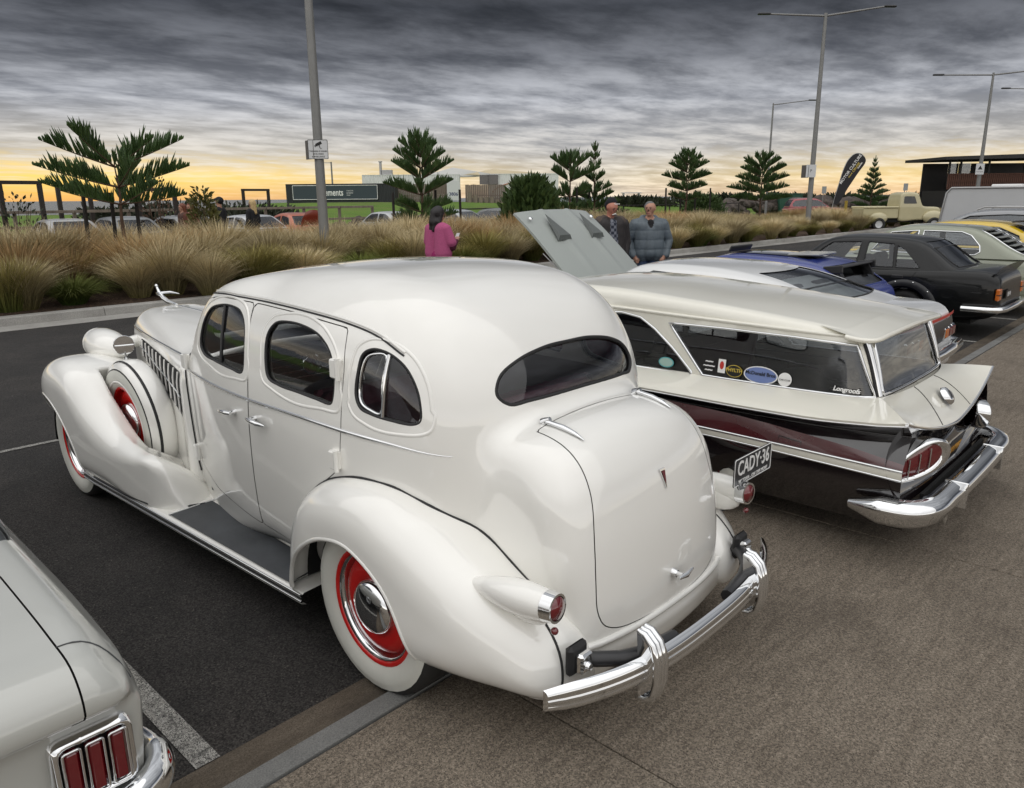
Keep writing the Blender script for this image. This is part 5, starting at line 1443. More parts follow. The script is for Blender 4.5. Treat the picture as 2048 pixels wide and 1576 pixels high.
def blue_bits():
    def rz(x, y): return float(cast(bl_g, (x, y, 2.0), (0, 0, -1), 1.5)[0][2])
    b = MB(); b.grid(lambda a, t: (0.78 + 1.1 * a, -0.36 + 0.72 * t, rz(0.78 + 1.1 * a, -0.36 + 0.72 * t) + 0.008), 10, 8); b.build('roof_panel', mat('gloss_black', (0.012, 0.012, 0.014), 0.08, coat=0.8), BL)
    b = MB(); b.box((1.92, 0, rz(1.85, 0) + 0.045), (0.03, 0.62, 0.09), ry=-0.5, bev=0.01); b.build('wind_deflector', M_BLKPL, BL)
    b = MB(); b.box((0.90, 0, rz(0.9, 0) + 0.03), (0.42, 0.60, 0.03), ry=0.03, bev=0.012); b.build('sunroof_panel', mat('painted_sky_sheen', (0.30, 0.31, 0.31), 0.2), BL)  # grey colour stands in for sky reflected in the sunroof glass
    b = MB(); b.box((0.40, 0, 1.12), (0.20, 1.16, 0.028), ry=0.12, bev=0.012); wg = b.build('rear_wing', M_BLKPL, BL)
    for sg in (1, -1):
        b = MB(); b.box((0.39, sg * 0.58, 1.10), (0.24, 0.025, 0.10), ry=0.12, bev=0.01); b.build('end_plate', M_BLKPL, wg)
        b = MB(); b.prism([(0.46, 1.11), (0.34, 1.11), (0.22, 0.90), (0.36, 0.90)], sg * 0.48 - 0.012, sg * 0.55 + 0.012, 'Y'); b.build('wing_strut', M_BLKPL, wg)
blue_bits()

# ---- black 1970s saloon
M_BLKPAINT = mat('black_paint', (0.003, 0.0035, 0.004), 0.3, coat=0.3, spec=0.2)
TO, to_b, to_g = make_car('black_sedan', 'black 1970s sedan with bolted wheel arch flares and boot spoiler', (12.75, 3.2, 0), PI / 2, dict(
    side=[(-0.93, 0.34), (-0.96, 0.60), (-0.93, 0.84), (-0.80, 0.925), (-0.4, 0.945), (0.4, 0.93), (1.2, 0.915), (1.9, 0.90), (2.6, 0.86), (3.3, 0.80), (3.42, 0.6), (3.36, 0.32), (2.0, 0.26), (0.3, 0.26)],
    gh=[(-0.50, 0.90), (-0.30, 1.03), (-0.05, 1.215), (0.12, 1.31), (0.4, 1.355), (0.9, 1.375), (1.3, 1.355), (1.50, 1.29), (1.75, 1.10), (2.02, 0.90), (1.0, 0.84)],
    w=0.845, wg=0.775, tum=0.36, belt=0.91, kb=0.10, kg=0.11, gx=0.75, paint=M_BLKPAINT, glass=M_GLASS, h=0.04, hg=0.035,
    wins=[[(1.68, 0.925), (1.50, 1.15), (1.36, 1.255), (0.93, 1.275), (0.95, 0.925)], [(0.85, 0.925), (0.83, 1.277), (0.46, 1.255), (0.42, 0.925)], [(0.385, 0.925), (0.42, 1.24), (0.30, 1.18), (0.16, 1.04), (0.06, 0.94), (0.09, 0.925)]],
    rear=(0.58, 0.955, 0.50, 1.285, 0.12), front=(0.62, 0.94, 0.52, 1.29, 1.35), trim=(M_BLACK, 0.008), arches=[(0.22, 0.34), (2.65, 0.34)], seats=[1.0, 0.15]))
def torana_bits():
    # bolted flares
    for (wx) in (0.22, 2.65):
        for sg in (1, -1):
            pts = [(wx + 0.37 * math.cos(a), 0.31 + 0.37 * math.sin(a)) for a in np.linspace(0.05, PI - 0.05, 18)]
            c = side_curve(to_b, pts, sg)
            o = side_curve(to_b, [(wx + 0.47 * math.cos(a), 0.31 + 0.455 * math.sin(a)) for a in np.linspace(0.05, PI - 0.05, 18)], sg)
            if len(c) != len(o): continue
            c2 = c.copy(); c2[:, 1] += sg * 0.055
            m = len(c); b = MB(); V = [tuple(p) for p in o] + [tuple(p) for p in c2] + [tuple(p) for p in c]
            b.add(V, [[k * m + i, k * m + i + 1, (k + 1) * m + i + 1, (k + 1) * m + i] for k in range(2) for i in range(m - 1)], True)
            fl = b.build('wheel_arch_flare', mat('satin_black', (0.022, 0.023, 0.026), 0.4), TO)
            for i in range(1, m - 1, 3):
                q = MB(); q.sphere(tuple(o[i] * 0.75 + c2[i] * 0.25 + np.array([0, sg * 0.006, 0])), 0.013, 8, 5); q.build('rivet', M_CHROME, fl)
    b = MB(); b.grid(lambda a, t: (-0.86 - 0.09 * t, -0.72 + 1.44 * a, 0.935 + 0.055 * t + 0.02 * math.sin(PI * a)), 12, 3); b.build('boot_spoiler', M_BLKPAINT, TO)
    b = MB(); b.grid(lambda a, t: (-0.95 + 0.10 * t, -0.72 + 1.44 * a, 0.99 + 0.02 * math.sin(PI * a) - 0.14 * t), 12, 3); b.build('spoiler_back', M_BLKPAINT, TO)
    for sg in (1, -1):
        b = MB(); b.box((-0.945, sg * 0.70, 0.62), (0.05, 0.15, 0.16), bev=0.012); l = b.build('tail_lamp', M_ORLENS, TO)
        b = MB(); b.box((-0.955, sg * 0.70, 0.62), (0.045, 0.152, 0.012)); b.build('lamp_bar', M_BLKPL, l)
    b = MB(); b.tube([(-0.55, 0.86, 0.42), (-0.82, 0.85, 0.42), (-0.97, 0.79, 0.42), (-1.02, 0.6, 0.42), (-1.03, 0, 0.42), (-1.02, -0.6, 0.42), (-0.97, -0.79, 0.42), (-0.82, -0.85, 0.42), (-0.55, -0.86, 0.42)], 0.045, 8, up=(0, 0, 1)); b.build('bumper', M_CHROME, TO)
    b = MB(); b.prism(rrect(-0.17, 0.17, -0.06, 0.06, 0.01, 2), -0.002, 0.002, 'X'); p = b.build('number_plate', mat('plate_black', (0.012, 0.012, 0.014), 0.35), TO, (-0.985, 0.28, 0.60))
    text('plate_number', 'DER\u00b748', 0.085, M_LETTERW, p, (-0.004, 0, 0), (PI / 2, 0, -PI / 2), sx=0.75, depth=0.001)
    c = side_curve(to_b, [(0.33, 0.80)])[0]; b = MB(); b.box((0.33, c[1] + 0.0, 0.80), (0.16, 0.02, 0.05), bev=0.008); b.build('door_handle', M_BLKPL, TO)
    c = side_curve(to_b, [(0.40, z) for z in np.linspace(0.66, 0.90, 6)] if False else [(0.08 + 0.55 * (0.9 - z), z) for z in np.linspace(0.62, 0.905, 8)]); curve_tube(to_b, c, 0.004, 4, 0.001).build('door_seam', M_DARK, TO)
    c = side_curve(to_b, [(0.90, z) for z in np.linspace(0.45, 0.905, 8)]); curve_tube(to_b, c, 0.004, 4, 0.001).build('door_seam', M_DARK, TO)
    c = side_curve(to_b, [(1.55, 0.98)])
    b = MB(); b.box((1.50, 0.90, 0.97), (0.06, 0.14, 0.10), bev=0.02); b.build('door_mirror', M_CHROME, TO)
torana_bits()

# ---- sage green hatchback with louvred rear glass
M_SAGE = mat('sage_green_paint', (0.235, 0.255, 0.185), 0.3, coat=0.8)
SG, sg_b, sg_g = make_car('green_hatchback', 'sage green 1970s hatchback with slatted rear window beside the black sedan', (15.3, 3.2, 0), PI / 2, dict(
    side=[(-0.95, 0.34), (-0.98, 0.62), (-0.93, 0.88), (-0.7, 0.95), (0.4, 0.95), (1.2, 0.94), (1.9, 0.92), (2.6, 0.88), (3.3, 0.82), (3.42, 0.6), (3.36, 0.32), (2.0, 0.26)],
    gh=[(-0.85, 0.92), (-0.5, 1.12), (-0.15, 1.33), (0.05, 1.41), (0.4, 1.44), (0.9, 1.45), (1.25, 1.41), (1.45, 1.33), (1.70, 1.12), (1.98, 0.92), (0.8, 0.86)],
    w=0.845, wg=0.79, tum=0.34, belt=0.94, kg=0.11, gx=0.5, paint=M_SAGE, glass=M_GLASS,
    wins=[[(1.60, 0.97), (1.42, 1.22), (1.30, 1.31), (0.86, 1.345), (0.88, 0.97)], [(0.80, 0.97), (0.78, 1.347), (0.20, 1.335), (0.05, 1.28), (-0.10, 1.12), (-0.12, 1.02), (-0.05, 0.97)]],
    rear=(0.60, 1.0, 0.48, 1.36, 0.15), front=(0.62, 0.97, 0.52, 1.37, 1.3), trim=(M_CHROME, 0.012), arches=[(0.22, 0.34), (2.65, 0.34)], seats=[0.9]))
for k in range(6):
    t = k / 5
    b = MB(); b.box((-0.62 + 0.52 * t, 0, 1.06 + 0.315 * t), (0.085, 1.05 - 0.12 * t, 0.010), ry=-0.1); b.build('louvre_slat', mat('slat_grey', (0.18, 0.19, 0.18), 0.4), SG)
# ---- yellow hatch
M_YEL = mat('yellow_paint', (0.62, 0.42, 0.015), 0.25, coat=0.9)
YE, ye_b, ye_g = make_car('yellow_hatchback', 'bright yellow hatchback partly hidden behind the sage green hatchback', (18.0, 3.2, 0), PI / 2, dict(
    side=[(-0.75, 0.34), (-0.78, 0.62), (-0.72, 0.88), (-0.5, 0.95), (0.4, 0.95), (1.9, 0.92), (2.7, 0.86), (3.3, 0.76), (3.4, 0.55), (3.3, 0.3), (2.0, 0.26)],
    gh=[(-0.65, 0.92), (-0.35, 1.16), (-0.1, 1.32), (0.15, 1.41), (0.6, 1.45), (1.0, 1.445), (1.4, 1.40), (1.75, 1.25), (2.2, 0.92), (0.8, 0.86)],
    w=0.87, wg=0.81, tum=0.34, belt=0.95, kg=0.12, gx=0.7, paint=M_YEL, h=0.055,
    wins=[[(1.95, 0.98), (1.6, 1.22), (1.35, 1.32), (0.75, 1.345), (0.2, 1.32), (-0.15, 1.17), (-0.2, 0.98)]],
    rear=(0.60, 1.0, 0.50, 1.33, 0.2), front=(0.62, 0.97, 0.55, 1.37, 1.3), trim=(M_BLACK, 0.012), arches=[(0.1, 0.34), (2.6, 0.34)], seats=[0.9]))
b = MB(); b.box((-0.12, 0, 1.44), (0.30, 1.15, 0.035), ry=0.10, bev=0.015); b.build('rear_spoiler', M_BLKPL, YE)
# ---- grey SUV
M_GREYCAR = mat('silver_grey_paint', (0.25, 0.26, 0.275), 0.25, 0.3, coat=0.8)
SU, su_b, su_g = make_car('grey_wagon', 'silver grey wagon in front of the white trailer', (20.8, 3.2, 0), PI / 2, dict(
    side=[(-0.85, 0.36), (-0.88, 0.7), (-0.8, 0.98), (0.4, 1.02), (1.9, 1.0), (2.8, 0.93), (3.5, 0.84), (3.6, 0.6), (3.5, 0.32), (2.0, 0.28)],
    gh=[(-0.80, 0.98), (-0.68, 1.3), (-0.5, 1.54), (-0.1, 1.61), (0.6, 1.635), (1.2, 1.60), (1.6, 1.48), (2.1, 1.18), (2.4, 0.98), (0.8, 0.92)],
    w=0.91, wg=0.85, tum=0.30, belt=1.01, kg=0.11, gx=0.6, paint=M_GREYCAR, h=0.055,
    wins=[[(2.05, 1.04), (1.65, 1.32), (1.35, 1.46), (0.6, 1.50), (-0.2, 1.47), (-0.5, 1.36), (-0.55, 1.04)]],
    rear=(0.66, 1.06, 0.55, 1.5, -0.3), front=(0.66, 1.03, 0.58, 1.55, 1.5), trim=(M_BLACK, 0.012), arches=[(0.1, 0.37), (2.75, 0.37)], seats=[1.2]))
for sg in (1, -1):
    b = MB(); b.tube([(-0.4, sg * 0.60, 1.60), (-0.3, sg * 0.60, 1.655), (1.1, sg * 0.60, 1.66), (1.25, sg * 0.60, 1.60)], 0.018, 6); b.build('roof_rail', M_STEEL, SU)

# ---- white enclosed trailer
TR = thing('enclosed_trailer', 'tall pale grey enclosed trailer with rounded frame at the right edge', 'trailer', (25.0, 3.2, 0), PI / 2)
b = MB(); b.prism([(-1.6, 0.45), (2.80, 0.45), (3.02, 0.9), (2.90, 1.95), (2.78, 2.12), (-1.6, 2.12)], -1.05, 1.05, 'Y'); b.build('box', mat('trailer_skin', (0.50, 0.51, 0.52), 0.4, var=0.04, vscale=1), TR)
b = MB()
for sg in (1, -1):
    b = MB(); b.tube([(-1.6, sg * 1.055, 2.11), (2.76, sg * 1.055, 2.11), (2.87, sg * 1.055, 1.98), (3.0, sg * 1.055, 0.9), (2.8, sg * 1.055, 0.46)], 0.03, 6); b.build('frame_rail', M_STEEL, TR)
    for x in (-0.2, 0.7): simple_wheel(TR, (x, sg * 0.95, 0.33), sg, 0.33, 0.2, 0.19, M_STEEL)
for x in (-0.8, 0.4, 1.6):
    b = MB(); b.box((x, 0, 2.16), (0.7, 0.9, 0.08), bev=0.02); b.build('roof_vent', M_WHITE, TR)
b = MB(); b.tube([(2.9, 0, 0.5), (4.0, 0, 0.48)], 0.05, 8); b.build('drawbar', M_STEEL, TR)

# ---- pale coupe at the lower left corner
M_PONY = mat('pale_white_paint', (0.46, 0.465, 0.435), 0.28, coat=0.9, var=0.015, vscale=1.5)
PO = thing('white_coupe', 'pale white 1960s coupe cut off at the lower left corner, three-bar tail lamp showing', 'car', (-0.22, 2.95, 0), PI / 2)
po_side = Poly([(-1.06, 0.36), (-1.10, 0.50), (-1.12, 0.66), (-1.15, 0.80), (-1.10, 0.872), (-0.95, 0.895), (-0.5, 0.915), (0.3, 0.93), (1.0, 0.93), (2.0, 0.92), (3.0, 0.86), (3.45, 0.78), (3.5, 0.55), (3.4, 0.3), (1.5, 0.26), (-0.6, 0.28)], 8)
po_plan = Poly([(-1.4, 0.0), (-1.4, 0.60), (-1.20, 0.76), (-1.02, 0.825), (-0.7, 0.85), (0, 0.865), (1.5, 0.87), (3.0, 0.84), (3.6, 0.6), (3.7, 0), (3.0, -0.3), (-1.0, -0.3)], 8)
def po_f(x, y, z):
    ay = np.abs(y)
    hollow = 0.0
    s = po_side(x, z)
    p = po_plan(x + 0.10 * np.maximum(0, 0.86 - z) * 0, ay + np.interp(z, [0.25, 0.5, 0.7, 0.80, 0.88, 1.0], [0.06, 0.015, 0.0, 0.03, 0.085, 0.15]))
    f = smax(s, p, 0.05)
    rec = smax(smax(-(x + 1.085), ay - 0.79, 0.03), smax(z - 0.765, 0.40 - z, 0.03), 0.05)     # tail panel is set in
    return smax(f, -smax(smax(x + 1.085, ay - 0.80, 0.03), smax(z - 0.745, 0.30 - z, 0.03), 0.04), 0.035)
def build_pony():
    Bm = surf(po_f, (-1.25, -0.95, 0.2), (1.2, 0.95, 1.0), 0.028)
    lidp = Poly([(-1.3, -0.66), (-0.50, -0.66), (-0.46, -0.62), (-0.46, 0.62), (-0.50, 0.66), (-1.3, 0.66)], corners=True)
    gl = lambda V: np.maximum(lidp(V[:, 0], V[:, 1]), 0.755 - V[:, 2])
    lid = clip(Bm, lambda V: -gl(V) - 0.0025); bod = clip(Bm, lambda V: gl(V) - 0.0025)
    mobj('body', bod, M_PONY, PO); mobj('boot_lid', lid, M_PONY, PO); mobj('boot_gutter', clip(offset(Bm, -0.015), lambda V: V[:, 2] - 0.7), M_DARK, PO)
    F2 = surf(lambda x, y, z: smax(po_side(x, z), np.abs(y) - 0.85, 0.08), (1.1, -0.95, 0.2), (3.6, 0.95, 1.0), 0.06, 2); mobj('front_body', F2, M_PONY, PO)
    # cabin
    G = surf(lambda x, y, z: smax(Poly_po(x, z), np.abs(y) - 0.78 + 0.35 * (z - 0.9), 0.1), (-0.45, -0.9, 0.86), (2.0, 0.9, 1.4), 0.05, 2)
    up = clip(G, lambda V: V[:, 2] - 1.22); mid = clip(G, lambda V: 1.22 - V[:, 2]); mobj('roof', up, M_PONY, PO); mobj('window', mid, M_GLASSD, PO)
    for sg in (-1, 1):
        b = MB(); R = rrect(-0.082, 0.082, -0.082, 0.082, 0.025, 4)
        def ring(r, x, dz=0): return [(x, sg * (0.675 + y * r * (1.0)), 0.612 + z * r) for y, z in R]
        n = len(R)
        V = ring(1.18, -1.075) + ring(1.10, -1.118) + ring(0.96, -1.122) + ring(0.92, -1.095)
        F = [[k * n + i, k * n + (i + 1) % n, (k + 1) * n + (i + 1) % n, (k + 1) * n + i] for k in range(3) for i in range(n)]
        b.add(V, F, True); l = b.build('tail_lamp', M_CHROME, PO)
        b = MB(); b.add(ring(0.93, -1.092), [list(range(n))]); b.build('lamp_back', M_BLKPL, l)
        for k in (-1, 0, 1):
            q = MB(); q.box((-1.112, sg * (0.675 + k * 0.052), 0.612), (0.030, 0.037, 0.138), bev=0.008); q.build('lens', M_REDLENS, l)
            q = MB(); q.tube([(-1.126, sg * 0.675 + k * 0.052 + y, 0.612 + z) for y, z in rrect(-0.020, 0.020, -0.071, 0.071, 0.006, 2)], 0.0035, 5, closed=True); q.build('lens_bezel', M_CHROME, l)
        # quarter seam
        xz = [(-1.085, 0.0)]
        P0 = np.array([(-1.0 - 0.085 * t ** 2, sg * (0.66 + 0.16 * t), 1.3) for t in np.linspace(0, 0.95, 10)])
        c = cast(po_f, P0, (0, 0, -1), 1.0, 300)
        if len(c) > 3: curve_tube(po_f, c, 0.0025, 4, 0.0005).build('panel_seam', M_BLKTRIM, PO)
    # bumper
    path = [(-0.86, -0.855, 0.475), (-1.0, -0.850, 0.475), (-1.09, -0.815, 0.475), (-1.135, -0.72, 0.465), (-1.15, -0.4, 0.455), (-1.155, 0, 0.455), (-1.15, 0.4, 0.455), (-1.135, 0.72, 0.465), (-1.09, 0.815, 0.475), (-1.0, 0.850, 0.475), (-0.86, 0.855, 0.475)]
    path = spline(path, 5); r = [0.012 + 0.028 * min(1, min(i, len(path) - 1 - i) / 6) for i in range(len(path))]
    b = MB(); b.tube(path, r, 12, up=(0, 0, 1), flat=1.35); b.build('bumper', M_CHROME, PO)
    for sg in (1, -1): wheel_parts('wheel', PO, (0.0, sg * 0.74, 0.31), sg, 0.31, 0.17, 0.19, None, face=M_STEEL, capr=0.1); wheel_parts('wheel', PO, (2.74, sg * 0.74, 0.31), sg, 0.31, 0.17, 0.19, None, face=M_STEEL, capr=0.1)
    b = MB(); b.box((1.1, 0, 0.3), (4.0, 1.4, 0.12)); b.build('chassis', M_DARK, PO)
Poly_po = Poly([(-0.30, 0.88), (0.1, 1.15), (0.35, 1.28), (0.8, 1.32), (1.2, 1.28), (1.45, 1.15), (1.8, 0.88), (0.8, 0.85)], 6)
build_pony()
# ---------------------------------------------------------------- land behind the bed
def land(a, t):
    x = 14 + 330 * a ** 1.6; y = 31 + 95 * t
    z = -0.02 + 1.62 * float(sstep(36, 66, y)) * float(sstep(170, 40, x) * 0.75 + 0.25)
    z *= float(sstep(0.40, 0.62, x / y))
    return (x, y, z + 0.05 * math.sin(x * 0.31) * math.sin(y * 0.23))
b = MB(); b.grid(land, 60, 24); struct(b.build('grassy_bank', M_LAWN))

# ---------------------------------------------------------------- foliage helpers
M_PINE = mat('pine_needles', (0.026, 0.058, 0.016), 0.6, col2=(0.070, 0.125, 0.032), vscale=2.5)
M_BARK = mat('pine_bark', (0.085, 0.050, 0.032), 0.9, var=0.3, vscale=20, bump=0.5, bscale=30)
M_STAKE = mat('tree_stake', (0.020, 0.017, 0.015), 0.9, var=0.3, vscale=9)

def norfolk(label, base, H, whorls, tip=True, R=0.07, seed=1, tas=0.34, dens=1.0, stakes=True, lean=0.0):
    """whorls: (height, branch length, rise angle deg, count)"""
    r = random.Random(seed)
    t = thing('norfolk_pine', label, 'tree', base, r.uniform(0, 6), 'norfolk pines along the planting bed')
    tr = MB(); n = 10
    tr.tube([(0.02 * math.sin(k), 0.02 * math.cos(k * 1.3), H * k / n) for k in range(n + 1)], [R * (1 - 0.88 * k / n) for k in range(n + 1)], 8); tr.build('trunk', M_BARK, t)
    V = []; F = []
    wood = MB()
    def spike(p, d, L, w):
        d = d.normalized(); o = d.orthogonal().normalized(); q = d.cross(o)
        i = len(V)
        for f, s in ((0.0, 0.55), (0.35, 1.0), (0.75, 0.75)):
            c = p + d * (L * f)
            for k in range(3):
                an = 2 * PI * k / 3
                V.append(tuple(c + (o * math.cos(an) + q * math.sin(an)) * (w * s)))
        V.append(tuple(p + d * L))
        for a in (0, 3):
            for k in range(3): F.append([i + a + k, i + a + (k + 1) % 3, i + a + 3 + (k + 1) % 3]); F.append([i + a + k, i + a + 3 + (k + 1) % 3, i + a + 3 + k])
        for k in range(3): F.append([i + 6 + k, i + 6 + (k + 1) % 3, i + 9])
    for (z, L, ang, cnt) in whorls:
        off = r.uniform(0, 6.28)
        for c in range(cnt):
            az = off + 2 * PI * c / cnt + r.uniform(-0.15, 0.15); l = L * r.uniform(0.82, 1.1); an = math.radians(ang + r.uniform(-5, 6))
            d0 = Vector((math.cos(az) * math.cos(an), math.sin(az) * math.cos(an), math.sin(an)))
            P = [Vector((0, 0, z)) + d0 * (l * f) + Vector((0, 0, 0.05 * l * (f * f - f))) for f in np.linspace(0, 1, 7)]
            wood.tube([tuple(p) for p in P], [0.022 * (1 - 0.8 * k / 6) * (R / 0.07) for k in range(7)], 5)
            lat = d0.cross(Vector((0, 0, 1))).normalized()
            m = int(46 * l * dens * 1.6)
            for k in range(m):
                f = 0.12 + 0.88 * k / m + r.uniform(-0.01, 0.01)
                p = Vector((0, 0, z)) + d0 * (l * f) + Vector((0, 0, 0.05 * l * (f * f - f)))
                if r.random() < 0.12: continue
                ln = tas * r.choice((0.7, 1, 1, 1.15)) * (0.45 + 0.75 * math.sin(PI * min(1, f * 0.95)) ** 0.7) * r.uniform(0.75, 1.1) * (1.05 - 0.75 * max(0, f - 0.7) / 0.3)
                s = r.choice((-1, 1)) * r.uniform(0.0, 0.55)
                d = Vector((0, 0, 1)) * 1.0 + lat * s + d0 * r.uniform(0.25, 0.6)
                spike(p, d, ln, 0.020 * (tas / 0.34))
    # leader
    for k in range(14):
        az = r.uniform(0, 6.28); spike(Vector((0, 0, H * (0.93 + 0.005 * k))), Vector((math.cos(az) * 0.4, math.sin(az) * 0.4, 1)), 0.18 * (tas / 0.34), 0.018)
    struct(wood.build('branches', M_BARK, t), 'stuff')
    me = bpy.data.meshes.new('crown'); me.from_pydata(V, [], F); me.update()
    struct(obj('crown', me, M_PINE, t), 'stuff')
    return t
def stake(x, y, z0, h, lean=0.0, r=0.045):
    o = MB(); o.tube([(0, 0, 0), (lean, 0, h)], [r, r * 0.95], 8)
    return tag(o.build('tree_stake', M_STAKE, None, (x, y, z0)), 'dark round timber stake standing in the planting bed', 'stake', 'tree stakes in the bed')

norfolk('large dark pine with flat upswept branches at the left, nearest the yellow sky', (6.70, 18.0, 0.15), 2.75, [(1.72, 1.75, 12, 5), (2.08, 1.65, 17, 5), (2.50, 1.55, 21, 6)], seed=3, tas=0.36, R=0.065, dens=0.72)
norfolk('tall open pine between the dark container and the woman in pink', (17.0, 20.0, 0.15), 3.7, [(0.6, 0.9, 12, 4), (1.0, 1.15, 12, 5), (1.35, 1.25, 14, 5), (1.9, 1.3, 20, 6), (2.4, 1.25, 26, 6), (2.75, 1.1, 28, 6), (3.1, 0.85, 34, 6), (3.4, 0.5, 45, 5)], seed=5, tas=0.34)
norfolk('loose leaning pine just left of the tall thin-tipped pine', (24.8, 20.0, 0.15), 3.3, [(1.3, 1.0, 5, 4), (1.8, 1.25, 14, 5), (2.4, 1.2, 22, 5), (2.8, 1.0, 30, 5), (3.05, 0.6, 42, 5)], seed=8, tas=0.36)
norfolk('dense dark pine with a long thin tiered tip, behind the two men', (26.4, 20.0, 0.15), 3.95, [(0.5, 1.5, 10, 6), (0.9, 1.55, 14, 6), (1.25, 1.4, 18, 6), (1.6, 1.1, 22, 6), (1.95, 0.8, 24, 5), (2.4, 0.6, 28, 5), (2.9, 0.4, 32, 4), (3.3, 0.25, 35, 4), (3.6, 0.16, 38, 4)], seed=9, tas=0.28)
norfolk('evenly tiered pine above the fenced lawn, right of the men', (33.8, 20.0, 0.15), 3.95, [(1.6, 1.0, 12, 5), (2.05, 1.15, 15, 6), (2.5, 1.2, 18, 6), (2.9, 1.1, 22, 6), (3.25, 0.85, 28, 6), (3.55, 0.5, 36, 5)], seed=12, tas=0.32)
norfolk('broad tiered pine left of the twin-armed lamp post', (41.8, 20.0, 0.15), 3.9, [(1.5, 1.6, 10, 5), (1.95, 1.75, 14, 6), (2.4, 1.65, 18, 6), (2.8, 1.5, 22, 6), (3.15, 1.2, 27, 6), (3.5, 0.8, 36, 6)], seed=14, tas=0.36)
norfolk('small conical pine beyond the cream pickup', (73.0, 24.5, 0.0), 5.2, [(0.8, 2.0, 12, 7), (1.3, 1.9, 15, 7), (1.8, 1.6, 18, 7), (2.3, 1.25, 22, 7), (2.8, 0.95, 26, 6), (3.3, 0.7, 30, 6), (3.8, 0.5, 34, 5), (4.3, 0.32, 38, 4), (4.7, 0.18, 42, 4)], seed=17, tas=0.34)
for (u, Yy, top) in ((161, 18.3, 381), (218, 18.6, 385), (270, 18.2, 384), (786, 20.2, 385), (858, 20.3, 376), (870, 20.0, 380), (921, 20.4, 379), (1155, 19.5, 375), (1180, 20, 380), (1333, 20, 376), (1362, 21, 382), (1392, 20.2, 380), (1422, 20.3, 376)):
    p = at_y(u, top, Yy); stake(p[0], p[1], 0.12, p[2] - 0.12, rng.uniform(-0.05, 0.05))

# leafy shrubs
def shrub(name, label, base, rx, rz, n, leaf, m, seed, up=0.3, stems=5, cat='shrub', group=None, tall=1.0):
    r = random.Random(seed); t = thing(name, label, cat, base, 0, group)
    V = []; F = []
    for k in range(n):
        a = r.uniform(0, 6.283); q = r.random() ** 0.45; h = r.random()
        rad = rx * q * math.sin(PI * (0.12 + 0.80 * h)) ** 0.6 * r.uniform(0.75, 1.15)
        p = Vector((rad * math.cos(a), rad * math.sin(a), rz * h * r.uniform(0.85, 1.1)))
        d = Vector((math.cos(a) * r.uniform(0.2, 1), math.sin(a) * r.uniform(0.2, 1), r.uniform(-0.1, 1.0) + up)).normalized()
        o = d.orthogonal().normalized(); o = (Matrix.Rotation(r.uniform(0, 6.28), 3, d) @ o)
        L = leaf * r.uniform(0.6, 1.4); w = L * 0.22 / tall; i = len(V)
        V += [tuple(p), tuple(p + d * L * 0.5 + o * w), tuple(p + d * L), tuple(p + d * L * 0.5 - o * w)]; F.append([i, i + 1, i + 2, i + 3])
    me = bpy.data.meshes.new('foliage'); me.from_pydata(V, [], F); me.update(); struct(obj('foliage', me, m, t), 'stuff')
    for k in range(stems):
        s = MB(); a = r.uniform(0, 6.28); s.tube([(0, 0, 0), (0.35 * rx * math.cos(a), 0.35 * rx * math.sin(a), rz * 0.5), (0.55 * rx * math.cos(a), 0.55 * rx * math.sin(a), rz * 0.9)], [0.02, 0.012, 0.005], 5); s.build('stem', M_BARK, t)
    return t
M_LEAF = mat('shrub_leaves', (0.025, 0.055, 0.014), 0.6, col2=(0.075, 0.12, 0.03), vscale=6)
M_LEAF2 = mat('sapling_leaves', (0.055, 0.060, 0.014), 0.6, col2=(0.13, 0.125, 0.03), vscale=8)
M_SCRUB = mat('coastal_scrub', (0.012, 0.018, 0.008), 0.8, col2=(0.035, 0.042, 0.018), vscale=3)
shrub('leafy_shrub', 'rounded bright green leafy shrub between the woman in pink and the raised bonnet', (21.3, 19.0, 0.15), 1.0, 2.25, 5200, 0.30, M_LEAF, 21, 0.6)
shrub('sapling', 'yellow-green leafy sapling beside the person in a black cap', (9.5, 20.0, 0.15), 0.42, 1.95, 1300, 0.13, M_LEAF2, 22, 0.2, 4)
shrub('sapling', 'bare twiggy sapling at the far left inside the tall timber frame', (7.55, 29.0, 0.0), 0.9, 2.1, 260, 0.15, M_SCRUB, 23, 0.3, 8)
shrub('sapling', 'wispy leafless sapling right of the large dark pine', (11.4, 27.5, 0.0), 0.55, 2.9, 420, 0.12, M_BARK, 24, 0.6, 9)
shrub('leafy_shrub', 'grey-green bush left of the broad tiered pine', (48.0, 27.0, 0.0), 1.5, 1.9, 3000, 0.22, M_LEAF, 25, 0.3)
rs = random.Random(31)
for k in range(34):   # scrub on the sea bank, left
    Yy = rs.uniform(32.5, 38); u = rs.uniform(170, 570); p = at_y(u, 400, Yy)
    shrub('coastal_shrub', 'dark low scrub bush on the sea bank behind the rail fence', (p[0], Yy, -0.1), rs.uniform(0.9, 1.7), rs.uniform(0.8, 1.75), 520, 0.28, M_SCRUB, 100 + k, 0.3, 2, 'bush', 'scrub on the sea bank')
for k in range(20):   # scrub along the skyline, middle and right
    u = rs.uniform(1200, 1480) if k < 9 else rs.uniform(1440, 1870); d = rs.uniform(85, 110); p = at_d(u, 396, d)
    shrub('skyline_shrub', 'dark scrub bush on the skyline beyond the lawn', (p[0], p[1], 0.2), rs.uniform(2, 3.4), rs.uniform(1.1, 1.7), 420, 0.6, M_SCRUB, 200 + k, 0.3, 1, 'bush', 'scrub on the skyline')

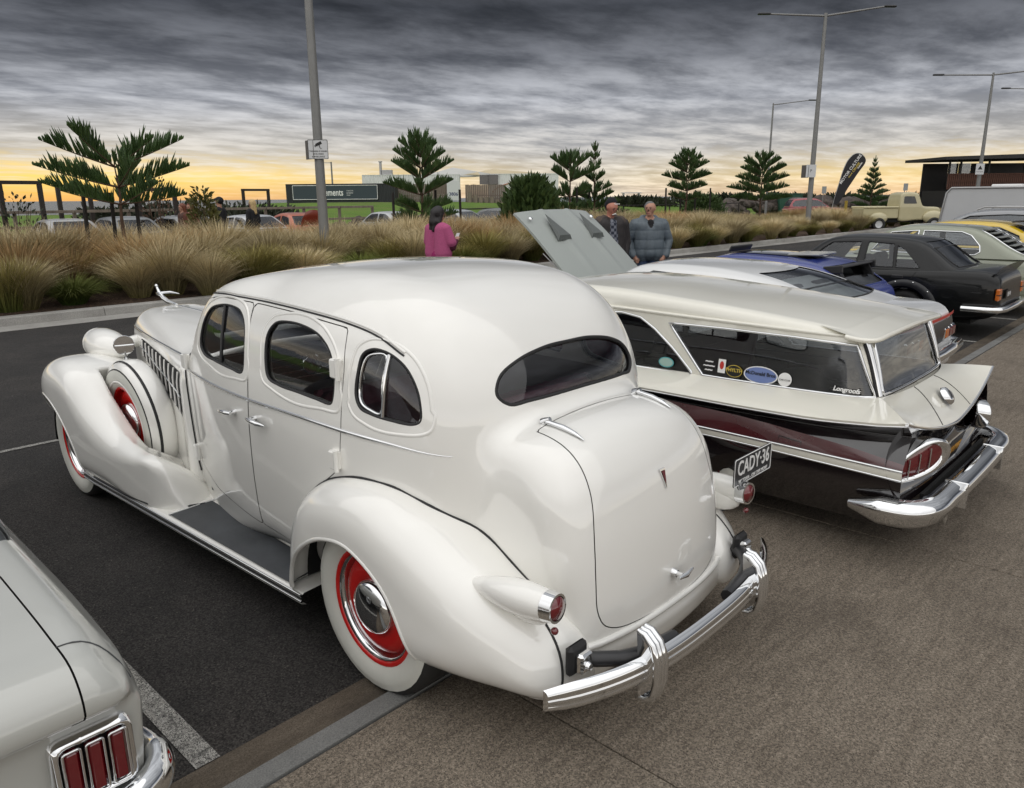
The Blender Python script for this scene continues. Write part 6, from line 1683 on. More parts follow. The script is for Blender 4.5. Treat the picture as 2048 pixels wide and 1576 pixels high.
# boulders of the sea wall
M_ROCK = mat('basalt_boulder', (0.035, 0.030, 0.028), 0.9, col2=(0.12, 0.095, 0.08), vscale=1.5, bump=0.6, bscale=6, bdist=0.05)
rocks = []
for k in range(5):
    r = random.Random(50 + k); s = MB(); s.sphere((0, 0, 0), (1, 0.85, 0.7), 9, 6)
    s.v = [tuple(c * (1 + 0.22 * math.sin(7 * p[0] + k) * math.cos(5 * p[1] + 2 * k) + r.uniform(-0.09, 0.09)) for c in p) for p in s.v]; s.s = [False] * len(s.s)
    m = s.me('boulder'); m.materials.append(M_ROCK); rocks.append(m)
def rock(x, y, z, s, label, group):
    o = obj('boulder', rs.choice(rocks), None, None, (x, y, z), (rs.uniform(-0.4, 0.4), rs.uniform(-0.4, 0.4), rs.uniform(0, 6))); o.scale = (s, s * rs.uniform(0.8, 1.2), s * rs.uniform(0.7, 1.0)); tag(o, label, 'rock', group)
for k in range(95):
    u = rs.uniform(60, 900); Yy = rs.uniform(30.8, 34.5); p = at_y(u, 410, Yy)
    rock(p[0], Yy, rs.uniform(0.0, 0.75), rs.uniform(0.35, 0.75), 'brown basalt boulder in the bank behind the far parked cars', 'boulders behind the far cars')
for k in range(85):
    u = rs.uniform(1430, 1900); d = rs.uniform(70, 84); p = at_d(u, 400, d)
    rock(p[0], p[1], rs.uniform(0.0, 1.3), rs.uniform(0.6, 1.2), 'dark boulder in the sea wall beyond the red car', 'boulders of the sea wall')

# ---------------------------------------------------------------- tussock grass
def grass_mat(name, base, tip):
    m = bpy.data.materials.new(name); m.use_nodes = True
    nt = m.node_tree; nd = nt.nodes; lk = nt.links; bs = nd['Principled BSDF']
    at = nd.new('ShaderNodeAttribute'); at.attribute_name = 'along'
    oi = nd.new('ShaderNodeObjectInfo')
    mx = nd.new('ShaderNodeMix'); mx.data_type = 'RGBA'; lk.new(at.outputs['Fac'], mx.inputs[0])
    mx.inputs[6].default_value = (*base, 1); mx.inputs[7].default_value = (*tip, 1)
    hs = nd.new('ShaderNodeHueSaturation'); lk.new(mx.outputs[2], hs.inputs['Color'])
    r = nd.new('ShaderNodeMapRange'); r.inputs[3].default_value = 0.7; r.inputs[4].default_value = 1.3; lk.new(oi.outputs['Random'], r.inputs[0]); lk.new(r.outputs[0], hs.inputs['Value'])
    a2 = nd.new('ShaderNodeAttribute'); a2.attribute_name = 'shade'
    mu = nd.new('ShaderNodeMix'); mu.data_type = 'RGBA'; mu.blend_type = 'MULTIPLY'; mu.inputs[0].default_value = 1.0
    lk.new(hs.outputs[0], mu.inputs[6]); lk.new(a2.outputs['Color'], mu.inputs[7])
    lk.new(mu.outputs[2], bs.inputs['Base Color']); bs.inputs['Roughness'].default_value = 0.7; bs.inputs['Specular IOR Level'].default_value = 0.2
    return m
def tussock_mesh(seed, n, hgt, spread, m, droop=0.5, seedheads=0.25):
    r = np.random.RandomState(seed); V = []; F = []; al = []; sh = []
    for k in range(n):
        a = r.uniform(0, 2 * PI); q = r.uniform(0, 1) ** 0.6
        b0 = np.array([0.13 * q * math.cos(a), 0.13 * q * math.sin(a), 0]); L = hgt * r.uniform(0.6, 1.12)
        lean = spread * (0.15 + q * r.uniform(0.5, 1.2)); az = a + r.uniform(-0.5, 0.5)
        d = np.array([math.cos(az), math.sin(az), 0]); w = r.uniform(0.0022, 0.0042); side = np.array([-d[1], d[0], 0]); side = side * math.cos(k) + d * math.sin(k) * 0.6
        i = len(V); c = r.uniform(0.6, 1.3); head = r.uniform() < seedheads
        for j, f in enumerate((0.0, 0.35, 0.68, 1.0)):
            hor = lean * L * (f ** 1.7); zz = L * f * (1 - droop * lean * f * f * 0.9)
            p = b0 + d * hor + np.array([0, 0, zz]); ww = w * (1.0, 0.95, 0.75, 0.1)[j] * (2.0 if head and j == 2 else 1)
            V += [p - side * ww, p + side * ww]; al += [f, f]; sh += [c, c]
        for j in range(3): F.append((i + 2 * j, i + 2 * j + 1, i + 2 * j + 3, i + 2 * j + 2))
    me = mesh(np.array(V), np.array(F), name='tussock')
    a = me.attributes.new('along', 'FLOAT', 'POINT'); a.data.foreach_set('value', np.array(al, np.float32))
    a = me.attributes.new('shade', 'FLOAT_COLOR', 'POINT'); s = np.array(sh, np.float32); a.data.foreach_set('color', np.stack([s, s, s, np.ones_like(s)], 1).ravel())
    me.materials.append(m); return me
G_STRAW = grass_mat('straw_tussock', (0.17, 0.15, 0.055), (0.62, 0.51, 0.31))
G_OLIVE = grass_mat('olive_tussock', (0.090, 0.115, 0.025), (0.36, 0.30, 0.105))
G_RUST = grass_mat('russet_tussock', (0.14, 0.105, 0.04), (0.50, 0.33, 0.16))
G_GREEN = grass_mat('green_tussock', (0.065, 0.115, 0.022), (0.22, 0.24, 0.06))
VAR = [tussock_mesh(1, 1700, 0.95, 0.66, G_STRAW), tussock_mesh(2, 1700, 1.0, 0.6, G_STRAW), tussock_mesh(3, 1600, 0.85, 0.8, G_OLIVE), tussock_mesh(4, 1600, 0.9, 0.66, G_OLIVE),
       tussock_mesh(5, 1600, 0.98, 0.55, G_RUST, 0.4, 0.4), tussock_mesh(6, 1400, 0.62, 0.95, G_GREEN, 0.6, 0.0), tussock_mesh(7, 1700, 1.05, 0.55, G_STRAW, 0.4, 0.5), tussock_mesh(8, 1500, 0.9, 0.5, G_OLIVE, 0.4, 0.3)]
rg = random.Random(77)
cnt = 0; spots = []
x = 0.5
while x < 66:
    step = 0.72 if x < 14 else (0.95 if x < 30 else 1.45)
    for row in range(5):
        y = 14.95 + row * 1.5 + rg.uniform(-0.35, 0.35)
        if row < 2 and rg.random() < 0.06: continue
        # leave out what the frame never shows
        dx, dy = x, y
        dep = dx * math.sin(YAW) + dy * math.cos(YAW); rt = dx * math.cos(YAW) - dy * math.sin(YAW)
        if abs(rt / dep) > 0.75: continue
        spots.append((x + rg.uniform(-0.3, 0.3), y, row))
    x += step
print('tussocks', len(spots))
spots.sort(key=lambda p: p[0] * 0.73 + p[1] * 0.68 + (6 if p[2] > 2 else 0))
W_F = [3, 1, 4, 3, 1, 5, 1, 3]; W_B = [4, 4, 2, 2, 4, 0.5, 5, 2]
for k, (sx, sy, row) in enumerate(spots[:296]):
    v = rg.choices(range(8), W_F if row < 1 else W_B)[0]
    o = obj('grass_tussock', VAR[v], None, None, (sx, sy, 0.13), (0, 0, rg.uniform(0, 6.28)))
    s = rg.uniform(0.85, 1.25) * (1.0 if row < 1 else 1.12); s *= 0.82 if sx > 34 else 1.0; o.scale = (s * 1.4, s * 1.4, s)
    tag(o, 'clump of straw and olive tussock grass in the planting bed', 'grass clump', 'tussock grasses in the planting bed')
# the rest of the grass beyond the limit: one mass
rest = spots[296:]
if rest:
    lowm = [tussock_mesh(20 + k, 260, 1.0, 0.55, None, 0.4, 0.4) if False else None for k in range(1)]
    base_me = tussock_mesh(41, 300, 1.0, 0.55, G_STRAW, 0.4, 0.45)
    nv = len(base_me.vertices); co = np.empty(nv * 3, np.float32); base_me.vertices.foreach_get('co', co); co = co.reshape(-1, 3)
    fa = np.array([list(p.vertices) for p in base_me.polygons]); al = np.empty(nv, np.float32); base_me.attributes['along'].data.foreach_get('value', al)
    shc = np.empty(nv * 4, np.float32); base_me.attributes['shade'].data.foreach_get('color', shc)
    Vs, Fs, As, Ss = [], [], [], []
    for i, (sx, sy, row) in enumerate(rest):
        a = rg.uniform(0, 6.28); s = rg.uniform(0.8, 1.2); c, d = math.cos(a), math.sin(a); q = co.copy()
        q[:, 0], q[:, 1] = (co[:, 0] * c - co[:, 1] * d) * s * 1.6 + sx, (co[:, 0] * d + co[:, 1] * c) * s * 1.6 + sy; q[:, 2] = co[:, 2] * s + 0.13
        Vs.append(q); Fs.append(fa + i * nv); As.append(al); Ss.append(shc * rg.uniform(0.7, 1.2))
    me = mesh(np.vstack(Vs), np.vstack(Fs), name='distant_tussocks')
    a_ = me.attributes.new('along', 'FLOAT', 'POINT'); a_.data.foreach_set('value', np.concatenate(As))
    a_ = me.attributes.new('shade', 'FLOAT_COLOR', 'POINT'); a_.data.foreach_set('color', np.concatenate(Ss).astype(np.float32)); me.materials.append(G_STRAW)
    o = obj('distant_tussock_grass', me); struct(o, 'stuff'); o['label'] = 'mass of distant tussock grass at the far end of the bed'
    bpy.data.meshes.remove(base_me)
# ---------------------------------------------------------------- lamp posts and signs
VIEW = math.atan2(-math.cos(YAW), -math.sin(YAW))       # world heading from the scene back to the camera
RIGHT = np.array([math.cos(YAW), -math.sin(YAW), 0.0]); FWD = np.array([math.sin(YAW), math.cos(YAW), 0.0])
def face_rot(extra=0.0): return (PI / 2, 0, -YAW + extra)     # text and panels that look at the viewer
def lamp(label, x, y, z0, h, r0, arms, r1=None):
    t = thing('lamp_post', label, 'street lamp', (x, y, z0), 0, 'lamp posts')
    b = MB(); b.tube([(0, 0, 0), (0, 0, h * 0.35), (0, 0, h)], [r0, r0 * 0.88, r1 or r0 * 0.5], 8); b.build('pole', M_POLE, t)
    b = MB(); b.box((0, 0, 0.02), (r0 * 4, r0 * 4, 0.04)); b.build('base_plate', M_POLE, t)
    for (dx, dy, dz) in arms:
        a = MB(); a.tube([(0, 0, h - 0.12), (dx * 0.5, dy * 0.5, h - 0.12 + dz * 0.5), (dx, dy, h - 0.12 + dz)], [r0 * 0.34, r0 * 0.30, r0 * 0.26], 6); ar = a.build('arm', M_POLE, t)
        a = MB(); n = math.hypot(dx, dy); ux, uy = dx / n, dy / n
        a.box((dx + ux * 0.25, dy + uy * 0.25, h - 0.11 + dz), (0.62, 0.2, 0.09), rz=math.atan2(dy, dx), bev=0.03); a.build('lamp_head', M_BLKPL, ar)
    return t
lamp('nearest tall grey lamp post, carrying the video surveillance sign', 10.85, 16.5, 0.12, 10.5, 0.125, [(-2.6, 0.0, 0.25), (2.6, 0, 0.25)], 0.07)
lamp('tall twin-armed lamp post right of the broad pine', 40.1, 16.5, 0.12, 10.4, 0.15, [(-1.9, 2.0, 0.1), (2.2, -2.0, 0.45)], 0.085)
lamp('slender single-armed lamp post behind the broad tiered pine', 60.0, 28.2, 0.0, 8.9, 0.11, [(2.2, -1.9, 0.35)], 0.06)
l4 = lamp('twin-armed lamp post in front of the slatted building', 53.4, 11.9, 0.0, 8.7, 0.13, [(-2.1, 2.1, 0.0), (2.4, -2.2, 0.35)], 0.06)
lamp('lamp post mostly outside the right edge, one arm showing', 66.5, 11.0, 0.0, 9.0, 0.12, [(-2.4, 2.2, 0.05)], 0.06)
lamp('small distant lamp post behind the dark container', *at_d(667, 400, 100)[:2], 1.0, 5.6, 0.13, [(-0.9, 0.6, 0.0)], 0.1)
def panel(name, w, h, m, parent, loc, rot, d=0.01, r=0.02):
    b = MB(); b.prism(rrect(-w / 2, w / 2, -h / 2, h / 2, min(r, w / 3, h / 3), 3), -d / 2, d / 2, 'Z')
    return b.build(name, m, parent, loc, rot)
M_SIGNW = mat('sign_white', (0.62, 0.63, 0.64), 0.4)
M_SIGNBACK = mat('sign_back', (0.10, 0.09, 0.085), 0.5)
p = at_y(643, 299, 16.35) ; p = np.array([10.85, 16.5, 0]) + np.array([0, 0, at_y(643, 299, 16.4)[2]])
sg = thing('surveillance_sign', 'white video surveillance sign with camera picture on the lamp post', 'sign', tuple(p - FWD * 0.13 + RIGHT * 0.02))
R0_ = face_rot(0.12)
fp = panel('sign_face', 0.47, 0.445, M_SIGNW, sg, (0, 0, 0), R0_)
for k, (tx, sz) in enumerate((('THIS AREA IS UNDER', 0.044), ('24 HR VIDEO', 0.044), ('SURVEILLANCE', 0.044))):
    text('sign_lettering', tx, sz, M_LETTERK, fp, (0, -0.045 - 0.062 * k, 0.0065), (0, 0, 0), bold=0.001, depth=0.0008)
b = MB(); b.tube([(x_, y_, 0.006) for x_, y_ in rrect(-0.228, 0.228, -0.216, 0.216, 0.02, 3)], 0.006, 5, closed=True); b.build('sign_border', M_LETTERK, fp)
b = MB(); b.box((0.02, 0.125, 0.007), (0.15, 0.065, 0.004), rz=0.45); b.tube([(0.03, 0.11, 0.007), (0.05, 0.03, 0.007), (0.085, 0.02, 0.007)], 0.009, 5); b.prism([(-0.055, 0.045), (-0.085, 0.085), (-0.035, 0.10)], 0.005, 0.009, 'Z'); b.build('camera_symbol', M_LETTERK, fp)
s2 = tag(panel('sign_panel', 0.44, 0.44, M_SIGNBACK, None, tuple(p + RIGHT * -0.22 + FWD * 0.02), (PI / 2, 0, -YAW - 0.9)), 'dark back of the second sign clamped behind the surveillance sign', 'sign')
for (u, v, X_, Y_, lb) in ((1622, 342, 40.1, 16.5, 'small white sign on the tall twin-armed lamp post'), (1960, 338, 53.4, 11.9, 'white warning sign on the lamp post before the slatted building')):
    q = at_h(u, v, (np.array([X_, Y_]) @ FWD[:2]) - 0.24)
    s3 = tag(panel('sign_panel', 0.5, 0.62, M_SIGNW, None, tuple(q), face_rot()), lb, 'sign')
    text('sign_lettering', 'WARNING' if u > 1900 else 'P', 0.08 if u > 1900 else 0.2, M_LETTERK, s3, (0, -0.16 if u > 1900 else 0, 0.007), (0, 0, 0), depth=0.001)
    if u > 1900:
        b = MB(); b.prism([(-0.14, -0.03), (0.14, -0.03), (0, 0.2)], 0.005, 0.009, 'Z'); b.build('triangle_symbol', M_LETTERK, s3)
tag(panel('sign_panel', 0.4, 0.62, M_SIGNBACK, None, tuple(at_h(1610, 343, float(np.array([40.1, 16.5]) @ FWD[:2]) - 0.1)), (PI / 2, 0, -YAW - 0.9)), 'dark back of a sign on the tall twin-armed lamp post', 'sign')
for u, v, vb in ((1647, 380, 408), (1810, 374, 392)):
    q = at_d(u, v, 55); t = thing('small_road_sign', 'little grey sign on a thin post ' + ('left of the black banner' if u < 1700 else 'above the cream pickup cab'), 'sign', (q[0], q[1], 0))
    b = MB(); b.tube([(0, 0, 0), (0, 0, q[2] + 0.2)], 0.03, 6); b.build('post', M_POLE, t); panel('sign_face', 0.32, 0.5, mat('sign_grey', (0.3, 0.32, 0.32), 0.5), t, (0, -0.05, q[2]), face_rot())

# ---------------------------------------------------------------- rail fence and timber frames behind the far cars
fence = thing('rail_fence', 'weathered grey timber post and rail fence behind the far parked cars', 'fence', (0, 31, 0))
b0 = MB(); b0.box((0, 0, 0.79), (0.11, 0.11, 1.66), bev=0.01); pm = b0.me('post'); pm.materials.append(M_TIMBER)
for k in range(11): obj('post', pm, None, fence, (4.2 + 1.9 * k, 0, 0))
for k in range(10):
    b = MB(); b.box((5.15 + 1.9 * k, -0.08, 1.58), (1.88, 0.05, 0.10), bev=0.006); b.build('rail', M_TIMBER, fence)
    b = MB(); b.box((5.15 + 1.9 * k, -0.08, 1.05), (1.88, 0.05, 0.10), bev=0.006); b.build('rail', M_TIMBER, fence)
for k, (x0, x1, yy, zt) in enumerate(((7.45, 8.62, 30, 2.5), (9.78, 10.85, 32, 2.42), (11.83, 13.18, 30, 2.28), (21.34, 22.84, 40, 2.4))):
    t = thing('timber_frame', ('tall open timber frame at the left edge', 'open timber frame second from the left edge', 'open timber frame behind the large dark pine', 'small open timber frame left of the dark container')[k], 'frame', (x0, yy, 0), 0, 'open timber frames')
    for xx in (0, x1 - x0):
        b = MB(); b.box((xx, 0, zt / 2), (0.14, 0.14, zt), bev=0.01); b.build('post', M_DKTIMB, t)
    b = MB(); b.box(((x1 - x0) / 2, 0, zt + 0.06), (x1 - x0 + 0.16, 0.14, 0.12), bev=0.01); b.build('top_beam', M_DKTIMB, t)
# wire fence round the lawn
wf = thing('lawn_fence', 'dark post and rail fence along the edge of the lawn', 'fence', (0, 0, 0))
prev = None
for k, u in enumerate(range(925, 1480, 46)):
    q = at_y(u, 420, 30.0); b = MB(); b.tube([(q[0], 30, 0), (q[0], 30, 1.42)], 0.05, 6); b.build('post', M_STAKE, wf)
    if prev is not None:
        b = MB(); b.tube([(prev, 30, 1.38), (q[0], 30, 1.38)], 0.035, 5); b.build('rail', M_STAKE, wf)
    prev = q[0]

# ---------------------------------------------------------------- container village
def frame_at(u, v, d): 
    q = at_d(u, v, d); return q
M_CONT = mat('dark_container', (0.018, 0.022, 0.024), 0.5, var=0.1, vscale=2)
M_SIGNBL = mat('slate_sign', (0.030, 0.048, 0.060), 0.45)
M_WCONT = mat('white_container', (0.72, 0.73, 0.72), 0.5, var=0.08, vscale=0.8)
M_PALING = mat('paling_timber', (0.17, 0.135, 0.11), 0.9, var=0.25, vscale=1.2, stretch=(4, 4, 0.3))
def corr_box(name, L, W, H, m, parent, loc, pitch=0.28):
    """container with corrugated long sides, length along local x"""
    n = int(L / pitch); b = MB()
    for sy in (-1, 1):
        pts = []
        for k in range(n):
            x = -L / 2 + L * k / n; dx = L / n
            pts += [(x, sy * W / 2), (x + dx * 0.35, sy * W / 2), (x + dx * 0.5, sy * (W / 2 - 0.04)), (x + dx * 0.85, sy * (W / 2 - 0.04))]
        pts.append((L / 2, sy * W / 2))
        V = [(x, y, 0) for x, y in pts] + [(x, y, H) for x, y in pts]; c = len(pts)
        b.add(V, [[i, i + 1, c + i + 1, c + i] for i in range(c - 1)])
    b.box((0, 0, H + 0.03), (L + 0.04, W + 0.04, 0.08)); b.box((-L / 2, 0, H / 2), (0.06, W, H)); b.box((L / 2, 0, H / 2), (0.06, W, H)); b.box((0, 0, 0.05), (L + 0.04, W + 0.04, 0.12))
    return b.build(name, m, parent, loc)
q = at_d(682, 404, 82)
C1 = thing('dark_container', 'long dark container carrying the big Elements sign board', 'container', (q[0], q[1], 0.9), -YAW)
corr_box('container_body', 11.6, 2.4, 2.55, M_CONT, C1, (0, 1.2, 0))
sb = panel('sign_board', 9.1, 1.48, M_SIGNBL, C1, (-0.55, -0.06, 1.72), (PI / 2, 0, 0), 0.06, 0.01)
b = MB(); b.tube([(x_, y_, 0.03) for x_, y_ in rrect(-4.53, 4.53, -0.72, 0.72, 0.03, 2)], 0.035, 4, closed=True); b.build('sign_border', M_LETTERW, sb)
text('sign_lettering', 'Elements', 0.98, M_LETTERW, sb, (-0.38, -0.03, 0.035), (0, 0, 0), sx=0.70, bold=0.014, depth=0.005)
for k, tx in enumerate(('COASTAL', 'BUSINESS', 'PARK')): text('sign_lettering', tx, 0.17, M_LETTERW, sb, (1.22, 0.16 - 0.23 * k, 0.035), (0, 0, 0), align='LEFT', depth=0.005)
q = at_d(815, 376, 92)
C2 = thing('white_container', 'white container with a flue pipe behind the dark sign container', 'container', (q[0], q[1], 1.9), -YAW)
corr_box('container_body', 11.6, 2.4, 2.75, M_WCONT, C2, (0.4, 1.2, 0))
b = MB(); b.tube([(-3.3, 1, 2.7), (-3.3, 1, 4.3)], 0.16, 8); b.tube([(-3.3, 1, 4.3), (-3.3, 1, 4.42)], 0.24, 8); b.build('flue', M_STEEL, C2)
b = MB(); b.box((-2.5, 1, 3.0), (1.2, 1.0, 0.8), bev=0.03); b.build('roof_unit', M_STEEL, C2)
b = MB(); b.box((4.4, -0.06, 1.5), (2.0, 0.08, 1.9)); b.build('doorway', M_DKREFL, C2)
q = at_d(1046, 384, 90)
C3 = thing('white_container', 'white container with dark upper window right of the tall open pine', 'container', (q[0], q[1], 1.9), -YAW)
corr_box('container_body', 8.3, 2.4, 2.7, M_WCONT, C3, (0, 1.2, 0))
b = MB(); b.box((-4.0, -0.1, 2.1), (2.2, 0.1, 1.1)); b.build('window', M_DKREFL, C3)
b = MB(); a_ = [(2.3 * math.cos(t) * 1.4 - 0.5, -0.07, 0.25 + 1.5 * math.sin(t)) for t in np.linspace(1.2, PI, 16)]; b.tube(a_, 0.06, 5); b.build('painted_arc', mat('faded_orange', (0.45, 0.2, 0.12), 0.6), C3)
for k, (u0, u1, d, z1, lb) in enumerate(((792, 902, 85, 3.45, 'tall brown paling fence behind the tall open pine'), (931, 1012, 85, 3.35, 'brown paling fence left of the white container with an orange arc'))):
    a0, a1 = at_d(u0, 400, d), at_d(u1, 400, d); L = float(np.linalg.norm((a1 - a0)[:2])); t = thing('paling_fence', lb, 'fence', (a0[0], a0[1], 1.2), math.atan2(a1[1] - a0[1], a1[0] - a0[0]))
    pb = MB(); pb.box((0, 0, (z1 - 1.2) / 2), (0.19, 0.03, z1 - 1.2)); pm = pb.me('paling'); pm.materials.append(M_PALING); n = int(L / 0.2)
    for j in range(n): obj('paling', pm, None, t, (0.1 + j * L / n, rs.uniform(-0.02, 0.02), rs.uniform(-0.05, 0.04)))
    b = MB(); b.box((L / 2, 0.04, 1.0), (L, 0.05, 0.1)); b.build('rail', M_PALING, t)
t = thing('pile_wall', 'uneven row of round timber piles in front of the white container', 'wall', (0, 0, 0))
for j in range(16):
    q = at_d(940 + j * 11, 400, 84); b = MB(); b.tube([(q[0], q[1], 0.8), (q[0], q[1], 2.0 + rs.uniform(-0.3, 0.5))], 0.28, 8); b.build('pile', M_TIMBER, t)
q = at_d(907, 381, 84.5); s4 = tag(panel('number_sign', 1.45, 2.1, M_SIGNW, None, tuple(q), face_rot(), 0.05, 0.02), 'white upright panel numbered 3806 on the paling fence', 'sign')
text('sign_lettering', '3806', 0.5, mat('navy_lettering', (0.02, 0.03, 0.12), 0.5), s4, (0, -0.4, 0.03), (0, 0, 0), bold=0.01, depth=0.004)
# shade sails
for k, (pts, lb) in enumerate((([(845, 352), (905, 335), (1010, 352), (930, 352)], 'pale grey shade sail above the white flue container'), ([(925, 350), (985, 338), (1085, 347), (985, 350)], 'cream shade sail above the container with a dark window'))):
    P = [at_d(u, v, 93 + 2 * (i % 2)) for i, (u, v) in enumerate(pts)]; b = MB(); c = sum(P) / 4 - np.array([0, 0, 0.15])
    b.grid(lambda a, t_: tuple(P[0] * (1 - a) * (1 - t_) + P[1] * a * (1 - t_) + P[2] * a * t_ + P[3] * (1 - a) * t_ - np.array([0, 0, 0.35 * math.sin(PI * a) * math.sin(PI * t_)])), 8, 8)
    o = b.build('shade_sail', mat('sail_cloth_%d' % k, ((0.5, 0.5, 0.48), (0.55, 0.47, 0.32))[k], 0.8)); tag(o, lb, 'shade sail')
q = at_d(1262, 390, 95); t = thing('picnic_shelter', 'low white picnic table shelter on the lawn skyline', 'shelter', (q[0], q[1], 1.2), -YAW)
b = MB(); b.box((0, 0, 1.2), (2.4, 1.2, 0.1)); b.build('table_top', M_SIGNW, t)
for sx in (-0.95, 0.95):
    b = MB(); b.box((sx, 0, 0.4), (0.16, 0.9, 1.6)); b.build('leg', M_SIGNW, t)
q = at_d(1577, 393, 75); t = thing('skip_bin', 'green metal skip bin beside the red car', 'bin', (q[0], q[1], 0.3), -YAW)
b = MB(); b.prism([(-0.95, 0), (0.95, 0), (1.15, 1.75), (-1.15, 1.75)], -0.7, 0.7, 'Y'); b.build('bin_body', mat('bin_green', (0.02, 0.08, 0.05), 0.5), t)
b = MB(); b.box((0, 0, 1.8), (2.4, 1.5, 0.09)); b.build('rim', mat('bin_green', (0.02, 0.08, 0.05), 0.5), t)
q = at_d(1692, 410, 46); b = MB(); b.tube([(0, 0, 0), (0, 0, q[2] + 0.25)], 0.09, 8); tag(b.build('bollard', mat('bollard_yellow', (0.4, 0.28, 0.04), 0.6), None, (q[0], q[1], 0)), 'short yellow bollard right of the black banner', 'bollard')

# ---------------------------------------------------------------- feather banner
q0 = at_d(1668, 415, 45)
BN = thing('feather_banner', 'black teardrop feather banner with white and yellow lettering', 'banner', (q0[0], q0[1], 0), -YAW)
px = 45 / 1525.0
def bp_(u, v): return ((u - 1668) * px, (408 - v) * px + 1.42)
outl = spline([bp_(1665, 408), bp_(1673, 370), bp_(1680, 340), bp_(1688, 322), bp_(1699, 312.5), bp_(1710, 312), bp_(1718, 317), bp_(1722, 326), bp_(1708, 350), bp_(1692, 377), bp_(1675, 406)], 5, True)
b = MB(); b.prism([tuple(p) for p in outl], -0.012, 0.012, 'Y'); bn = b.build('banner_cloth', mat('banner_black', (0.010, 0.010, 0.014), 0.6), BN)
b = MB(); edge = [bp_(1664, 440), bp_(1665, 408), bp_(1673, 370), bp_(1680, 340), bp_(1688, 322), bp_(1699, 312), bp_(1710, 311.5), bp_(1718, 317)]
b.tube([(x_, 0, z_) for x_, z_ in spline(edge, 4)], 0.02, 6); b.build('banner_pole', M_STEEL, BN)
ang = math.radians(57)
for (tx, u, v, sz, m) in (('MOTOR CULTURE', 1693.5, 341, 0.235, M_LETTERW), ('<<< CRUISE', 1700.5, 343, 0.19, M_STICKER_Y), ('Australia', 1711, 334, 0.11, M_LETTERW)):
    x_, z_ = bp_(u, v); text('banner_lettering', tx, sz, m, bn, (x_, -0.016, z_), (PI / 2, -ang, 0), bold=0.004, depth=0.001)

# ---------------------------------------------------------------- slatted building at the right
q = at_d(1890, 388, 60); BD = thing('slatted_building', 'dark flat-roofed building with brown timber slats at the right edge', 'building', (q[0], q[1], 0), -YAW)
M_DKROOF = mat('dark_roof', (0.020, 0.019, 0.018), 0.6)
M_SLAT = mat('red_brown_slat', (0.10, 0.042, 0.026), 0.75, var=0.3, vscale=3)
b = MB(); b.prism([(-0.95, 4.50), (-0.95, 4.72), (9.5, 5.0), (9.5, 4.62)], -1.2, 5.0, 'Y'); b.build('roof', M_DKROOF, BD)
b = MB(); b.box((4.6, 4.0, 2.2), (9.0, 0.15, 4.4)); b.build('back_wall', M_DKROOF, BD)
b = MB(); b.box((4.6, 1.9, 1.1), (9.0, 3.6, 2.2)); b.build('ground_floor', M_DKROOF, BD)
sl_ = MB(); sl_.box((0, 0, 0.55), (0.11, 0.04, 1.12)); sm = sl_.me('slat'); sm.materials.append(M_SLAT)
for k in range(58): obj('slat', sm, None, BD, (0.10 + 0.155 * k, 0.0, 2.32))
for x_ in (0.12, 1.0, 3.2, 6.0, 8.6):
    b = MB(); b.box((x_, 0.06, 3.5), (0.12, 0.12, 2.1)); b.build('post', M_DKROOF, BD)
b = MB(); b.box((4.5, 0.05, 3.47), (9.0, 0.1, 0.07)); b.build('handrail', M_SLAT, BD)
for x_ in (0.55, 1.5):
    b = MB(); b.box((x_, 0.3, 3.9), (0.8, 0.03, 0.9)); b.build('window', M_GLASS, BD)

# ---------------------------------------------------------------- cream pickup and red car beyond the bed
PK = thing('pickup_truck', 'cream 1950s pickup truck beyond the far end of the grasses', 'truck', tuple(at_d(1800, 430, 43)[:2]) + (-0.0,), -YAW)
M_PKC = mat('pickup_cream', (0.50, 0.45, 0.27), 0.4, coat=0.5, var=0.05, vscale=2)
pk_cab = Poly([(-0.45, 0.9), (-0.45, 1.5), (-0.38, 1.95), (-0.2, 2.05), (0.35, 2.06), (0.58, 1.98), (0.75, 1.55), (0.85, 1.35), (1.0, 1.3), (1.85, 1.22), (1.95, 1.0), (1.9, 0.7), (0.5, 0.55), (-0.4, 0.55)], 6)
CBm = surf(lambda x, y, z: smax(pk_cab(x, z), np.abs(y) - 0.78 + 0.12 * np.maximum(z - 1.3, 0) + 0.16 * np.maximum(x - 0.9, 0), 0.12), (-0.6, -0.95, 0.45), (2.1, 0.95, 2.2), 0.06, 2)
w1_ = Poly([(-0.25, 1.45), (-0.22, 1.85), (0.35, 1.85), (0.50, 1.45)], corners=True)
cb = CBm
for sg_ in (1, -1):
    fn = lambda V, sg_=sg_: np.maximum(w1_(V[:, 0], V[:, 2]), 0.4 - sg_ * V[:, 1]); mobj('window', offset(clip(CBm, lambda V: -fn(V)), -0.01), M_GLASSD, PK); cb = clip(cb, fn)
wf_ = Poly([(-0.6, 1.42), (-0.55, 1.88), (0.55, 1.88), (0.6, 1.42)], corners=True); fn = lambda V: np.maximum(wf_(V[:, 1], V[:, 2]), 0.52 - V[:, 0]); mobj('window', offset(clip(CBm, lambda V: -fn(V)), -0.01), M_GLASSD, PK); cb = clip(cb, fn)
mobj('cab', cb, M_PKC, PK)
b = MB(); b.box((-1.45, 0, 0.95), (1.95, 1.5, 0.55), bev=0.03); b.build('tray', M_PKC, PK)
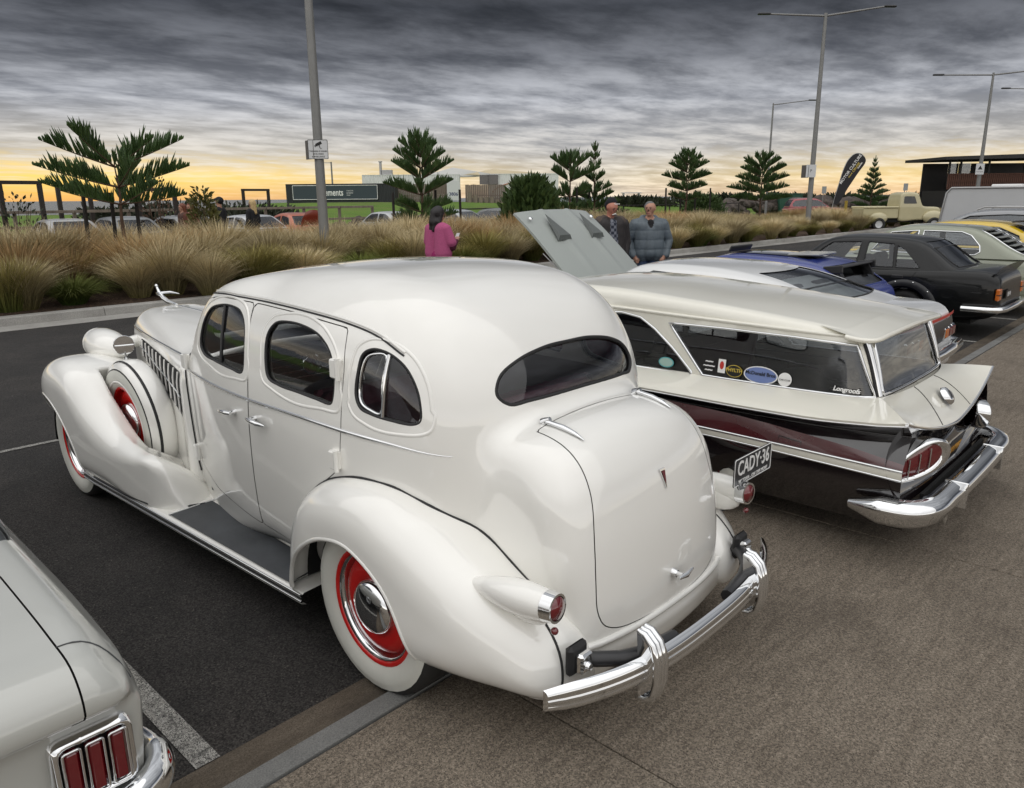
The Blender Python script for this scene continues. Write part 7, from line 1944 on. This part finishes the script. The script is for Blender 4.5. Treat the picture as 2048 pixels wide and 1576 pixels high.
for sg_ in (1, -1):
    b = MB(); b.tube([(-2.45, sg_ * 0.76, 1.27), (-0.5, sg_ * 0.76, 1.27)], 0.05, 6); b.build('tray_rail', M_PKC, PK)
    b = MB(); b.sphere((1.45, sg_ * 0.80, 0.72), (0.60, 0.17, 0.36), 16, 10); b.build('front_fender', M_PKC, PK)
    b = MB(); b.sphere((-1.6, sg_ * 0.82, 0.68), (0.52, 0.16, 0.32), 16, 10); b.build('rear_fender', M_PKC, PK)
    for x_ in (1.45, -1.6): simple_wheel(PK, (x_, sg_ * 0.90, 0.36), sg_, 0.36, 0.2, 0.2, M_SIGNW)
b = MB(); b.box((-0.3, 0, 0.55), (4.0, 1.2, 0.2)); b.build('chassis', M_DARK, PK)

SED = dict(side=[(-1.0, 0.34), (-1.04, 0.62), (-1.0, 0.88), (-0.6, 0.96), (0.4, 0.95), (1.9, 0.92), (2.8, 0.86), (3.35, 0.74), (3.42, 0.55), (3.35, 0.3), (1.2, 0.26)],
           gh=[(-0.75, 0.92), (-0.4, 1.16), (-0.05, 1.36), (0.3, 1.42), (0.8, 1.43), (1.2, 1.39), (1.6, 1.2), (2.05, 0.92), (0.8, 0.86)],
           w=0.87, wg=0.80, tum=0.34, belt=0.95, gx=0.6, h=0.085, hg=0.06, wins=[[(1.75, 0.98), (1.35, 1.25), (1.15, 1.32), (0.72, 1.34), (0.74, 0.98)], [(0.66, 0.98), (0.64, 1.34), (0.15, 1.32), (-0.2, 1.14), (-0.35, 0.98)]],
           rear=(0.58, 1.0, 0.48, 1.33, 0.1), front=(0.62, 0.98, 0.5, 1.35, 1.1), arches=[(0.0, 0.36), (2.6, 0.36)], seats=[1.0, 0.2])
SUVS = dict(SED, gh=[(-0.95, 0.95), (-0.85, 1.3), (-0.6, 1.56), (0.0, 1.64), (0.7, 1.65), (1.2, 1.57), (1.7, 1.25), (2.15, 0.95), (0.8, 0.88)], belt=1.0, side=[(p[0], p[1] * 1.06) for p in SED['side']],
            wins=[[(1.9, 1.03), (1.4, 1.36), (1.15, 1.48), (0.2, 1.52), (-0.55, 1.45), (-0.75, 1.2), (-0.72, 1.03)]], rear=(0.6, 1.05, 0.5, 1.5, -0.4), front=(0.62, 1.03, 0.5, 1.5, 1.1))
q = at_d(1598, 415, 58)
make_car('red_suv', 'dark red car passing beyond the grasses near the black banner', (q[0], q[1], 0.1), -YAW, dict(SUVS, paint=mat('dark_red_paint', (0.28, 0.015, 0.025), 0.25, coat=0.8)))
# far row of parked cars, left
HATCH = dict(SED, gh=[(-0.9, 0.93), (-0.75, 1.18), (-0.45, 1.38), (0.1, 1.45), (0.7, 1.455), (1.15, 1.40), (1.6, 1.2), (2.05, 0.93), (0.8, 0.86)], wins=[[(1.78, 0.98), (1.3, 1.27), (1.1, 1.335), (0.1, 1.35), (-0.4, 1.24), (-0.5, 0.98)]], rear=(0.58, 1.0, 0.48, 1.35, -0.2))
BUG = dict(SED, side=[(-0.95, 0.4), (-0.98, 0.6), (-0.8, 0.85), (-0.3, 0.98), (0.8, 0.98), (1.6, 0.95), (2.3, 0.85), (2.75, 0.62), (2.75, 0.4), (1.0, 0.28)], gh=[(-0.85, 0.85), (-0.55, 1.1), (-0.2, 1.33), (0.25, 1.45), (0.7, 1.46), (1.05, 1.38), (1.3, 1.15), (1.5, 0.9), (0.5, 0.85)],
           w=0.76, wg=0.68, wins=[[(1.2, 1.0), (1.05, 1.28), (0.55, 1.36), (0.5, 1.0)], [(0.42, 1.0), (0.46, 1.35), (0.1, 1.28), (-0.15, 1.1), (-0.1, 1.0)]], rear=(0.4, 1.05, 0.32, 1.3, 0.0), front=(0.55, 1.0, 0.46, 1.34, 0.85), arches=[(-0.1, 0.36), (2.2, 0.36)], seats=[0.8])
far = [(-25, 7.1, SED, (0.05, 0.055, 0.06), 'dark sedan cut off at the left edge behind the grass', -2.2, 25.5),
       (0, 8.25, SED, (0.42, 0.43, 0.44), 'white sedan with a blue-topped windscreen, leftmost whole car of the far row', 0, 0),
       (0, 10.15, HATCH, (0.20, 0.21, 0.215), 'grey hatchback behind the large dark pine', 0, 0),
       (0, 12.15, HATCH, (0.30, 0.31, 0.32), 'silver hatchback beside the smiling pair', 0, 0),
       (0, 14.55, SED, (0.50, 0.52, 0.54), 'pale silver sedan behind the blonde person', 0, 0),
       (0, 16.55, BUG, (0.42, 0.10, 0.045), 'orange rounded beetle-shaped car with its lid raised', 0, 0),
       (0, 21.3, SED, (0.50, 0.52, 0.53), 'silver sedan left of the woman in pink', 0, 0),
       (0, 25.1, HATCH, (0.42, 0.45, 0.47), 'pale blue-grey hatchback right of the woman in pink', 0, 0),
       (0, 28.4, HATCH, (0.13, 0.14, 0.14), 'dark grey hatchback left of the leafy shrub', 0, 0)]
for k, (_, X_, sp, colr, lb, xo, yo) in enumerate(far):
    X_ = 4.9 if k == 0 else X_
    rt, _, _ = make_car('far_car', lb, (X_ + 0.2, 28.0, -0.02), -PI / 2 + rs.uniform(-0.08, 0.08), dict(sp, paint=mat('far_paint_%d' % k, colr, 0.3, 0.2, coat=0.7)), 'far row of parked cars')
    if sp is BUG:
        b = MB(); b.grid(lambda a, t_: (1.75 + 0.15 * t_ + 0.1 * math.sin(PI * t_), (-0.55 + 1.1 * a) * (0.6 + 0.4 * math.sin(PI * min(1, 0.25 + 0.75 * t_))), 0.95 + 0.55 * t_ + 0.08 * math.sin(PI * a)), 10, 8); b.build('raised_lid', mat('rust_lid', (0.20, 0.030, 0.012), 0.4, coat=0.4), rt)
# ---------------------------------------------------------------- people
def person(label, loc, heading, prims, mats, scale=1.0, h=0.022, k=0.017, quilt=None, hair=None, hairm=None, face=None, extra=None):
    """prims: (group, a, b, ra, rb) tapered limbs melted into one skin; faces +x before turning to heading"""
    t = thing('person', label, 'person', loc, heading)
    t.scale = (scale,) * 3
    def dist(P, pr):
        a = np.array(pr[1], float); bb = np.array(pr[2], float) - a; L = max((bb ** 2).sum(), 1e-9)
        w = P - a; s = np.clip(w @ bb / L, 0, 1)
        return np.sqrt(((w - s[..., None] * bb) ** 2).sum(-1)) - (pr[3] + (pr[4] - pr[3]) * s)
    def fmix(prs, kk):
        def f(x, y, z):
            x, y, z = np.broadcast_arrays(x, y, z); P = np.stack([x, y, z], -1); out = None
            for pr in prs:
                d = dist(P, pr)
                if quilt and pr[0] == quilt[0]: d = d - 0.010 * np.abs(np.cos(PI * (z - 0.03) / quilt[1])) ** 0.35
                out = d if out is None else smin(out, d, kk)
            return out
        return f
    def go(prs, nm, mm, kk, hh):
        A = np.array([p[1] for p in prs] + [p[2] for p in prs]); R = max(max(p[3], p[4]) for p in prs) + 0.05
        M = surf(fmix(prs, kk), A.min(0) - R, A.max(0) + R, hh, 2)
        gs = list(mm.keys()); cen = M[0][M[2]].mean(1); D = np.stack([np.min([dist(cen, p) for p in prs if p[0] == g], 0) for g in gs], 1)
        me = mesh(M[0], M[2], True, M[1], nm, None)
        for g in gs: me.materials.append(mm[g])
        if len(me.polygons) == len(cen): me.polygons.foreach_set('material_index', D.argmin(1).astype(np.int32))
        return obj(nm, me, None, t)
    go(prims, 'body', {g: mats[g] for g in dict.fromkeys(p[0] for p in prims)}, k, h)
    if hair: go([('hair', *p) for p in hair], 'hair', {'hair': hairm}, 0.03, 0.018)
    if face:
        hc, yaw = Vector(face[0]), face[1]; Rm = Matrix.Rotation(yaw, 3, 'Z') @ Matrix.Rotation(face[2] if len(face) > 2 else 0, 3, 'Y')
        for sy in (1, -1):
            b = MB(); p = hc + Rm @ Vector((0.083, sy * 0.033, 0.012)); b.sphere(tuple(p), (0.008, 0.011, 0.006), 8, 6); b.build('eye', M_LETTERK, t)
            b = MB(); p0 = hc + Rm @ Vector((0.092, sy * 0.018, 0.034)); p1 = hc + Rm @ Vector((0.084, sy * 0.05, 0.032)); b.tube([tuple(p0), tuple(p1)], 0.0042, 5); b.build('eyebrow', mats.get('brow', M_LETTERK), t)
        b = MB(); b.tube([tuple(hc + Rm @ Vector((0.086, -0.024, -0.062))), tuple(hc + Rm @ Vector((0.096, 0, -0.060))), tuple(hc + Rm @ Vector((0.086, 0.024, -0.062)))], 0.006, 5); b.build('mouth', mat('lips', (0.25, 0.07, 0.06), 0.5), t)
    return t
def head(hc, yaw=0.0, pitch=0.0, neck=(0, 0, 1.46), g='skin'):
    hc = Vector(hc); R = Matrix.Rotation(yaw, 3, 'Z') @ Matrix.Rotation(pitch, 3, 'Y')
    def P(x, y, z): return tuple(hc + R @ Vector((x, y, z)))
    out = [(g, P(-0.012, 0, 0.030), P(0.005, 0, 0.025), 0.088, 0.084), (g, P(0.022, 0, -0.03), P(0.038, 0, -0.075), 0.064, 0.040), (g, P(0.085, 0, 0.018), P(0.108, 0, -0.022), 0.008, 0.014),
           (g, neck, P(-0.015, 0, -0.07), 0.062, 0.055)]
    for s in (1, -1): out.append((g, P(-0.01, s * 0.082, 0.015), P(-0.012, s * 0.085, -0.02), 0.014, 0.010))
    return out
def hand(g, wr, d, up, side=1):
    """palm, four fingers of unequal length and a thumb, slightly curled"""
    wr = Vector(wr); d = Vector(d).normalized(); up = Vector(up); up = (up - d * up.dot(d)).normalized(); lat = d.cross(up) * side
    out = [(g, tuple(wr), tuple(wr + d * 0.075), 0.028, 0.034), (g, tuple(wr + d * 0.05 + lat * 0.018), tuple(wr + d * 0.085 + lat * 0.022), 0.022, 0.018), (g, tuple(wr + d * 0.05 - lat * 0.018), tuple(wr + d * 0.085 - lat * 0.024), 0.022, 0.018)]
    for i, L in enumerate((0.070, 0.080, 0.074, 0.058)):
        o = lat * (0.033 - 0.022 * i); p0 = wr + d * 0.085 + o; p1 = p0 + d * L * 0.5 - up * 0.010; p2 = p1 + d * L * 0.4 - up * 0.028
        out += [(g, tuple(p0), tuple(p1), 0.0105, 0.0095), (g, tuple(p1), tuple(p2), 0.0095, 0.0075)]
    p0 = wr + d * 0.03 + lat * 0.030; p1 = p0 + d * 0.035 + lat * 0.026; p2 = p1 + d * 0.030 + lat * 0.004 - up * 0.01
    out += [(g, tuple(p0), tuple(p1), 0.013, 0.011), (g, tuple(p1), tuple(p2), 0.011, 0.009)]
    return out
def legs(g='trousers', s='shoe', w=0.095, spread=0.10):
    out = []
    for y in (1, -1):
        out += [(g, (0, y * 0.085, 0.92), (0.01, y * spread, 0.50), 0.098, 0.068), (g, (0.01, y * spread, 0.50), (-0.015, y * spread, 0.10), 0.068, 0.056),
                (s, (-0.03, y * spread, 0.05), (0.15, y * (spread + 0.02), 0.035), 0.048, 0.036)]
    return out
M_SKIN = mat('skin', (0.42, 0.22, 0.15), 0.5, var=0.1, vscale=12)
M_SKINR = mat('ruddy_skin', (0.46, 0.19, 0.13), 0.5, var=0.12, vscale=12)
M_PINKK = mat('pink_knit', (0.42, 0.085, 0.20), 0.9, var=0.12, vscale=60, bump=0.6, bscale=140, bdist=0.006)
M_MAGENTA = mat('magenta_trousers', (0.26, 0.008, 0.10), 0.8, var=0.1, vscale=8)
M_MAROONC = mat('maroon_sleeve', (0.085, 0.010, 0.028), 0.85, bump=0.4, bscale=70)
M_HAIRD = mat('dark_hair', (0.010, 0.007, 0.008), 0.45, var=0.3, vscale=40, stretch=(1, 1, 0.2), bump=0.5, bscale=90)
M_PUFF = mat('grey_blue_puffer', (0.095, 0.120, 0.140), 0.5, var=0.15, vscale=7, bump=0.5, bscale=22, bdist=0.01)
M_JEANS = mat('blue_denim', (0.020, 0.040, 0.105), 0.85, col2=(0.075, 0.11, 0.20), vscale=9)
M_BLKCLO = mat('black_cloth', (0.010, 0.010, 0.012), 0.85)
M_DKJKT = mat('brown_black_jacket', (0.022, 0.018, 0.018), 0.7, var=0.4, vscale=8, bump=0.4, bscale=30)
M_YOKE = mat('brown_yoke', (0.075, 0.055, 0.045), 0.8, var=0.2, vscale=14)
M_GREYH = mat('grey_hair', (0.14, 0.14, 0.14), 0.7, var=0.4, vscale=50)
M_WHITEH = mat('white_moustache', (0.6, 0.58, 0.54), 0.7)
def plaid():
    m = bpy.data.materials.new('grey_plaid'); m.use_nodes = True; nt = m.node_tree; nd = nt.nodes; lk = nt.links
    tc = nd.new('ShaderNodeTexCoord'); ck = nd.new('ShaderNodeTexChecker'); ck.inputs['Scale'].default_value = 22; lk.new(tc.outputs['Object'], ck.inputs[0])
    ck.inputs['Color1'].default_value = (0.02, 0.025, 0.04, 1); ck.inputs['Color2'].default_value = (0.16, 0.17, 0.20, 1); lk.new(ck.outputs[0], nd['Principled BSDF'].inputs['Base Color']); nd['Principled BSDF'].inputs['Roughness'].default_value = 0.9
    return m
M_PLAID = plaid()

# woman in pink, back to the viewer, looking to the right, phone in hand
wq = at_y(876, 413, 10.4)
hw = (0.02, 0, 1.625); yw = -0.75
pr = legs('trousers', 'shoe') + head(hw, yw) + [
    ('knit', (-0.02, 0.10, 1.36), (-0.02, 0.12, 0.98), 0.135, 0.150), ('knit', (-0.02, -0.10, 1.36), (-0.02, -0.12, 0.98), 0.135, 0.150), ('knit', (-0.03, 0.14, 1.40), (-0.03, -0.14, 1.40), 0.085, 0.085), ('knit', (0.05, 0, 1.25), (0.06, 0, 1.0), 0.13, 0.14),
    ('trousers', (0, 0.06, 0.92), (0, -0.06, 0.92), 0.15, 0.15), ('trousers', (-0.04, 0.09, 0.86), (0.0, 0.10, 0.5), 0.125, 0.085), ('trousers', (-0.04, -0.09, 0.86), (0.0, -0.10, 0.5), 0.125, 0.085),
    ('knit', (-0.02, -0.20, 1.38), (0.02, -0.27, 1.16), 0.085, 0.088), ('knit', (-0.02, 0.20, 1.38), (0.02, 0.27, 1.16), 0.085, 0.088),
    ('sleeve', (0.03, -0.275, 1.14), (0.05, -0.26, 1.08), 0.072, 0.066), ('sleeve', (0.05, -0.26, 1.08), (0.27, -0.15, 1.16), 0.066, 0.042), ('sleeve', (0.03, 0.275, 1.14), (0.05, 0.26, 1.08), 0.072, 0.066), ('sleeve', (0.05, 0.26, 1.08), (0.26, 0.08, 1.14), 0.066, 0.042)]
pr += hand('skin', (0.27, -0.15, 1.165), (0.6, 0.35, 0.5), (-0.5, 0, 0.8), 1)
pw = person('woman in a pink knitted top and magenta trousers holding a phone by the far kerb', (wq[0], wq[1], 0), math.radians(4), pr,
       dict(skin=M_SKIN, knit=M_PINKK, trousers=M_MAGENTA, shoe=M_BLKCLO, sleeve=M_MAROONC), wq[2] / 1.755,
       hair=[((0.0, 0, 1.665), (-0.02, 0, 1.655), 0.105, 0.105), ((-0.055, 0.02, 1.64), (-0.085, 0.03, 1.50), 0.085, 0.080), ((-0.07, 0.05, 1.52), (-0.12, 0.07, 1.38), 0.07, 0.035), ((-0.08, -0.02, 1.50), (-0.125, 0.0, 1.36), 0.065, 0.03), ((-0.02, -0.06, 1.60), (-0.06, -0.075, 1.46), 0.05, 0.03), ((0.02, 0.07, 1.62), (-0.03, 0.085, 1.46), 0.05, 0.03)],
       hairm=M_HAIRD, face=(hw, yw))
b = MB(); b.box((0.345, -0.10, 1.235), (0.012, 0.075, 0.15), ry=0.6, bev=0.005); tag(b.build('phone', M_SIGNW), 'pale phone held by the woman in pink', 'phone'); ph = bpy.data.objects['phone']; ph.matrix_world = Matrix.LocRotScale(Vector((wq[0], wq[1], 0)), Matrix.Rotation(math.radians(4), 3, 'Z').to_quaternion(), Vector((wq[2] / 1.755,) * 3))

# man in the puffer jacket, hands in pockets, head turned to his companion
mq = at_y(1300, 404, 7.6)
hm = (0.03, 0, 1.65); ym = -0.55
pr = legs() + head(hm, ym) + [
    ('puffer', (0, 0.10, 1.36), (0.0, 0.11, 0.93), 0.140, 0.150), ('puffer', (0, -0.10, 1.36), (0.0, -0.11, 0.93), 0.140, 0.150), ('puffer', (-0.01, 0.17, 1.42), (-0.01, -0.17, 1.42), 0.085, 0.085), ('puffer', (0.05, 0, 1.30), (0.07, 0, 0.95), 0.115, 0.13),
    ('puffer', (-0.01, 0.24, 1.41), (-0.04, 0.345, 1.14), 0.082, 0.070), ('puffer', (-0.04, 0.345, 1.14), (0.06, 0.285, 0.90), 0.068, 0.055), ('puffer', (-0.01, -0.24, 1.41), (-0.04, -0.345, 1.14), 0.082, 0.070), ('puffer', (-0.04, -0.345, 1.14), (0.06, -0.285, 0.90), 0.068, 0.055),
    ('puffer', (-0.06, 0.09, 1.50), (-0.08, -0.09, 1.50), 0.055, 0.055), ('puffer', (-0.04, 0.11, 1.49), (0.06, 0.06, 1.43), 0.045, 0.035), ('puffer', (-0.04, -0.11, 1.49), (0.06, -0.06, 1.43), 0.045, 0.035), ('shirt', (0.10, 0, 1.45), (0.135, 0, 1.33), 0.045, 0.02),
    ('skin', (0.06, 0.265, 0.90), (0.085, 0.215, 0.83), 0.038, 0.040), ('skin', (0.06, -0.265, 0.90), (0.085, -0.215, 0.83), 0.038, 0.040), ('trousers', (0, 0.05, 0.93), (0, -0.05, 0.93), 0.13, 0.13)]
for sy in (1, -1):      # thumbs and knuckles at the pocket edge
    pr += [('skin', (0.10, sy * 0.215, 0.85), (0.125, sy * 0.18, 0.81), 0.013, 0.010)] + [('skin', (0.095, sy * (0.235 - 0.016 * i), 0.83), (0.11, sy * (0.225 - 0.016 * i), 0.785), 0.010, 0.009) for i in range(4)]
person('man in a grey-blue puffer jacket and jeans with hands in pockets', (mq[0], mq[1], 0), VIEW + 0.05, pr,
       dict(skin=M_SKIN, puffer=M_PUFF, trousers=M_JEANS, shoe=M_BLKCLO, shirt=M_BLKCLO), mq[2] / 1.77, quilt=('puffer', 0.15),
       hair=[((0.0, 0, 1.70), (-0.03, 0, 1.69), 0.086, 0.088), ((-0.055, 0, 1.66), (-0.06, 0, 1.60), 0.062, 0.05)], hairm=M_GREYH, face=(hm, ym))
b = MB()
# man in the beanie, moustache, looking down
bq = at_y(1222, 398, 7.9)
hb = (0.05, 0, 1.62); yb = 0.35
pr = legs() + head(hb, yb, 0.35) + [
    ('jacket', (0, 0.10, 1.36), (0.0, 0.11, 0.86), 0.140, 0.155), ('jacket', (0, -0.10, 1.36), (0.0, -0.11, 0.86), 0.140, 0.155), ('yoke', (-0.01, 0.17, 1.42), (-0.01, -0.17, 1.42), 0.09, 0.09), ('plaid', (0.07, 0.0, 1.38), (0.105, 0.0, 0.92), 0.08, 0.10),
    ('jacket', (-0.01, 0.23, 1.38), (-0.03, 0.29, 1.10), 0.085, 0.072), ('jacket', (-0.03, 0.29, 1.10), (0.05, 0.24, 0.84), 0.070, 0.055), ('jacket', (-0.01, -0.23, 1.38), (-0.03, -0.29, 1.10), 0.085, 0.072), ('jacket', (-0.03, -0.29, 1.10), (0.05, -0.24, 0.84), 0.070, 0.055),
    ('yoke', (-0.04, 0.10, 1.48), (0.07, 0.06, 1.41), 0.045, 0.03), ('yoke', (-0.04, -0.10, 1.48), (0.07, -0.06, 1.41), 0.045, 0.03), ('jacket', (0.06, 0.09, 1.30), (0.10, 0.11, 0.86), 0.07, 0.08), ('jacket', (0.06, -0.09, 1.30), (0.10, -0.11, 0.86), 0.07, 0.08)]
pr += hand('skin', (0.05, 0.24, 0.83), (0.1, 0, -1), (-1, 0, 0), 1) + hand('skin', (0.05, -0.24, 0.83), (0.1, 0, -1), (-1, 0, 0), -1)
mm = person('man in a dark beanie and black jacket over a plaid shirt behind the raised bonnet', (bq[0], bq[1], 0), VIEW + 0.25, pr,
       dict(skin=M_SKINR, jacket=M_DKJKT, yoke=M_YOKE, plaid=M_PLAID, trousers=M_BLKCLO, shoe=M_BLKCLO), bq[2] / 1.765,
       hair=[((0.02, 0, 1.70), (0.0, 0, 1.675), 0.094, 0.102)], hairm=mat('black_beanie', (0.008, 0.009, 0.013), 0.9, bump=0.5, bscale=90), face=(hb, yb, 0.35))
Rm = Matrix.Rotation(yb, 3, 'Z') @ Matrix.Rotation(0.35, 3, 'Y'); b = MB()
b.tube([tuple(Vector(hb) + Rm @ Vector((0.088, -0.045, -0.068))), tuple(Vector(hb) + Rm @ Vector((0.104, 0, -0.046))), tuple(Vector(hb) + Rm @ Vector((0.088, 0.045, -0.068)))], [0.007, 0.014, 0.007], 6); b.build('moustache', M_WHITEH, mm)
text('beanie_lettering', 'Custom', 0.035, M_LETTERW, mm, tuple(Vector(hb) + Matrix.Rotation(yb, 3, 'Z') @ Vector((0.112, 0, 0.072))), (PI / 2 - 0.2, 0, PI / 2 + yb), depth=0.002, shear=0.3)

# small figures among the far cars
def small_person(label, u, v, Yp, heading, top, legm, hairm, hair_long=False, cap=None):
    q = at_y(u, v, Yp); hd = (0.01, 0, 1.62)
    pr = legs() + head(hd) + [('top', (0, 0.09, 1.36), (0, 0.09, 0.95), 0.12, 0.125), ('top', (0, -0.09, 1.36), (0, -0.09, 0.95), 0.12, 0.125), ('top', (0, 0.16, 1.41), (0, -0.16, 1.41), 0.075, 0.075)]
    for s in (1, -1): pr += [('top', (0, s * 0.21, 1.39), (0.0, s * 0.26, 1.12), 0.068, 0.06), ('top', (0, s * 0.26, 1.12), (0.12, s * 0.22, 0.90), 0.058, 0.045)] + [('skin', (0.12, s * 0.22, 0.90), (0.16, s * 0.21, 0.83), 0.036, 0.03)]
    hr = [((-0.01, 0, 1.665), (-0.03, 0, 1.655), 0.098, 0.1)]
    if hair_long: hr += [((-0.06, 0, 1.62), (-0.10, 0, 1.36), 0.075, 0.05), ((-0.04, 0.06, 1.6), (-0.06, 0.08, 1.4), 0.04, 0.03)]
    if cap: hr += [((0.06, 0, 1.69), (0.15, 0, 1.675), 0.045, 0.03)]
    person(label, (q[0], q[1], 0), heading, pr, dict(skin=M_SKIN, top=top, trousers=legm, shoe=M_BLKCLO), q[2] / 1.75, h=0.03, hair=hr, hairm=hairm, face=(hd, 0.0))
M_REDH = mat('red_hair', (0.16, 0.045, 0.02), 0.5); M_BLOND = mat('blonde_hair', (0.50, 0.36, 0.17), 0.5, var=0.2, vscale=30)
M_RUSTC = mat('rust_jumper', (0.11, 0.035, 0.02), 0.9)
small_person('person with wavy red hair smiling, front of the pair in the far car park', 379, 406, 24.0, VIEW - 0.4, M_RUSTC, M_BLKCLO, M_REDH, True)
small_person('person in rust jumper half hidden behind the smiling red-haired person', 363, 407, 24.6, VIEW - 0.8, mat('brown_jumper', (0.08, 0.04, 0.03), 0.9), M_BLKCLO, M_REDH, True)
small_person('person in a black cap and black top walking in the far car park', 437, 394, 24.2, VIEW - 1.7, M_BLKCLO, M_BLKCLO, M_BLKCLO, False, True)
small_person('person with long blonde hair and a black jacket in the far car park', 503, 399, 24.4, VIEW - 1.9, M_BLKCLO, M_BLKCLO, M_BLOND, True)
